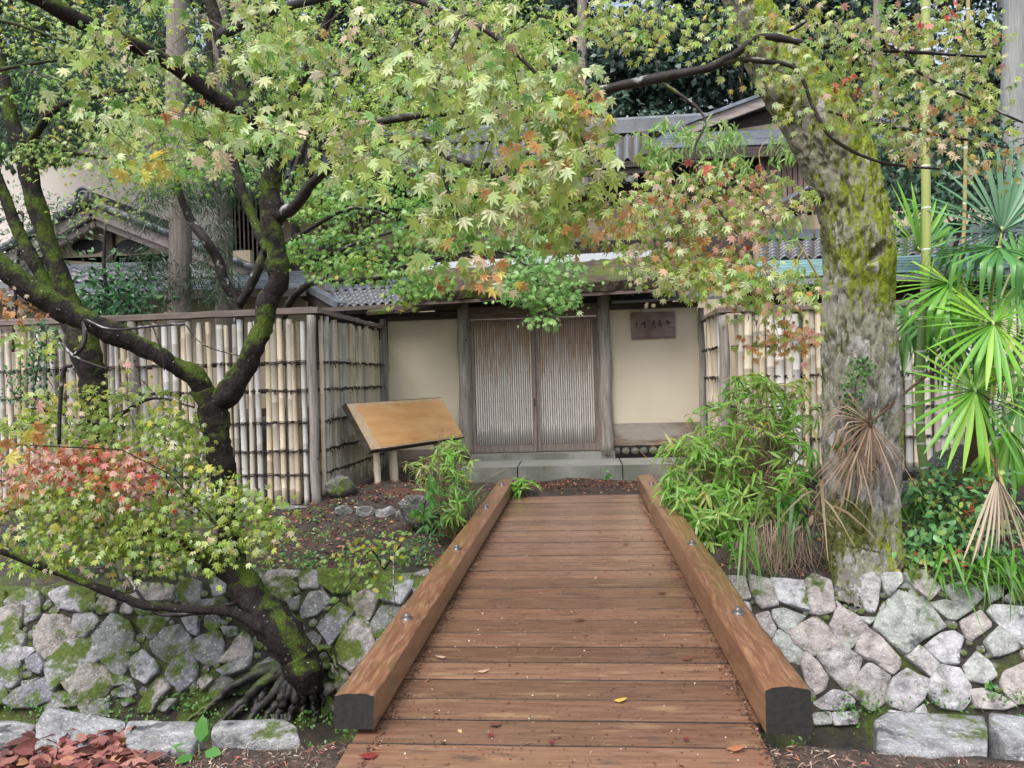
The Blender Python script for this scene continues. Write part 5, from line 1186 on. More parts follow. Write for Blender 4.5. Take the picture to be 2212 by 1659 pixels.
# ------------------------------------------------------------------ twin trunked tree by the left fence
mapleD = thing('maple_tree', 'dark mossy tree with two leaning trunks in front of the left fence', 'tree', tuple(at(210, 1100, 7.6)))
nodD = []
for nm, sp in (('trunk', [(212, 1130, 7.6, 34), (208, 1040, 7.6, 31), (204, 930, 7.6, 29), (200, 830, 7.6, 29), (185, 760, 7.6, 32), (160, 690, 7.6, 26), (130, 600, 7.6, 22), (100, 510, 7.6, 20), (72, 420, 7.6, 21), (52, 330, 7.6, 22), (25, 260, 7.6, 16), (5, 150, 7.6, 13), (-20, 20, 7.6, 11)]), ('trunk', [(178, 740, 7.6, 22), (120, 650, 7.55, 17), (75, 570, 7.5, 15), (35, 490, 7.5, 14), (5, 410, 7.5, 12), (-60, 250, 7.5, 10)]), ('limb', [(60, 320, 7.6, 10), (90, 270, 7.5, 9), (130, 230, 7.4, 8), (200, 210, 7.2, 5), (300, 190, 7.0, 4)]), ('limb', [(-10, 40, 7.0, 4), (60, 60, 6.6, 4), (140, 90, 6.4, 3)]), ('limb', [(0, 150, 7.4, 5), (60, 140, 7.0, 4), (130, 128, 6.8, 3)]), ('limb', [(65, 300, 7.6, 7), (160, 330, 7.4, 5), (260, 350, 7.3, 4), (330, 400, 7.2, 3)])):
    P_, r_ = limb(sp, 5); m = MB(); m.tube(P_, r_ * (1 + rng.normal(size=len(r_)) * .05), 12 if nm == 'trunk' else 6, bump=.05); m.build(nm, MAT['mossbark'], mapleD, smooth=True); nodD.append(P_)
LD = Leaves(); tw = MB()
topl = [(120, 60, 170, 80, 6.4, 7.6, 5, YELG), (300, 230, 190, 90, 6.6, 7.8, 6, YELG), (200, 320, 150, 60, 6.8, 7.6, 4, YELG), (60, 180, 100, 60, 6.6, 7.6, 2, FRESH), (470, 290, 120, 60, 6.8, 7.6, 3, FRESH), (400, 345, 150, 32, 6.6, 7.4, 4.5, FRESH), (340, 380, 90, 25, 6.6, 7.2, 2, FRESH), (240, 430, 60, 40, 7.0, 7.6, 1.4, YELG), (420, 60, 160, 80, 6.8, 7.8, 3, YELG), (640, 130, 90, 90, 6.8, 7.6, 3.2, FRESH), (90, 330, 60, 40, 7.2, 7.6, .9, YELG), (540, 370, 60, 40, 7, 7.5, 1, FRESH)]
maple_mass(LD, tw, np.vstack(nodD), topl, 560, 9, .13, .046, flat=.25, hang=.35, face=(0, -.5, .7), twig=.005)
tw.build('twigs', MAT['twig'], mapleD, kind='stuff'); LD.build(mapleD, TPL_B, 'leaf', 300)

# ------------------------------------------------------------------ thin maple behind the fence, fresh green sprays over the gate
mapleE = thing('maple_tree', 'slender maple behind the left fence with fresh green sprays hanging before the gate', 'tree', tuple(at(515, 720, 9.2)))
nodE = []
for nm, sp in (('trunk', [(515, 800, 9.2, 12), (515, 700, 9.2, 12), (510, 650, 9.2, 11), (485, 610, 9.15, 12), (470, 560, 9.1, 12), (445, 520, 9.0, 11), (415, 480, 9.0, 10), (392, 430, 8.9, 8), (378, 370, 8.8, 6)]), ('limb', [(515, 660, 9.2, 10), (540, 620, 9.2, 10), (562, 570, 9.2, 11), (580, 520, 9.2, 10), (610, 440, 9.2, 8), (650, 330, 9.2, 6), (700, 200, 9.2, 5)]), ('limb', [(600, 720, 9.3, 9), (618, 670, 9.2, 9), (645, 630, 9.0, 8), (690, 607, 8.8, 7), (770, 607, 8.6, 7), (830, 597, 8.5, 7), (880, 575, 8.4, 7), (930, 562, 8.3, 5), (1040, 540, 8.2, 4), (1120, 560, 8.1, 3), (1170, 620, 8.1, 2)]), ('limb', [(565, 560, 9.2, 6), (660, 500, 9.0, 5), (760, 450, 8.8, 4), (850, 470, 8.6, 3)]), ('limb', [(700, 605, 8.8, 4), (740, 540, 8.7, 4), (850, 500, 8.5, 3), (950, 470, 8.4, 2)])):
    P_, r_ = limb(sp, 5); m = MB(); m.tube(P_, r_, 9, bump=.05); m.build(nm, MAT['branch'], mapleE, smooth=True); nodE.append(P_)
LE = Leaves(); tw = MB()
F2 = [((.22, .43, .13), 4), ((.29, .50, .16), 4), ((.40, .56, .22), 2)]
gs = [(1165, 575, 75, 35, 7.9, 8.4, 2.6, F2), (1150, 630, 65, 26, 7.9, 8.3, 2.2, F2), (1195, 650, 40, 22, 7.9, 8.2, 1.1, F2), (1165, 690, 14, 14, 7.9, 8.1, .35, F2), (1240, 595, 18, 35, 8.0, 8.3, .6, F2), (1130, 510, 90, 40, 8.0, 8.6, 2.0, F2), (700, 540, 90, 40, 8.6, 9.2, 3.6, FRESH), (760, 580, 90, 30, 8.4, 8.8, 2.6, FRESH), (800, 440, 130, 60, 8.5, 9.2, 5, FRESH), (880, 520, 110, 50, 8.3, 8.8, 4, FRESH), (900, 590, 80, 40, 8.2, 8.5, 2.4, FRESH), (700, 430, 80, 50, 8.8, 9.4, 2.5, FRESH), (900, 625, 45, 15, 8.2, 8.4, .8, FRESH), (960, 420, 110, 60, 8.3, 8.8, 3.5, FRESH), (1090, 450, 80, 50, 8.2, 8.6, 2, FRESH), (870, 640, 30, 20, 8.2, 8.4, .4, [(YEL, 1), (YGR, 2)]), (790, 560, 40, 30, 8.4, 8.6, .5, [(YEL, 1), (LIME, 2)]), (1000, 380, 120, 50, 8.4, 9, 2, FRESH)]
maple_mass(LE, tw, np.vstack(nodE), gs, 620, 9, .10, .054, flat=.22, hang=.30, face=(0, -.6, .62), twig=.005)
tw.build('twigs', MAT['twig'], mapleE, kind='stuff'); LE.build(mapleE, TPL_A, 'leaf', 300)

# ------------------------------------------------------------------ yellow green maple behind the gate, filling the top of the view
mapleF = thing('maple_tree', 'tall yellow green maple behind the gate roof, filling the upper middle', 'tree', tuple(at(640, 760, 12.6)))
nodF = []
for nm, sp in (('trunk', [(655, 800, 12.6, 14), (650, 600, 12.6, 12), (640, 480, 12.6, 11), (668, 340, 12.6, 10), (700, 200, 12.6, 9), (715, 60, 12.6, 7), (730, -80, 12.6, 6)]), ('limb', [(690, 240, 12.6, 6), (760, 170, 12.4, 6), (770, 70, 12.2, 5), (800, -20, 12, 4)]), ('limb', [(680, 280, 12.6, 6), (850, 200, 12.2, 5), (1000, 120, 12, 5), (1150, 60, 12, 4)]), ('limb', [(700, 180, 12.6, 5), (920, 60, 12.2, 4), (1060, 20, 12, 3)]), ('limb', [(660, 380, 12.6, 5), (850, 330, 12.3, 4), (1050, 260, 12.1, 3)])):
    P_, r_ = limb(sp, 5); m = MB(); m.tube(P_, r_, 8, bump=.05); m.build(nm, MAT['branch'], mapleF, smooth=True); nodF.append(P_)
LF = Leaves(); tw = MB()
Y3 = [((.38, .58, .10), 4), ((.50, .64, .15), 3), ((.50, .54, .22), 2), ((.21, .34, .085), 2)]
fs = [(800, 70, 210, 100, 11.6, 13, 6, Y3), (1060, 60, 150, 90, 11.6, 13, 6, Y3), (950, 190, 210, 80, 11.6, 12.8, 7, Y3), (1130, 170, 90, 90, 11.6, 12.6, 4, Y3), (760, 240, 130, 80, 11.8, 13, 4, Y3), (900, 300, 170, 60, 11.6, 12.6, 4, Y3), (1150, 290, 70, 60, 11.6, 12.4, 2, Y3), (640, 130, 100, 110, 11.8, 13, 3, Y3), (560, 60, 100, 80, 11.8, 13, 2, Y3), (680, 420, 60, 60, 11.9, 12.6, 1.3, Y3)]
maple_mass(LF, tw, np.vstack(nodF), fs, 1000, 12, .20, .068, flat=.28, hang=.32, face=(0, -.5, .7), twig=.006)
tw.build('twigs', MAT['twig'], mapleF, kind='stuff'); LF.build(mapleF, TPL_C, 'leaf', 300)

# ================================================================== THE BIG OLD TRUNK AT THE RIGHT
big = thing('old_tree', 'huge leaning trunk with yellow moss growing on the right ditch wall', 'tree', tuple(at(1860, 1230, 6.15)))
spec = [(1838, 1325, 5.62, 30), (1838, 1292, 5.75, 44), (1846, 1250, 5.95, 68), (1857, 1205, 6.1, 79), (1858, 1120, 6.15, 80), (1860, 1000, 6.15, 84), (1860, 880, 6.15, 82), (1857, 760, 6.15, 77), (1856, 660, 6.15, 74), (1856, 560, 6.15, 77), (1842, 460, 6.15, 73), (1822, 380, 6.15, 76), (1793, 310, 6.15, 82), (1752, 240, 6.12, 78), (1705, 170, 6.05, 72), (1665, 110, 6.0, 66), (1630, 40, 5.9, 56), (1585, -60, 5.8, 46), (1540, -200, 5.7, 40)]
P_, r_ = limb(spec, 16)
r_ = r_ * .91; V = []; sides = 150; n_ = len(P_); d = nrm(np.gradient(P_, axis=0)); u = nrm(np.cross(d[0], [0, 1, 0])); FA = math.atan2(np.cross(d[0], u) @ np.array([0, -1, 0]), u @ np.array([0, -1, 0]))
for i in range(n_):
    u = nrm(u - d[i] * (u @ d[i])); v = np.cross(d[i], u)
    for k in range(sides):
        a = 6.2832 * k / sides; z = P_[i][2]
        f_ = 1 + .045 * math.sin(2 * a + z * 1.3) + .02 * math.sin(5 * a + 2.1 * z)
        ad = (a - FA + math.pi) % (2 * math.pi) - math.pi
        f_ += .08 * math.exp(-((z - 2.54) / .07) ** 2) * math.exp(-(ad / .5) ** 2) + .04 * math.exp(-((z - 2.36) / .05) ** 2) * math.exp(-(ad / .4) ** 2) - .34 * math.exp(-(abs((z - 2.45 - .03 * math.sin(9 * ad)) / .042)) ** 4) * math.exp(-(abs(ad / .20)) ** 4)
        if z < .75: f_ += (.75 - z) * .30 * max(0, math.sin(3 * a + .6)) 
        q = P_[i] + r_[i] * f_ * (math.cos(a) * u + math.sin(a) * v)
        cr = 1 - abs(frac(q, 9, 4, 3.2))                  # furrows run up the trunk
        q = q + nrm(q - P_[i]) * (.020 * frac(q, 3.5, 3, 1.6) - .034 * max(0, cr - .78) / .22 + .009 * frac(q, 34, 2, 20))
        V.append(q)
F = [(i * sides + k, i * sides + (k + 1) % sides, (i + 1) * sides + (k + 1) % sides, (i + 1) * sides + k) for i in range(n_ - 1) for k in range(sides)]
m = MB(); m.add(V, F); m.build('trunk', MAT['bigbark'], big, smooth=True)
# branch stub scars and a hollow
m = MB(); P_, r_ = limb([(1775, 432, 6.0, 10), (1752, 416, 5.95, 10), (1742, 408, 5.93, 7)], 4); m.tube(P_, r_, 9, bump=.15); m.build('stub', MAT['branch'], big, smooth=True)
for x, y, r0_ in ((1838, 552, 30), (1880, 900, 0)):
    if r0_:
        c = at(x, y, 5.845); m = MB(); q = [c + np.array([math.cos(t) * .075 * (1 + .25 * math.sin(3 * t + 1)), 0, math.sin(t) * .032 * (1 + .3 * math.cos(2 * t))]) for t in np.linspace(0, 6.283, 18)[:-1]]
        m.add(q + [p + np.array([0, .1, .03]) for p in q], [tuple(range(17))[::-1]] + [(i, (i + 1) % 17, 17 + (i + 1) % 17, 17 + i) for i in range(17)]); 0 and m.build('hollow', MAT['ink'], big)
# ivy on the trunk
IV = Leaves()
ivp = []
for cx_, cy_, rx, ry, k in ((1845, 830, 26, 60, 120), (1870, 790, 22, 25, 50), (1850, 905, 20, 25, 40), (1830, 870, 18, 25, 30), (1895, 900, 40, 10, 25), (1835, 985, 14, 50, 26)):
    for _ in range(k):
        a = rng.uniform(0, 6.28); r1 = math.sqrt(rng.random()); x, y = cx_ + rx * r1 * math.cos(a), cy_ + ry * r1 * math.sin(a)
        dx = (x - 1860) / 82; Yt = 6.15 - .30 * math.sqrt(max(0, 1 - min(.95, dx * dx))) - .025
        ivp.append(at(x, y, Yt))
ivp = np.array(ivp); k = len(ivp)
IV.add(ivp, np.tile([0, -.2, -1], (k, 1)) + rng.normal(size=(k, 3)) * .5, np.tile([0, -1, .35], (k, 1)) + rng.normal(size=(k, 3)) * .3, rng.uniform(.022, .040, k), pick([((.06, .17, .035), 3), ((.09, .22, .05), 2), ((.16, .26, .06), 1)], k))
ivy = thing('ivy', 'small leaved green ivy creeping up the big mossy trunk', 'vine', tuple(at(1850, 930, 5.8)))
m = MB()
for sp in ([(1838, 1010, 5.84, 2), (1845, 900, 5.83, 2), (1850, 820, 5.83, 2), (1875, 770, 5.83, 2)], [(1900, 890, 5.86, 2), (1935, 860, 6.0, 2)], [(1840, 930, 5.83, 2), (1828, 870, 5.85, 2)]):
    P_, r_ = limb(sp, 5); m.tube(P_, r_, 4)
m.build('stem', MAT['twig'], ivy); IV.build(ivy, TPL_OVAL, 'glossleaf', 200)

# ================================================================== TALL TREES BEHIND
def ctrunk(name, label, cat, x, Y, r, mat, xt=None, group=None, ybot=760, ytop=-120):
    p0 = at(x, ybot, Y); p0[2] = float(gz(p0[0], p0[1])) - .05; p1 = at(x if xt is None else xt, ytop, Y)
    t = thing(name, label, cat, tuple(p0), group)
    N = 16; pts = [p0 + (p1 - p0) * k / N + np.array([.02 * math.sin(k), 0, 0]) for k in range(N + 1)]
    rad = [r * Y / FPX * (1.12 if k == 0 else 1.0 - .010 * k) for k in range(N + 1)]
    m = MB(); m.tube(pts, rad, 14, bump=.035); m.build('trunk', MAT[mat], t, smooth=True)
    return t, np.array(pts)
def needle_mass(t, nodes, ells, n, per, spread, size, pal, nobj=0, down=.6, twig=.006):
    L = Leaves(); tw = MB(); C_, ke = sprays(ells, n); connect(tw, C_, nodes, r0=twig, r1=.003)
    for c in C_:
        m = per; off = rng.normal(size=(m, 3)) * spread * np.array([1, 1, .5]); base = pick(pal, 1)[0] * rng.uniform(.75, 1.25)
        L.add(c + off, nrm(off) * .6 + np.array([0, 0, -down]) + rng.normal(size=(m, 3)) * .35, np.array([0, -.6, .6]) + rng.normal(size=(m, 3)) * .5, size * rng.uniform(.6, 1.3, m), base * rng.uniform(.8, 1.2, (m, 1)))
    tw.build('twigs', MAT['twig'], t, kind='stuff'); return L
CED = [((.035, .085, .035), 3), ((.05, .11, .045), 2), ((.025, .06, .03), 2)]
tc1, p_ = ctrunk('cedar_tree', 'straight grey brown cedar trunk just behind the left fence, the wider of the pair', 'tree', 387, 10.6, 26, 'cedarbark', 378, 'cedar trunks behind the left fence')
L = needle_mass(tc1, p_, [(330, 590, 60, 60, 10.0, 10.9, 3, 0), (450, 600, 60, 55, 10.0, 10.8, 3, 0), (390, 420, 90, 40, 9.8, 10.8, 2, 0), (330, 470, 50, 40, 10, 10.8, 1, 0), (460, 520, 30, 40, 10, 10.8, 1, 0)], 150, 34, .13, .11, CED); L.build(tc1, TPL_NEED, 'leaf', 0)
tc2, p_ = ctrunk('cedar_tree', 'narrower brown cedar trunk behind the fence, right of its wider twin', 'tree', 486, 11.4, 20, 'cedarbark', 468, 'cedar trunks behind the left fence')
L = needle_mass(tc2, p_, [(470, 420, 60, 50, 10.6, 11.6, 2, 0), (440, 230, 150, 110, 10.5, 12.5, 4, 0), (560, 400, 50, 40, 10.6, 11.4, 1.4, 0), (330, 120, 170, 110, 11, 12.5, 4, 0), (120, 200, 150, 80, 10.5, 12.5, 4, 0), (60, 290, 90, 40, 10.5, 12, 2, 0)], 320, 34, .19, .14, CED); L.build(tc2, TPL_NEED, 'leaf', 0)
tc3, p_ = ctrunk('cedar_tree', 'pale grey cedar trunk at the far upper right edge', 'tree', 2192, 15, 26, 'greycedar', 2190, 'tall trunks at the upper right')
tc4, p4_ = ctrunk('cedar_tree', 'thin distant trunk left of the pale cedar at the upper right', 'tree', 1885, 22, 9, 'cedarbark', 1895, 'tall trunks at the upper right', ytop=-150)
tc5, p5_ = ctrunk('cedar_tree', 'dark slim trunk far behind the roof, upper middle gap in the leaves', 'tree', 1262, 24, 12, 'cedarbark', 1255, None, ytop=-150)
HAZE_TINT = [((.045, .085, .06), 3), ((.07, .12, .085), 2), ((.035, .065, .055), 2), ((.09, .14, .10), 1)]  # bluish haze of distance mixed into the leaf colours
def crown(t, ells, n, per, spread, size, pal, nodes):
    L = Leaves(); tw = MB(); C_, ke = sprays(ells, n); connect(tw, C_, nodes, r0=.02, r1=.008, maxd=99)
    for c in C_:
        m = int(per * rng.uniform(.5, 1.4)); v = rng.normal(size=(m, 3)); off = nrm(v) * spread * rng.random((m, 1)) ** .5 * np.array([1, 1, .7])
        base = pick(pal, 1)[0] * rng.uniform(.7, 1.3)
        L.add(c + off, off + np.array([0, 0, -.25 * spread]) + rng.normal(size=(m, 3)) * spread * .5, nrm(off) + np.array([0, -.4, .7]) + rng.normal(size=(m, 3)) * .5, size * rng.uniform(.6, 1.3, m), base * rng.uniform(.8, 1.25, (m, 1)))
    tw.build('limbs', MAT['dark'], t, kind='stuff'); L.build(t, TPL_CARD, 'glossleaf', 0, stuff='crown')
for k, (x, Y, r, ells, lab) in enumerate((
    (1420, 25, 16, [(1400, 190, 130, 110, 24, 27, 3, 0), (1480, 100, 120, 90, 24, 27, 3, 0)], 'dark evergreen behind the tiled ridge, middle of the gap in the leaves'),
    (1600, 27, 18, [(1590, 160, 120, 100, 26, 29, 3, 0), (1650, 40, 130, 90, 26, 30, 3, 0)], 'dark evergreen standing behind the gable beside the big trunk'),
    (1240, 27, 16, [(1250, 150, 110, 150, 26, 29, 3, 0), (1180, 40, 120, 90, 26, 30, 2, 0)], 'dark evergreen left of the gap in the leaves above the roof'),
    (1040, 26, 16, [(1040, 220, 120, 120, 25, 28, 3, 0), (980, 60, 140, 110, 25, 29, 3, 0)], 'evergreen behind the yellow green maple, upper middle'),
    (800, 27, 16, [(800, 240, 140, 110, 26, 29, 3, 0), (760, 60, 150, 120, 26, 30, 3, 0)], 'evergreen behind the upper left maple sprays'),
    (560, 26, 16, [(560, 250, 130, 100, 25, 28, 3, 0), (520, 60, 150, 120, 25, 29, 3, 0)], 'evergreen above the cedar trunks, upper left'),
    (300, 25, 16, [(300, 180, 150, 110, 24, 27, 3, 0), (260, 20, 150, 90, 24, 28, 2, 0)], 'evergreen above the cream house wall'),
    (60, 25, 16, [(60, 200, 150, 120, 24, 27, 3, 0), (20, 30, 150, 110, 24, 28, 3, 0)], 'evergreen at the far upper left corner'),
    (1960, 24, 14, [(1940, 230, 120, 90, 23, 26, 2, 0), (1900, 110, 110, 80, 23, 26, 1, 0)], 'evergreen right of the gable, behind the red tipped sprays'),
    (2170, 27, 16, [(2160, 240, 130, 100, 26, 29, 2, 0), (2120, 120, 110, 60, 26, 29, .8, 0)], 'evergreen behind the pale cedar trunk, right edge'),
    (1760, 30, 16, [(1760, 120, 140, 140, 29, 33, 3, 0), (1800, 0, 120, 60, 29, 33, 1.2, 0)], 'farthest evergreen behind the top of the leaning trunk'))):
    t, pn = ctrunk('evergreen_tree', lab, 'tree', x, Y, r * .6, 'greycedar' if k % 3 == 0 else 'cedarbark', x + random.uniform(-20, 20), 'forest trees on the slope behind', ybot=400, ytop=-260)
    crown(t, ells + [(x, -120, 180, 120, Y - 1, Y + 3, 2, 0)], 75, 190, 1.0, .24, HAZE_TINT, pn)
BLT = [((.045, .10, .035), 3), ((.07, .15, .05), 2), ((.11, .20, .06), 1)]
t, pn = ctrunk('evergreen_tree', 'bushy dark evergreen standing before the cream house wall, upper left', 'tree', -40, 12.8, 9, 'cedarbark', -20, None, ybot=760, ytop=-80)
crown(t, [(90, 190, 150, 75, 12.4, 13.6, 3, 0), (260, 215, 150, 60, 12.4, 13.6, 3, 0), (60, 300, 110, 40, 12.4, 13.4, 1.4, 0), (420, 190, 120, 60, 12.6, 13.6, 2, 0), (200, 60, 200, 80, 12.6, 14, 2, 0), (560, 180, 80, 60, 12.8, 13.8, 1, 0)], 130, 110, .38, .13, BLT, pn)
# darker wood on the rising slope behind them all
WL = Leaves(); n_ = 420
wx = rng.uniform(-40, 44, n_); wy = rng.uniform(33, 52, n_); wz = gz(wx, wy) + rng.uniform(-.5, 5, n_)
for c in np.stack([wx, wy, wz], 1):
    m = 75; off = nrm(rng.normal(size=(m, 3))) * 2.2 * rng.random((m, 1)) ** .4; base = pick(HAZE_TINT, 1)[0] * rng.uniform(.5, 1.0)
    WL.add(c + off, off + np.array([0, 0, -.5]) + rng.normal(size=(m, 3)), nrm(off) + np.array([0, -.5, .7]), .55 * rng.uniform(.6, 1.3, m), base * rng.uniform(.8, 1.2, (m, 1)))
P, T, N, S, C, C2 = [np.concatenate(a) for a in (WL.P, WL.T, WL.N, WL.S, WL.C, WL.C2)]
V, F, Cc = leaf_arrays(TPL_CARD, P, T, N, S, C); put('far_wood', mesh_tri('far_wood', V, F, MAT['glossleaf'], Cc), kind='stuff')
# ================================================================== BROAD LEAVED SHRUBS
def shrub(name, label, cat, base, ells, n, per, spread, size, pal, tpl, nobj, stems, mat='glossleaf', hang=.2, face=(0, -.6, .65), group=None, twig=.004):
    t = thing(name, label, cat, tuple(base), group); nodes = []
    for sp in stems:
        P_, r_ = limb(sp, 5); m = MB(); m.tube(P_, r_, 6, bump=.05); m.build('stem', MAT['branch'], t, smooth=True); nodes.append(P_)
    L = Leaves(); tw = MB(); C_, ke = sprays(ells, n); connect(tw, C_, np.vstack(nodes), r0=twig, r1=twig * .5)
    for c, k in zip(C_, ke):
        p_ = ells[k][7]; m = max(2, int(rng.normal(per, per * .25))); off = rng.normal(size=(m, 3)) * spread
        base_ = pick(p_, 1)[0]
        col = np.where(rng.random((m, 1)) < .3, pick(p_, m), base_) * rng.uniform(.8, 1.2, (m, 1))
        L.add(c + off, nrm(off) * (1 - hang) + np.array([0, 0, -hang]) + rng.normal(size=(m, 3)) * .3, np.array(face) + rng.normal(size=(m, 3)) * .45, size * rng.uniform(.7, 1.2, m), col)
    tw.build('twigs', MAT['twig'], t, kind='stuff'); L.build(t, tpl, mat, nobj); return t
CAM_ = [((.04, .14, .045), 3), ((.065, .19, .06), 2), ((.10, .24, .08), 1), ((.03, .09, .04), 2)]
shrub('camellia_shrub', 'glossy dark green shrub rising above the left fence between the trunks', 'shrub', at(240, 790, 8.9), [(255, 640, 75, 50, 8.6, 9.2, 3, CAM_), (270, 670, 75, 45, 8.5, 9.0, 2, CAM_), (215, 590, 40, 25, 8.7, 9.2, .5, CAM_), (190, 690, 40, 30, 8.5, 9, .8, CAM_)], 170, 7, .09, .085, CAM_, TPL_BROAD, 200, [[(240, 800, 8.9, 6), (245, 700, 8.9, 5), (225, 590, 8.9, 4), (228, 480, 8.9, 3)], [(240, 760, 8.9, 4), (280, 660, 8.8, 3)]])
WSH = [((.13, .20, .11), 3), ((.20, .26, .17), 2), ((.09, .16, .08), 1)]
shrub('shrub', 'pale leaved loose shrub beside the cream wall at the far left', 'shrub', at(30, 700, 9.6), [(40, 450, 90, 45, 9.3, 9.9, 3, WSH), (60, 520, 70, 50, 9.3, 9.9, 2, WSH), (150, 470, 40, 40, 9.4, 9.9, 1, WSH)], 110, 7, .10, .07, WSH, TPL_BROAD, 100, [[(30, 760, 9.6, 5), (35, 600, 9.6, 4), (50, 460, 9.6, 3)]])
shrub('ivy_shrub', 'dark leafy climber hanging over the bamboo poles at the far left', 'vine', at(80, 1000, 8.0), [(95, 745, 22, 50, 7.9, 8.15, 2, CAM_), (60, 830, 45, 50, 7.9, 8.15, 2, CAM_), (75, 910, 30, 50, 7.9, 8.1, 1.4, CAM_)], 90, 7, .05, .05, CAM_, TPL_OVAL, 120, [[(80, 1010, 8.1, 3), (70, 880, 8.1, 3), (90, 740, 8.1, 2)]])
shrub('camellia_shrub', 'dark leafed shrub under the low maple at the head of the left ditch wall', 'shrub', at(330, 1280, 6.1), [(310, 1190, 45, 50, 5.85, 6.2, 3, CAM_), (350, 1215, 45, 35, 5.8, 6.1, 2, CAM_), (200, 1180, 60, 40, 5.8, 6.2, 2, CAM_), (400, 1000, 40, 40, 6.2, 6.6, 1, CAM_), (380, 950, 25, 30, 6.2, 6.6, 1, CAM_), (90, 1170, 90, 40, 5.9, 6.3, 1.5, CAM_)], 120, 7, .055, .06, CAM_, TPL_BROAD, 200, [[(320, 1290, 6.0, 4), (325, 1200, 6.0, 3), (380, 1000, 6.3, 3)], [(330, 1280, 6.0, 3), (210, 1190, 6.0, 3), (100, 1180, 6.0, 2)]])
DARKW = [((.035, .085, .045), 3), ((.055, .12, .065), 2), ((.09, .16, .10), 1)]
shrub('evergreen_shrub', 'tall glossy dark shrub behind the bamboo culms, right of the big trunk', 'shrub', at(2000, 760, 11.0), [(1960, 330, 85, 60, 10.6, 11.4, 3, DARKW), (2050, 370, 110, 60, 10.6, 11.4, 4, DARKW), (1980, 430, 90, 50, 10.6, 11.4, 2.4, DARKW), (2130, 330, 70, 60, 10.6, 11.4, 2, DARKW), (2080, 450, 100, 50, 10.6, 11.4, 2, DARKW), (1940, 270, 60, 40, 10.6, 11.4, 1, DARKW), (2180, 520, 50, 90, 10.6, 11.2, 1.5, DARKW)], 260, 9, .16, .12, DARKW, TPL_BROAD, 200, [[(2010, 800, 11, 8), (2000, 520, 11, 7), (1985, 330, 11, 4)], [(2010, 700, 11, 6), (2080, 480, 11, 4), (2120, 340, 11, 3)]])
# ------------------------------------------------------------------ sasa clumps and bamboo sprays
SAS = [((.18, .40, .055), 4), ((.23, .42, .075), 3), ((.32, .46, .12), 1.5), ((.38, .36, .09), .5), ((.48, .40, .22), .25)]
SASD = [((.06, .16, .03), 3), ((.09, .21, .04), 2), ((.16, .28, .06), 1)]
DRY = [((.34, .26, .16), 3), ((.45, .37, .25), 2), ((.25, .18, .11), 1)]
def whorls(LV, mb, ells, n, L_, base_fn, per=7, droop=.35, stemr=.0028, w_up=.5):
    C_, ke = sprays(ells, n)
    for c, k in zip(C_, ke):
        p_ = ells[k][7]; m = max(3, int(rng.normal(per, 1.6)))
        b = base_fn(c); d = c - b
        mid = b + d * .5 + np.array([0, 0, .12 * np.linalg.norm(d[:2])]) + rng.normal(size=3) * .03
        mb.tube(spline([b, mid, c], 4), np.linspace(stemr, stemr * .5, 9), 4)
        ax = nrm(c - mid + np.array([0, -.1, .2]))
        v = rng.normal(size=(m, 3)); v = v - ax * (v @ ax)[:, None]; T = nrm(v) + ax * rng.uniform(-.2, .9, (m, 1)) + np.array([0, 0, -.28])
        P = c - ax * rng.uniform(0, .05, (m, 1)) + rng.normal(size=(m, 3)) * .008
        N = ax + np.array([0, -.3, w_up]) + rng.normal(size=(m, 3)) * .3
        base_ = pick(p_, 1)[0]; col = np.where(rng.random((m, 1)) < .25, pick(p_, m), base_) * rng.uniform(.8, 1.2, (m, 1))
        LV.add(P, T, N, L_ * rng.uniform(.6, 1.2, m), col, col * rng.uniform(.9, 1.15, (m, 1)))
def sasa(label, base, ells, n, L_, nobj, foot, dry=0, name='bamboo_grass', group='bamboo grass clumps'):
    t = thing(name, label, 'bamboo grass', tuple(base), group); LV = Leaves(); mb = MB()
    whorls(LV, mb, ells, n, L_, foot)
    for _ in range(dry):
        b = foot(np.array(base) + rng.normal(size=3) * .3); mb.tube(spline([b, b + rng.normal(size=3) * .08 + np.array([0, 0, .35]), b + rng.normal(size=3) * .2 + np.array([0, -.05, rng.uniform(.4, .9)])], 3), .0024, 3)
    mb.build('stems', MAT['twig'] if not dry else MAT['drystem'], t, kind='stuff'); LV.build(t, TPL_SASA, 'leaf', nobj); return t
def foot_to(cx, cy, sx, sy, pull=.75):
    def f(c):
        x = cx + (c[0] - cx) * (1 - pull) + rng.normal() * sx; y = cy + (c[1] - cy) * (1 - pull) + rng.normal() * sy
        return np.array([x, y, float(gz(x, y)) - .02])
    return f
b0 = at(1590, 1140, 7.3)
sasa('large bright green bamboo grass clump between the bridge and the big trunk', (b0[0], 7.4, .2),
     [(1490, 1000, 65, 60, 7.2, 7.9, 5, SAS), (1560, 960, 70, 50, 7.3, 8.0, 4, SAS), (1640, 880, 85, 55, 7.4, 8.2, 5, SAS), (1700, 900, 70, 55, 7.2, 8.0, 4, SAS), (1530, 1080, 70, 50, 6.9, 7.5, 5, SAS), (1470, 1050, 45, 40, 7.1, 7.6, 2.4, SAS), (1590, 1030, 60, 50, 7.1, 7.7, 3, SAS), (1720, 990, 50, 40, 7.0, 7.6, 2.4, SAS), (1720, 1050, 30, 35, 6.8, 7.2, 1.4, SAS), (1550, 1140, 50, 40, 6.7, 7.0, 3, SAS), (1640, 1090, 60, 40, 6.8, 7.3, 2, SAS), (1620, 830, 50, 25, 7.6, 8.2, 1.5, SAS), (1540, 890, 50, 35, 7.7, 8.2, 1.8, SAS), (1690, 830, 60, 30, 7.5, 8.2, 1.6, [((.48, .42, .12), 1), ((.2, .3, .06), 3)])], 430, .165, 300, foot_to(b0[0] - .05, 7.45, .22, .2), dry=150)
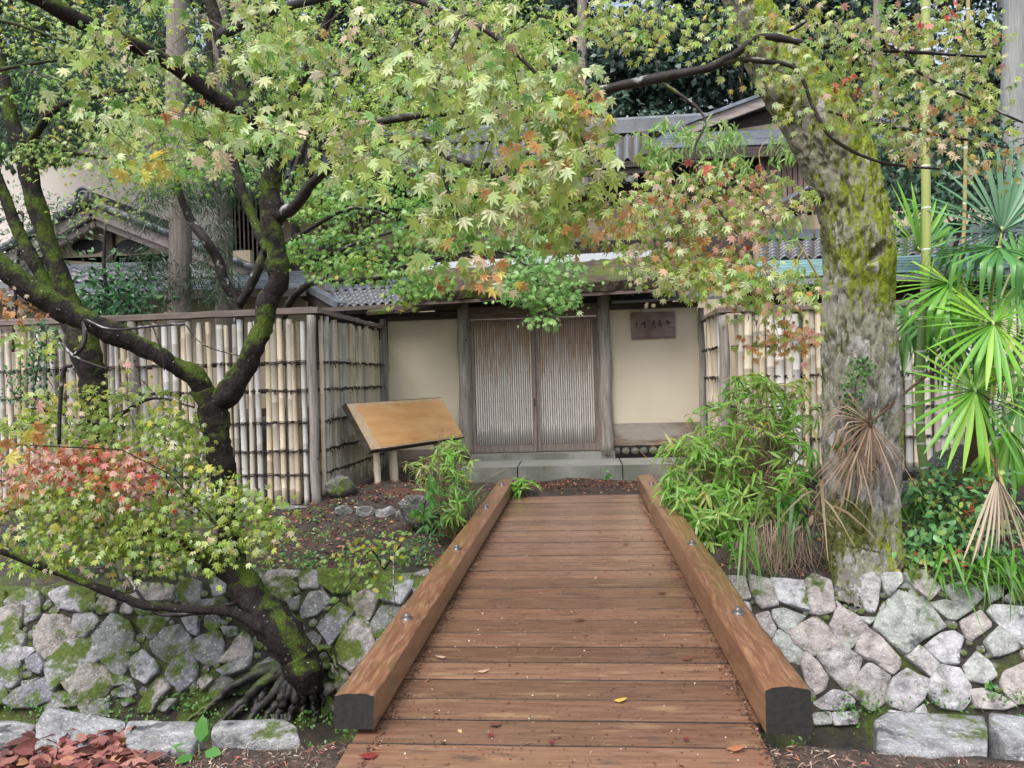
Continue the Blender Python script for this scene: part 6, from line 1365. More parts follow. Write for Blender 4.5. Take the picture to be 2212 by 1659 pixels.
b1 = at(960, 1130, 7.4)
sasa('bright bamboo grass clump in front of the notice board', (b1[0], 7.6, .2),
     [(970, 985, 35, 35, 7.3, 7.8, 3, SAS), (990, 1010, 30, 40, 7.2, 7.6, 2, SAS), (940, 1030, 40, 35, 7.2, 7.7, 2, SAS), (975, 960, 22, 18, 7.4, 7.7, 1.5, SAS), (910, 1005, 35, 30, 7.4, 7.9, 1.6, [((.33, .28, .12), 2), ((.2, .26, .07), 2), ((.42, .36, .22), 1)]), (1000, 1060, 30, 30, 7.0, 7.4, 1.2, SASD), (975, 1100, 30, 25, 6.8, 7.2, 1.4, SAS), (930, 1120, 30, 20, 6.7, 7.1, 1, SASD)], 85, .13, 200, foot_to(b1[0] + .03, 7.55, .1, .15), dry=60)
b2 = at(1128, 1066, 8.9)
sasa('small bamboo grass tuft at the far end of the left bridge beam', (b2[0], 8.95, .2), [(1128, 1048, 18, 14, 8.8, 9.1, 1, SAS)], 12, .15, 60, foot_to(b2[0], 8.95, .04, .04))
t3 = at(1740, 1190, 6.0)
# bamboo sprays leaning over the house roof
bp = thing('bamboo_plant', 'thin arching bamboo with feathery sprays before the house roof, left of the big trunk', 'bamboo', tuple(at(1790, 780, 8.6)))
BLF = [((.24, .44, .10), 3), ((.34, .50, .16), 2), ((.42, .52, .22), 1)]
LV = Leaves(); mb = MB(); nodes = []
for sp in ([(1800, 760, 8.6, 5), (1775, 620, 8.6, 5), (1720, 520, 8.5, 4.5), (1660, 440, 8.4, 4), (1600, 390, 8.3, 3.5), (1560, 365, 8.2, 2.5), (1500, 350, 8.1, 2)], [(1760, 520, 8.6, 4), (1745, 380, 8.5, 4), (1700, 300, 8.4, 3), (1680, 260, 8.3, 2)], [(1690, 440, 8.4, 3), (1620, 370, 8.3, 3), (1560, 300, 8.2, 3), (1480, 300, 8.1, 2.4), (1400, 350, 8.0, 2)], [(1650, 400, 8.4, 2.5), (1640, 330, 8.4, 2), (1660, 300, 8.4, 1.6)], [(1735, 540, 8.5, 3), (1690, 600, 8.4, 2), (1650, 560, 8.3, 1.6)]):
    P_, r_ = limb(sp, 5); m = MB(); m.tube(P_, r_ * .5, 5); m.build('culm', MAT['culm_y'], bp, smooth=True); nodes.append(P_)
nodes = np.vstack(nodes)
ells = [(1440, 300, 65, 40, 7.9, 8.3, 3, BLF), (1540, 290, 70, 30, 7.9, 8.3, 3, BLF), (1420, 350, 35, 35, 7.9, 8.2, 1.5, BLF), (1570, 350, 50, 25, 8.0, 8.4, 1.5, BLF), (1690, 320, 40, 45, 8.2, 8.5, 2, BLF), (1700, 480, 35, 35, 8.2, 8.5, 1.4, BLF), (1640, 395, 50, 25, 8.2, 8.5, 1.4, BLF), (1760, 620, 35, 18, 8.3, 8.6, 1.2, BLF), (1700, 590, 35, 25, 8.2, 8.5, 1, BLF), (1480, 385, 50, 20, 8, 8.3, 1, BLF), (1810, 280, 30, 60, 8.2, 8.6, 1, BLF)]
C_, ke = sprays(ells, 175); connect(mb, C_, nodes, r0=.002, r1=.001)
for c, k in zip(C_, ke):
    m_ = 5; T = rng.normal(size=(m_, 3)) * .6 + np.array([0, 0, -.8]); col = pick(BLF, m_) * rng.uniform(.85, 1.15, (m_, 1))
    LV.add(c + rng.normal(size=(m_, 3)) * .03, T, np.array([0, -.7, .5]) + rng.normal(size=(m_, 3)) * .5, .14 * rng.uniform(.7, 1.2, m_), col)
mb.build('twigs', MAT['culm_y'], bp, kind='stuff'); LV.build(bp, TPL_SASA, 'leaf', 250)
# ------------------------------------------------------------------ bamboo culms
def culm(label, pts, rw, mat, nodes_y, rmat='ring'):
    P_, r_ = limb([(x, y, Y, rw) for x, y, Y in pts], 10)
    zb = at(pts[0][0], pts[0][1], pts[0][2])
    t = thing('bamboo_culm', label, 'bamboo', tuple(zb), 'standing bamboo culms')
    m = MB(); zz = P_[:, 2]; rr = r_.copy()
    m.tube(P_, rr, 12); m.build('culm', MAT[mat], t, smooth=True)
    for y in nodes_y:
        d = np.abs(proj(P_)[:, 1] - y); i = int(d.argmin()); i = min(max(i, 1), len(P_) - 2)
        ys_ = proj(P_)[:, 1]; f_ = np.interp(-y, -ys_[::1], np.arange(len(P_))) if ys_[0] > ys_[-1] else i
        j = int(f_); j = min(j, len(P_) - 2); p = P_[j] + (P_[j + 1] - P_[j]) * (f_ - j); d_ = nrm(P_[j + 1] - P_[j]); r1 = r_[j]
        mm = MB(); mm.tube([p - d_ * .010, p - d_ * .002, p + d_ * .004, p + d_ * .010], [r1 * 1.0, r1 * 1.10, r1 * 1.05, r1 * 1.0], 12, cap=False); mm.build('node_ring', MAT[rmat], t, smooth=True)
culm('thick green bamboo culm between the big trunk and the fan palm', [(2006, 1092, 6.9), (2000, 1040, 6.9), (1990, 960, 6.9), (1987, 860, 6.9), (1989, 760, 6.9), (1998, 640, 6.9), (2001, 520, 6.9), (2000, 400, 6.9), (1998, 260, 6.9), (2000, 0, 6.9), (2003, -200, 6.9)], 9, 'culm', (1082, 1062, 1035, 1010, 958, 913, 870, 803, 760, 690, 628, 540, 450, 360, 280, 200, 110, 20))
culm('thin yellow bamboo culm behind the fan palm', [(2068, 900, 8.3), (2073, 620, 8.3), (2082, 500, 8.3), (2086, 330, 8.3), (2090, 150, 8.3), (2092, -150, 8.3)], 3.8, 'culm_y', (800, 720, 640, 570, 500, 440, 380, 320, 250, 170, 90, 20))
0 and culm('slim green bamboo culm at the upper right beside the pale cedar', [(2140, 900, 8.8), (2146, 600, 8.8), (2150, 300, 8.8), (2152, -100, 8.8)], 4.5, 'culm_y', (760, 680, 600, 520, 440, 360, 280, 200))

# ------------------------------------------------------------------ fan palm
def leaflet_mesh(kink, w_=.039):
    n_ = 7; V = []; T = []
    for k in range(n_ + 1):
        y = k / n_; ww = w_ * (.35 + 1.2 * y if y < .45 else .89 * (1 - ((y - .45) / .58) ** 2.2)) ; ww = max(ww, .002)
        if y < kink: yy, z = y, -.06 * y * y
        else: s_ = y - kink; yy, z = kink + s_ * .35, -.06 * kink * kink - s_ * .93
        V += [(-ww, yy, z + ww * .32), (0, yy, z), (ww, yy, z + ww * .32)]
    for k in range(n_):
        a = 3 * k; b = a + 3
        T += [(a, a + 1, b + 1), (a, b + 1, b), (a + 1, a + 2, b + 2), (a + 1, b + 2, b + 1)]
    return np.array(V), np.array(T)
def palm_leaflets(cols, mat):
    out = {}
    for ki in (1.5, .80, .72, .55):
        V, T = leaflet_mesh(ki)
        out[ki] = [mesh_tri('leaflet', V, T, MAT[mat], np.tile(c, (len(V), 1)) * (.9 + .2 * V[:, 1:2])) for c in cols]
    return out
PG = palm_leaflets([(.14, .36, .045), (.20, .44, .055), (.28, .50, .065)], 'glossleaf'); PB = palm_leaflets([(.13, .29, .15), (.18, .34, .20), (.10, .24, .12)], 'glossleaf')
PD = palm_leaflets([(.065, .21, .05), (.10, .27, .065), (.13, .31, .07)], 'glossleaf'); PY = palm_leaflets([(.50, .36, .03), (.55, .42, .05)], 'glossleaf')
PX = palm_leaflets([(.30, .20, .13), (.42, .31, .21), (.22, .13, .085)], 'dryleaf'); PX2 = palm_leaflets([(.42, .33, .25), (.52, .42, .32), (.34, .26, .2)], 'dryleaf')
def frond(parent, hub, axis, nrm_, Lp, n, a0, a1, sets, crown_pt, kinks=(1.5, .72, .55), kw=(2, 3, 2), grav=.0, jit=.05, wide=1.0, pet='culm'):
    """fan leaf: leaflets from a0 to a1 degrees round the axis (in view coordinates hub = x, y, Y)"""
    h = at(*hub) if len(hub) == 3 else np.asarray(hub)
    ax = nrm(np.asarray(axis, float)); nn = np.asarray(nrm_, float); nn = nrm(nn - ax * (nn @ ax)); sd_ = np.cross(ax, nn)
    m = MB(); cp = np.asarray(crown_pt, float); m.tube(spline([cp, (cp + h) / 2 + np.array([0, 0, .10]), h], 5), np.linspace(.013, .009, 11), 6)
    m.tube([h - ax * .02, h + ax * .03], [.014, .012], 8)
    f = m.build('frond', MAT[pet], parent, smooth=True)
    for k in range(n):
        a = R(a0 + (a1 - a0) * (k + .5) / n + random.uniform(-1.5, 1.5))
        d = nrm(math.cos(a) * ax + math.sin(a) * sd_ + nn * random.uniform(-.05, .12) + np.array([0, 0, -grav]))
        L_ = Lp * random.uniform(1 - jit, 1 + jit) * (.82 + .18 * math.cos(a * .8))
        z = np.array([0, 0, 1.0]); N = z - d * (z @ d)
        N = nrm(N * (1.0 if np.linalg.norm(N) > .3 else .2) + nn * (.9 if d[2] > .2 else .45)); N = nrm(N - d * (N @ d)); B = np.cross(d, N)
        ki = random.choices(kinks, kw)[0]; me = random.choice(sets[ki])
        M = Matrix(((B[0] * L_ * wide, d[0] * L_, N[0] * L_, h[0]), (B[1] * L_ * wide, d[1] * L_, N[1] * L_, h[1]), (B[2] * L_ * wide, d[2] * L_, N[2] * L_, h[2]), (0, 0, 0, 1)))
        putm('leaflet', me, f, M)
    return f
cp1 = at(2130, 760, 7.0)
palm = thing('fan_palm', 'fan palm with large bright green fronds at the right edge of the garden', 'palm', tuple(at(2118, 1120, 7.1)))
m = MB(); P_, r_ = limb([(2112, 1130, 7.1, 20), (2112, 1000, 7.1, 19), (2116, 880, 7.05, 18), (2128, 770, 7.0, 15)], 6); m.tube(P_, r_ * (1 + rng.normal(size=len(r_)) * .06), 14, bump=.08); m.build('trunk', MAT['palmfibre'], palm, smooth=True)
v = lambda x, y, z=0: RT * x + UP * y - FW * z       # a direction seen in the view: right, up, towards the lens
frond(palm, (2106, 843, 6.2), v(0, -1, .25), v(0, .5, 1), .68, 32, -172, 172, PG, cp1, (1.5, .80), (5, 2), grav=.06)
frond(palm, (2145, 698, 6.3), v(-.15, -.8, .5), v(0, .75, .65), .66, 32, -165, 165, PG, cp1, (1.5, .72), (4, 3), grav=.08)
frond(palm, (2050, 612, 6.6), v(-.1, -.75, .6), v(0, .85, .5), .70, 30, -165, 165, PG, cp1, (1.5, .72, .55), (2, 3, 4), grav=.16)
frond(palm, (2164, 497, 6.9), v(-.2, 1, .1), v(0, -.1, 1), .72, 30, -140, 140, PB, cp1, (1.5, .72), (6, 1), grav=0)
frond(palm, (1985, 540, 7.0), v(-.55, .8, .1), v(.2, .2, 1), .62, 22, -75, 120, PG, cp1, (1.5, .72), (6, 1), grav=0)
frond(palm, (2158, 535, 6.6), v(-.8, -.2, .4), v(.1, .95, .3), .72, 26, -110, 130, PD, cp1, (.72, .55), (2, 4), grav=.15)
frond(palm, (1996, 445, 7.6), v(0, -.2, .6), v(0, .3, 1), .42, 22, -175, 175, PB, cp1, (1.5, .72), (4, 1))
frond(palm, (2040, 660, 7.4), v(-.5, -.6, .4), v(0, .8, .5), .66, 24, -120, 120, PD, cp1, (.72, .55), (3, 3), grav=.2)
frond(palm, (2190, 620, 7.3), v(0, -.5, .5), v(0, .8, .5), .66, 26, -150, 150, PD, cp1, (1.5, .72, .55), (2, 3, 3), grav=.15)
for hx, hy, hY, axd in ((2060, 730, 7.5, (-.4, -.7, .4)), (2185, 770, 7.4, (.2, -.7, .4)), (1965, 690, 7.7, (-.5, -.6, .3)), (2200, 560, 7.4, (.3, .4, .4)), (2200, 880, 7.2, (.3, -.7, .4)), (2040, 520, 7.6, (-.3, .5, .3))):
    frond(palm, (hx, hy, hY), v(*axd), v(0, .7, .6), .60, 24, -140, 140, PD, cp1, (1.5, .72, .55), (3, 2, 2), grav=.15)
frond(palm, (2108, 795, 7.2), v(.8, -.1, .3), v(0, .6, .7), .40, 16, -60, 75, PY, cp1, (.72, .55), (3, 2), grav=.1)
frond(palm, (2180, 930, 6.6), v(0, -1, .2), v(0, .3, 1), .62, 18, -60, 60, PG, cp1, (1.5, .72), (3, 2), grav=.2)
frond(palm, (1880, 914, 5.72), v(-.15, -1, .15), v(0, .3, 1), .52, 20, -75, 70, PX, cp1, (1.5, .72, .55), (4, 2, 2), grav=.45, jit=.35, wide=.36, pet='palmfibre')
frond(palm, (1848, 966, 5.70), v(-.35, -1, .1), v(0, .3, 1), .50, 17, -85, 60, PX, at(1880, 914, 5.74), (1.5, .72, .55), (4, 2, 2), grav=.45, jit=.35, wide=.34, pet='palmfibre')
frond(palm, (1878, 912, 5.72), v(-1, .25, .1), v(0, .6, .8), .42, 12, -50, 60, PX, at(1880, 914, 5.74), (.55,), (1,), grav=.0, jit=.25, wide=.55, pet='palmfibre')
frond(palm, (2153, 1030, 5.9), v(.12, -1, .1), v(0, .2, 1), .60, 22, -34, 40, PX2, at(2150, 960, 6.8), (1.5, .72), (6, 1), grav=.30, jit=.25, wide=.42, pet='palmfibre')
frond(palm, (1936, 862, 8.7), v(0, -1, .2), v(0, .3, 1), .34, 14, -50, 50, PX, at(1950, 800, 8.6), (1.5,), (1,), grav=.4, wide=.5, pet='palmfibre')
m = MB(); P_, r_ = limb([(2130, 960, 6.3, 4), (2160, 1030, 6.1, 4), (2185, 1110, 6.0, 4), (2216, 1190, 5.9, 3)], 5); m.tube(P_, r_, 5); m.build('petiole', MAT['culm_y'], palm, smooth=True)

# ------------------------------------------------------------------ nandina with berries, strap grasses
NAN = [((.11, .29, .10), 4), ((.17, .37, .13), 3), ((.30, .42, .10), 1.5), ((.42, .16, .06), .25), ((.45, .07, .05), .12)]
nan = shrub('nandina_shrub', 'small leaved nandina with red berry clusters below the fan palm', 'shrub', at(2060, 1260, 6.3), [(2030, 1060, 60, 60, 6.3, 6.8, 3, NAN), (2080, 1100, 70, 70, 6.2, 6.7, 4, NAN), (1990, 1190, 50, 40, 6.0, 6.4, 2.6, NAN), (2060, 1180, 80, 60, 6.0, 6.4, 4, NAN), (2150, 1100, 60, 90, 6.1, 6.6, 3, NAN), (2110, 1230, 80, 40, 5.9, 6.2, 2, NAN), (1985, 1230, 45, 25, 5.9, 6.1, 1.4, [((.20, .28, .06), 3), ((.45, .30, .08), 1)])], 260, 7, .06, .062, NAN, TPL_OVAL, 300, [[(2060, 1280, 6.2, 3), (2055, 1150, 6.4, 3), (2030, 1040, 6.5, 2)], [(2070, 1280, 6.2, 3), (2110, 1160, 6.3, 3), (2150, 1060, 6.4, 2)], [(2050, 1280, 6.2, 3), (2000, 1200, 6.2, 2)]], hang=.35)
mb = MB()
for cx_, cy_, rx, ry, k, Y in ((2098, 1105, 12, 22, 26, 5.95), (2062, 1200, 22, 18, 30, 5.9), (2080, 1225, 12, 14, 14, 5.9), (2120, 1045, 10, 10, 12, 6.2), (2140, 1055, 12, 10, 10, 6.2)):
    for _ in range(k):
        c = at(cx_ + rng.normal() * rx * .5, cy_ + rng.normal() * ry * .5, Y + rng.normal() * .03); r_ = .0075
        Vb = [c + r_ * np.array(q) for q in ((1, 0, 0), (-1, 0, 0), (0, 1, 0), (0, -1, 0), (0, 0, 1), (0, 0, -1))]
        mb.add(Vb, [(0, 2, 4), (2, 1, 4), (1, 3, 4), (3, 0, 4), (2, 0, 5), (1, 2, 5), (3, 1, 5), (0, 3, 5)])
mb.build('berries', MAT['berry'], nan, smooth=True, kind='stuff')
def grass(name, label, pts, n, L_, pal, w_, spreadx, out=(0, -1, .4), group=None, nobj=120, lift=.75):
    """arching strap leaves rooted at points"""
    t = thing(name, label, 'grass', tuple(pts[0]), group); V = []; LV = Leaves()
    TP = lance(w_, 5, 1.0, .01)
    # arched: the template climbs, then hangs
    V0 = TP[0].copy(); V0[:, 2] = .55 * np.sin(V0[:, 1] * 2.9) * .8 - .55 * V0[:, 1] ** 2.2
    TP = (V0, TP[1], TP[2])
    for p in pts:
        m_ = max(1, int(n / len(pts)))
        T = np.array(out) * np.array([1, 1, 0]) + rng.normal(size=(m_, 3)) * np.array([spreadx, .35, .1]) + np.array([0, 0, .15])
        col = pick(pal, m_) * rng.uniform(.85, 1.15, (m_, 1))
        LV.add(np.asarray(p) + rng.normal(size=(m_, 3)) * np.array([.05, .03, .01]), T, np.tile([0, 0, 1.0], (m_, 1)) + rng.normal(size=(m_, 3)) * .15, L_ * rng.uniform(.65, 1.15, m_), col, np.where(rng.random((m_, 1)) < .25, np.array([.45, .36, .14]), col))
    LV.build(t, TP, 'leaf', nobj); return t
STR = [((.11, .30, .03), 3), ((.16, .37, .045), 2), ((.08, .22, .03), 1)]
wtop = lambda x, y: onplane(x, y, WP, WN) + np.array([0, .08, .03])
grass('strap_grass', 'bright green strap leaved grass drooping over the right ditch wall', [wtop(x, y) for x, y in ((2030, 1262), (2060, 1268), (2085, 1272), (2110, 1268), (2140, 1262), (2170, 1262), (2200, 1262), (2225, 1262))], 80, .34, STR, .035, .55, group='strap leaved grasses on the ditch wall')
grass('strap_grass', 'clump of long drooping strap leaves beside the right bridge beam', [wtop(x, y) for x, y in ((1592, 1215), (1604, 1210))], 16, .36, STR, .035, .8, group='strap leaved grasses on the ditch wall')
grass('strap_grass', 'dark broad strap leaves at the foot of the green bamboo culm', [at(1960, 1120, 6.6), at(1985, 1125, 6.6)], 24, .34, [((.05, .16, .03), 2), ((.08, .21, .04), 1)], .04, 1.0, group='strap leaved grasses on the ditch wall')
grass('strap_grass', 'broad arching leaves under the bamboo grass left of the big trunk', [at(1725, 1140, 6.2), at(1690, 1120, 6.3)], 22, .40, [((.06, .18, .03), 2), ((.09, .24, .04), 1)], .045, .9, group='strap leaved grasses on the ditch wall')
grass('dry_grass', 'hank of dead straw coloured leaves hanging left of the big trunk foot', [at(1768, 1130, 5.75), at(1762, 1135, 5.75)], 14, .42, DRY, .035, .25, out=(.1, -.3, 0), nobj=14)
# dry roots hanging under the clump
st = thing('dry_roots', 'tangle of dry straw coloured roots hanging over the wall top right of the bridge', 'roots', tuple(at(1690, 1180, 6.0))); mb = MB()
for _ in range(190):
    x = random.gauss(1685, 38); y = random.uniform(1120, 1165); a = at(x, y, 6.05 + random.uniform(-.1, .2)); k = random.uniform(.25, .48)
    mb.tube(spline([a, a + np.array([random.gauss(0, .04), -.08, -.05 - k * .4]), a + np.array([random.gauss(0, .09), -.14, -k])], 3), np.linspace(.0035, .0015, 7), 3)
mb.build('root_tangle', surf('dry_root', [(.3, (.16, .11, .08)), (.7, (.40, .31, .22))], 12, rough=.8), st, kind='stuff')
# ------------------------------------------------------------------ seedlings, vine, fern, boulder left of the bridge
YL = [((.20, .33, .06), 3), ((.28, .38, .09), 2), ((.50, .45, .05), .8)]
shrub('wild_shrub', 'thin straggling yellow green shrub hanging over the left ditch wall', 'shrub', at(800, 1235, 5.9), [(790, 1190, 40, 25, 5.5, 5.9, 2, YL), (850, 1180, 50, 30, 5.5, 5.9, 2, YL), (770, 1250, 40, 30, 5.3, 5.6, 1.2, YL), (830, 1255, 50, 35, 5.2, 5.5, 1.4, YL), (735, 1230, 35, 20, 5.4, 5.7, 1, YL)], 46, 4, .05, .055, YL, TPL_OVAL, 150, [[(830, 1230, 5.8, 2), (800, 1190, 5.7, 2), (760, 1250, 5.4, 1.5), (735, 1290, 5.3, 1.2)], [(830, 1230, 5.8, 2), (870, 1170, 5.7, 2)], [(850, 1180, 5.7, 1.5), (850, 1270, 5.3, 1.2), (855, 1310, 5.2, 1)]], mat='leaf')
VN = [((.13, .33, .08), 3), ((.18, .38, .11), 1)]
shrub('climbing_vine', 'broad leaved light green vine climbing through the dry stems by the boulder', 'vine', at(925, 1160, 7.0), [(935, 1050, 14, 14, 6.85, 6.95, 1, VN), (925, 1085, 20, 16, 6.8, 6.9, 1.4, VN), (915, 1110, 16, 14, 6.8, 6.9, 1.2, VN), (930, 1030, 8, 10, 6.85, 6.95, .6, VN)], 16, 3, .035, .085, VN, TPL_OVAL, 60, [[(930, 1170, 7, 1.5), (915, 1110, 6.95, 1.5), (935, 1020, 6.95, 1.2)]], mat='leaf', hang=.8)
FRN = [((.06, .18, .06), 2), ((.10, .25, .08), 2)]
shrub('fern', 'low fern at the edge of the left bridge beam below the boulder', 'fern', at(890, 1205, 6.0), [(890, 1175, 40, 18, 5.9, 6.1, 2, FRN), (930, 1150, 25, 18, 6.1, 6.3, 1, FRN), (880, 1205, 25, 12, 5.8, 6.0, 1, FRN)], 34, 8, .035, .045, FRN, TPL_SASA, 120, [[(900, 1215, 6.0, 1.5), (885, 1180, 6.0, 1.5)], [(905, 1210, 6.0, 1.5), (930, 1155, 6.2, 1.2)]], mat='leaf')
c = at(905, 1108, 7.2); q = [c + np.array([.19 * math.cos(a) * (1 + .1 * math.sin(3 * a)), -.0, .15 * math.sin(a)]) for a in np.linspace(0, 6.283, 10)[:-1]]
o = stone(q, nrm(np.array([0, -.85, .5])), .25, None, MAT['rock'], 'boulder', bul=.10, nz=.03); tag(o, 'round mossy boulder beside the left bridge beam below the bamboo grass', 'boulder')
c = at(738, 1055, 8.35); q = [c + np.array([.15 * math.cos(a) * (1 + .2 * math.sin(2 * a + 1)), 0, .12 * math.sin(a) * (1 + .15 * math.cos(3 * a))]) for a in np.linspace(0, 6.283, 9)[:-1]]
o = stone(q, nrm(np.array([0, -.85, .5])), .25, None, MAT['rock'], 'boulder', bul=.08, nz=.035); tag(o, 'squat mossy boulder standing at the fence corner post', 'boulder')
for cx_, cy_, Y, rr, lab in ((1965, 1095, 7.5, .30, 'dark wet boulder in the shade behind the green bamboo culm'), (2070, 1020, 8.0, .33, 'dark boulder behind the nandina below the palm'), (1660, 985, 8.5, .24, 'dark rock half hidden in the bamboo grass clump')):
    c = at(cx_, cy_, Y); q = [c + np.array([rr * math.cos(a), 0, rr * .75 * math.sin(a)]) for a in np.linspace(0, 6.283, 9)[:-1]]
    o = stone(q, nrm(np.array([0, -.85, .5])), .3, None, MAT['rock'], 'boulder', bul=.15, nz=.014); tag(o, lab, 'boulder')
SD = [((.10, .29, .06), 2), ((.15, .36, .09), 1)]
s1 = thing('seedling', 'bright green broad leaved seedling in front of the left kerb stones', 'plant', tuple(atz(428, 1630, -.05))); LV = Leaves()
b = atz(430, 1622, -.04)
for dx, dy, dz, L_, n_ in ((-.35, -.1, .12, .085, (0, -.5, 1)), (-.15, -.45, .02, .10, (0, -.6, .9)), (.55, -.2, .05, .10, (0, -.6, .9)), (.03, .2, .9, .12, (0, -1, .1)), (-.6, .1, .15, .08, (0, -.5, 1)), (.15, .4, .5, .06, (0, -.8, .6))):
    d = nrm(np.array([dx, dy, dz])); LV.add([b + d * .035], [d], [n_], [L_], [SD[0][0]], [SD[1][0]])
LV.build(s1, TPL_OVAL, 'leaf', 12, nvar=4); m = MB(); m.tube([b + np.array([0, 0, -.03]), b + np.array([0, 0, .03])], .003, 5); m.build('stem', MAT['culm'], s1)
s2 = thing('seedling', 'small green seedling growing from a joint of the right ditch wall', 'plant', tuple(onplane(2135, 1475, WP, WN))); LV = Leaves(); b = onplane(2132, 1478, WP, WN) + WN * .04; 
LV.add(np.tile(b, (9, 1)), nrm(rng.normal(size=(9, 3)) + np.array([0, -.6, .3])), np.tile([0, -1, .5], (9, 1)) + rng.normal(size=(9, 3)) * .3, np.full(9, .05), pick(SD, 9)); LV.build(s2, TPL_OVAL, 'leaf', 12, nvar=4)
s3 = thing('seedling', 'round leaved green seedling at the foot of the gate step', 'plant', tuple(at(1312, 1030, 9.85))); LV = Leaves(); b = at(1312, 1028, 9.86)
LV.add(b + rng.normal(size=(10, 3)) * .03, nrm(rng.normal(size=(10, 3)) + np.array([0, -.6, .2])), np.tile([0, -1, .6], (10, 1)) + rng.normal(size=(10, 3)) * .3, np.full(10, .06), pick(VN, 10)); LV.build(s3, TPL_OVAL, 'leaf', 12, nvar=4)
# ground cover: tiny plants in the ditch and on the bank
LV = Leaves()
def cover(n, fx, size, pal, m_=5, sp=.03):
    for _ in range(n):
        p = fx()
        if p is None: continue
        LV.add(p + rng.normal(size=(m_, 3)) * np.array([sp, sp, sp * .4]), nrm(rng.normal(size=(m_, 3)) + np.array([0, -.3, .25])), np.tile([0, -.6, .8], (m_, 1)) + rng.normal(size=(m_, 3)) * .35, size * rng.uniform(.6, 1.3, m_), pick(pal, m_) * rng.uniform(.8, 1.2, (m_, 1)))
GC = [((.14, .32, .07), 3), ((.09, .22, .05), 2), ((.22, .38, .12), 1)]
def dit(x0, x1): 
    def f():
        x = random.uniform(x0, x1); y = random.uniform(4.6, 5.2); return np.array([x, y, max(float(gz(x, y)), -.72 + (5.2 - y) * -.1) + .03])
    return f
cover(90, dit(-4.6, -1.2), .026, GC); cover(50, dit(.9, 3.2), .026, GC)
def onw(x0, x1, y0, y1, off=.03):
    def f(): return onplane(random.uniform(x0, x1), random.uniform(y0, y1), WP, WN) + WN * off
    return f
cover(60, onw(0, 560, 1500, 1560), .024, GC); cover(30, onw(100, 560, 1300, 1500), .018, GC); cover(50, onw(1780, 2210, 1500, 1545), .024, GC); cover(16, onw(560, 760, 1530, 1570), .03, GC, 7)
def gard(x0, x1, y0, y1):
    def f():
        x = random.uniform(x0, x1); y = random.uniform(y0, y1); return np.array([x, y, float(gz(x, y)) + .02])
    return f
cover(190, gard(-2.9, -1.0, 5.75, 6.6), .034, GC); cover(120, gard(-3.2, -1.0, 6.4, 8.2), .03, GC); cover(90, gard(-5, -2.6, 5.8, 8.0), .035, [((.06, .17, .05), 2), ((.1, .24, .07), 1)]); cover(90, gard(1.1, 3.6, 5.8, 7.5), .035, [((.05, .14, .04), 2), ((.1, .22, .06), 1)])
P, T, N, S, C, C2 = [np.concatenate(a) for a in (LV.P, LV.T, LV.N, LV.S, LV.C, LV.C2)]
V, F, Cc = leaf_arrays(TPL_OVAL, P, T, N, S, C); put('ground_cover', mesh_tri('ground_cover', V, F, MAT['leaf'], Cc), kind='stuff')

# ------------------------------------------------------------------ fallen leaves, chips, crumbs
def scatter(name, n, fx, size, pal, tpl, mat='dryleaf', up=.25, lift=.006, nz=.3):
    P = np.array([fx() for _ in range(n)]); a = rng.uniform(0, 6.28, n)
    T = np.stack([np.cos(a), np.sin(a), rng.normal(size=n) * .12], 1); N = np.tile([0, 0, 1.0], (n, 1)) + rng.normal(size=(n, 3)) * nz
    P[:, 2] += lift
    V, F, Cc = leaf_arrays(tpl, P, T, N, size * rng.uniform(.5, 1.3, n), pick(pal, n) * rng.uniform(.7, 1.25, (n, 1)))
    return put(name, mesh_tri(name, V, F, MAT[mat], Cc), kind='stuff')
LIT = [((.16, .05, .035), 4), ((.24, .09, .06), 3), ((.34, .17, .09), 2), ((.10, .045, .035), 3), ((.40, .28, .16), 1)]
scatter('leaf_litter', 2600, lambda: (lambda x, y: np.array([x, y, float(gz(x, y))]))(random.uniform(-3.4, -.95), random.uniform(5.75, 9.2)), .042, LIT, TPL_CARD, nz=.5)
scatter('leaf_litter', 1500, lambda: (lambda x, y: np.array([x, y, float(gz(x, y))]))(random.uniform(-1.1, 1.2), 9.85 - abs(random.gauss(0, .35))), .035, LIT, TPL_CARD, nz=.5)
scatter('leaf_litter', 1500, lambda: (lambda x, y: np.array([x, y, float(gz(x, y))]))(random.uniform(.9, 4.5), random.uniform(5.75, 8.2)), .045, LIT, TPL_CARD, nz=.5)
RL = [((.24, .09, .075), 3), ((.33, .15, .12), 2.5), ((.18, .055, .05), 2), ((.36, .18, .09), 1), ((.09, .035, .03), 2)]
def heap():
    x, y = random.gauss(190, 110), random.uniform(1590, 1680); x = x if x < 330 else random.uniform(-40, 300)
    p = atz(x, y, -.055); return p + np.array([0, 0, random.uniform(0, .035)])
scatter('red_leaf_heap', 260, heap, .10, RL, TPL_BROAD, nz=.55)
CH = [((.22, .15, .11), 4), ((.34, .26, .20), 2), ((.12, .07, .055), 3), ((.30, .10, .07), 1.2), ((.50, .42, .34), .7)]
scatter('bark_chips', 4200, lambda: (lambda x, y: np.array([x, y, float(gz(x, y)) + .014 + .062 * math.exp(-((abs(x + .1) - 1.02) / .22) ** 2) * math.exp(-((y - 3.22) / .16) ** 2)]))(random.uniform(-3.2, -.85), random.uniform(2.6, 3.36)), .032, CH, TPL_SASA, 'chip', nz=.5)
scatter('bark_chips', 3200, lambda: (lambda x, y: np.array([x, y, float(gz(x, y)) + .014 + .062 * math.exp(-((abs(x + .1) - 1.02) / .22) ** 2) * math.exp(-((y - 3.22) / .16) ** 2)]))(random.uniform(.7, 3.0), random.uniform(2.6, 3.36)), .032, CH, TPL_SASA, 'chip', nz=.5)
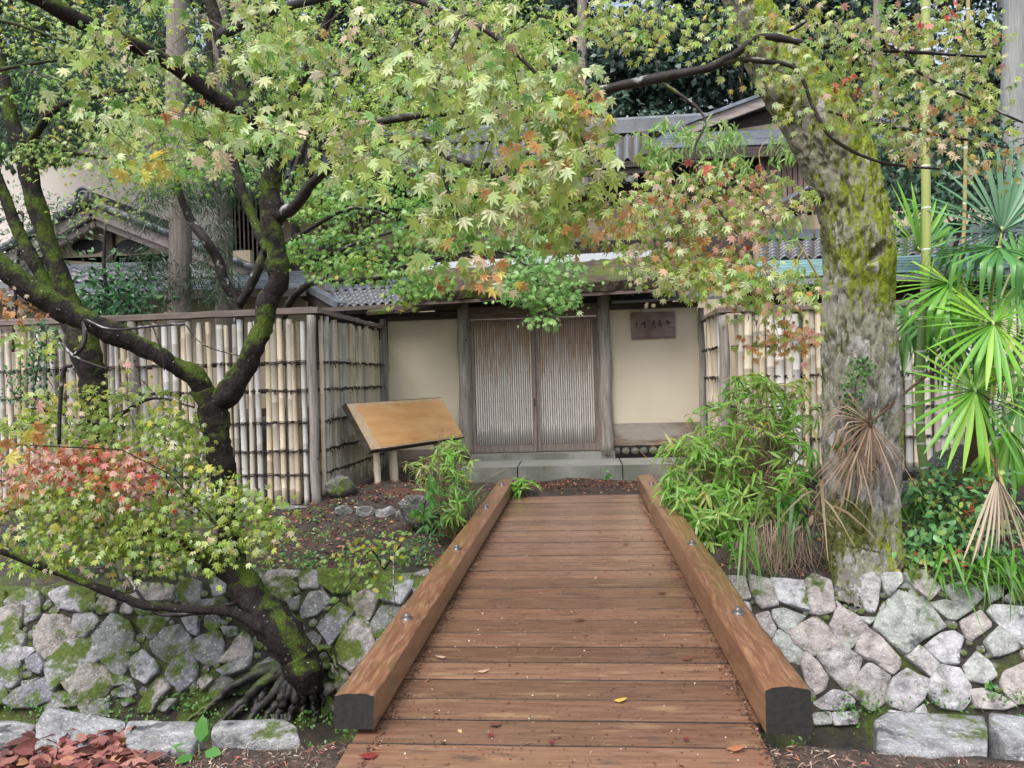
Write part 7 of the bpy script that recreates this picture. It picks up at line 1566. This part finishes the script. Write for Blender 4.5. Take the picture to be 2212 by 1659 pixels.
def dk(edge=False):
    y = 2.55 + 6.4 * random.random() ** 1.35
    t = (y - 3.35) / 5.8; xl, xr = -.95 + .13 * t, .75 - .09 * t
    if edge:
        s = random.random(); x = xl + abs(random.gauss(0, .028)) if s < .55 else xr - abs(random.gauss(0, .022))
    else: x = random.uniform(xl, xr)
    return np.array([x, y, deckz(y)])
scatter('deck_crumbs', 2200, lambda: dk(True), .014, [((.04, .03, .025), 4), ((.14, .06, .045), 3), ((.30, .22, .16), 1.4), ((.09, .05, .04), 2)], TPL_CARD, nz=.6, lift=.004)
scatter('deck_crumbs', 2600, dk, .011, [((.06, .035, .03), 5), ((.13, .05, .035), 3), ((.45, .38, .28), 1.3), ((.6, .56, .5), .5)], TPL_CARD, nz=.4, lift=.004)
scatter('deck_leaf_scraps', 130, dk, .028, [((.17, .05, .035), 4), ((.26, .10, .06), 2), ((.09, .045, .035), 3), ((.40, .30, .16), .7)], TPL_OVAL, nz=.3, lift=.005)
scatter('deck_straws', 130, dk, .05, [((.45, .34, .18), 3), ((.30, .2, .12), 1)], lance(.035, 1, .05), nz=.2, lift=.005)
# single fallen leaves big enough to pick out
FLV = [(1030, 1452, 'c', 'red pointed leaf lying across a plank left of the middle'), (965, 1420, 'c', 'pale curled leaf by the left beam'), (1325, 1515, 'y', 'yellow leaf lying right of the middle of the deck'), (1472, 1425, 'b', 'brown leaf near the right beam, third plank row from the black beam end'), (818, 1630, 'r', 'large dark red leaf at the near left corner of the deck'), (1568, 1618, 'o', 'rust brown leaf at the near right corner of the deck'), (1062, 1590, 'm', 'little dark star shaped maple leaf near the left beam end'), (1480, 1598, 'm', 'small star shaped maple leaf near the right beam end'), (1190, 1605, 'm', 'dark star shaped maple leaf at the middle of the nearest plank'), (1085, 1562, 'b', 'brown curled leaf left of the middle near the lens'), (1440, 1280, 'b', 'brown leaf near the right beam, halfway along the deck'), (1345, 1175, 'b', 'brown scrap of leaf in the far half of the deck'), (1240, 1340, 'b', 'dark leaf scrap at the middle of the deck')]
COLS = dict(c=(.55, .36, .26), y=(.58, .40, .08), b=(.15, .06, .04), r=(.20, .03, .025), o=(.36, .14, .07), m=(.16, .025, .03))
for x, y, k, lab in FLV:
    Y = 4.0; p = atz(x, y, .03)
    for _ in range(4): p = atz(x, y, deckz(p[1]) + .008)
    tpl = TPL_B if k == 'm' else TPL_OVAL; sz = .034 if k == 'm' else (.085 if k in 'ro' else .07)
    V, F, tm = tpl; a = random.uniform(-.5, .5) + (1.57 if random.random() < .5 else -1.57)
    me = mesh_tri('fallen_leaf', V * sz * np.array([1, 1, -.8]), F, MAT['dryleaf'], np.tile(COLS[k], (len(V), 1)))
    o = put('fallen_leaf', me, None, loc=p + np.array([0, 0, .004])); o.rotation_euler = (random.uniform(-.1, .1), random.uniform(-.1, .1), a); tag(o, lab, 'leaf', 'single fallen leaves on the bridge deck')
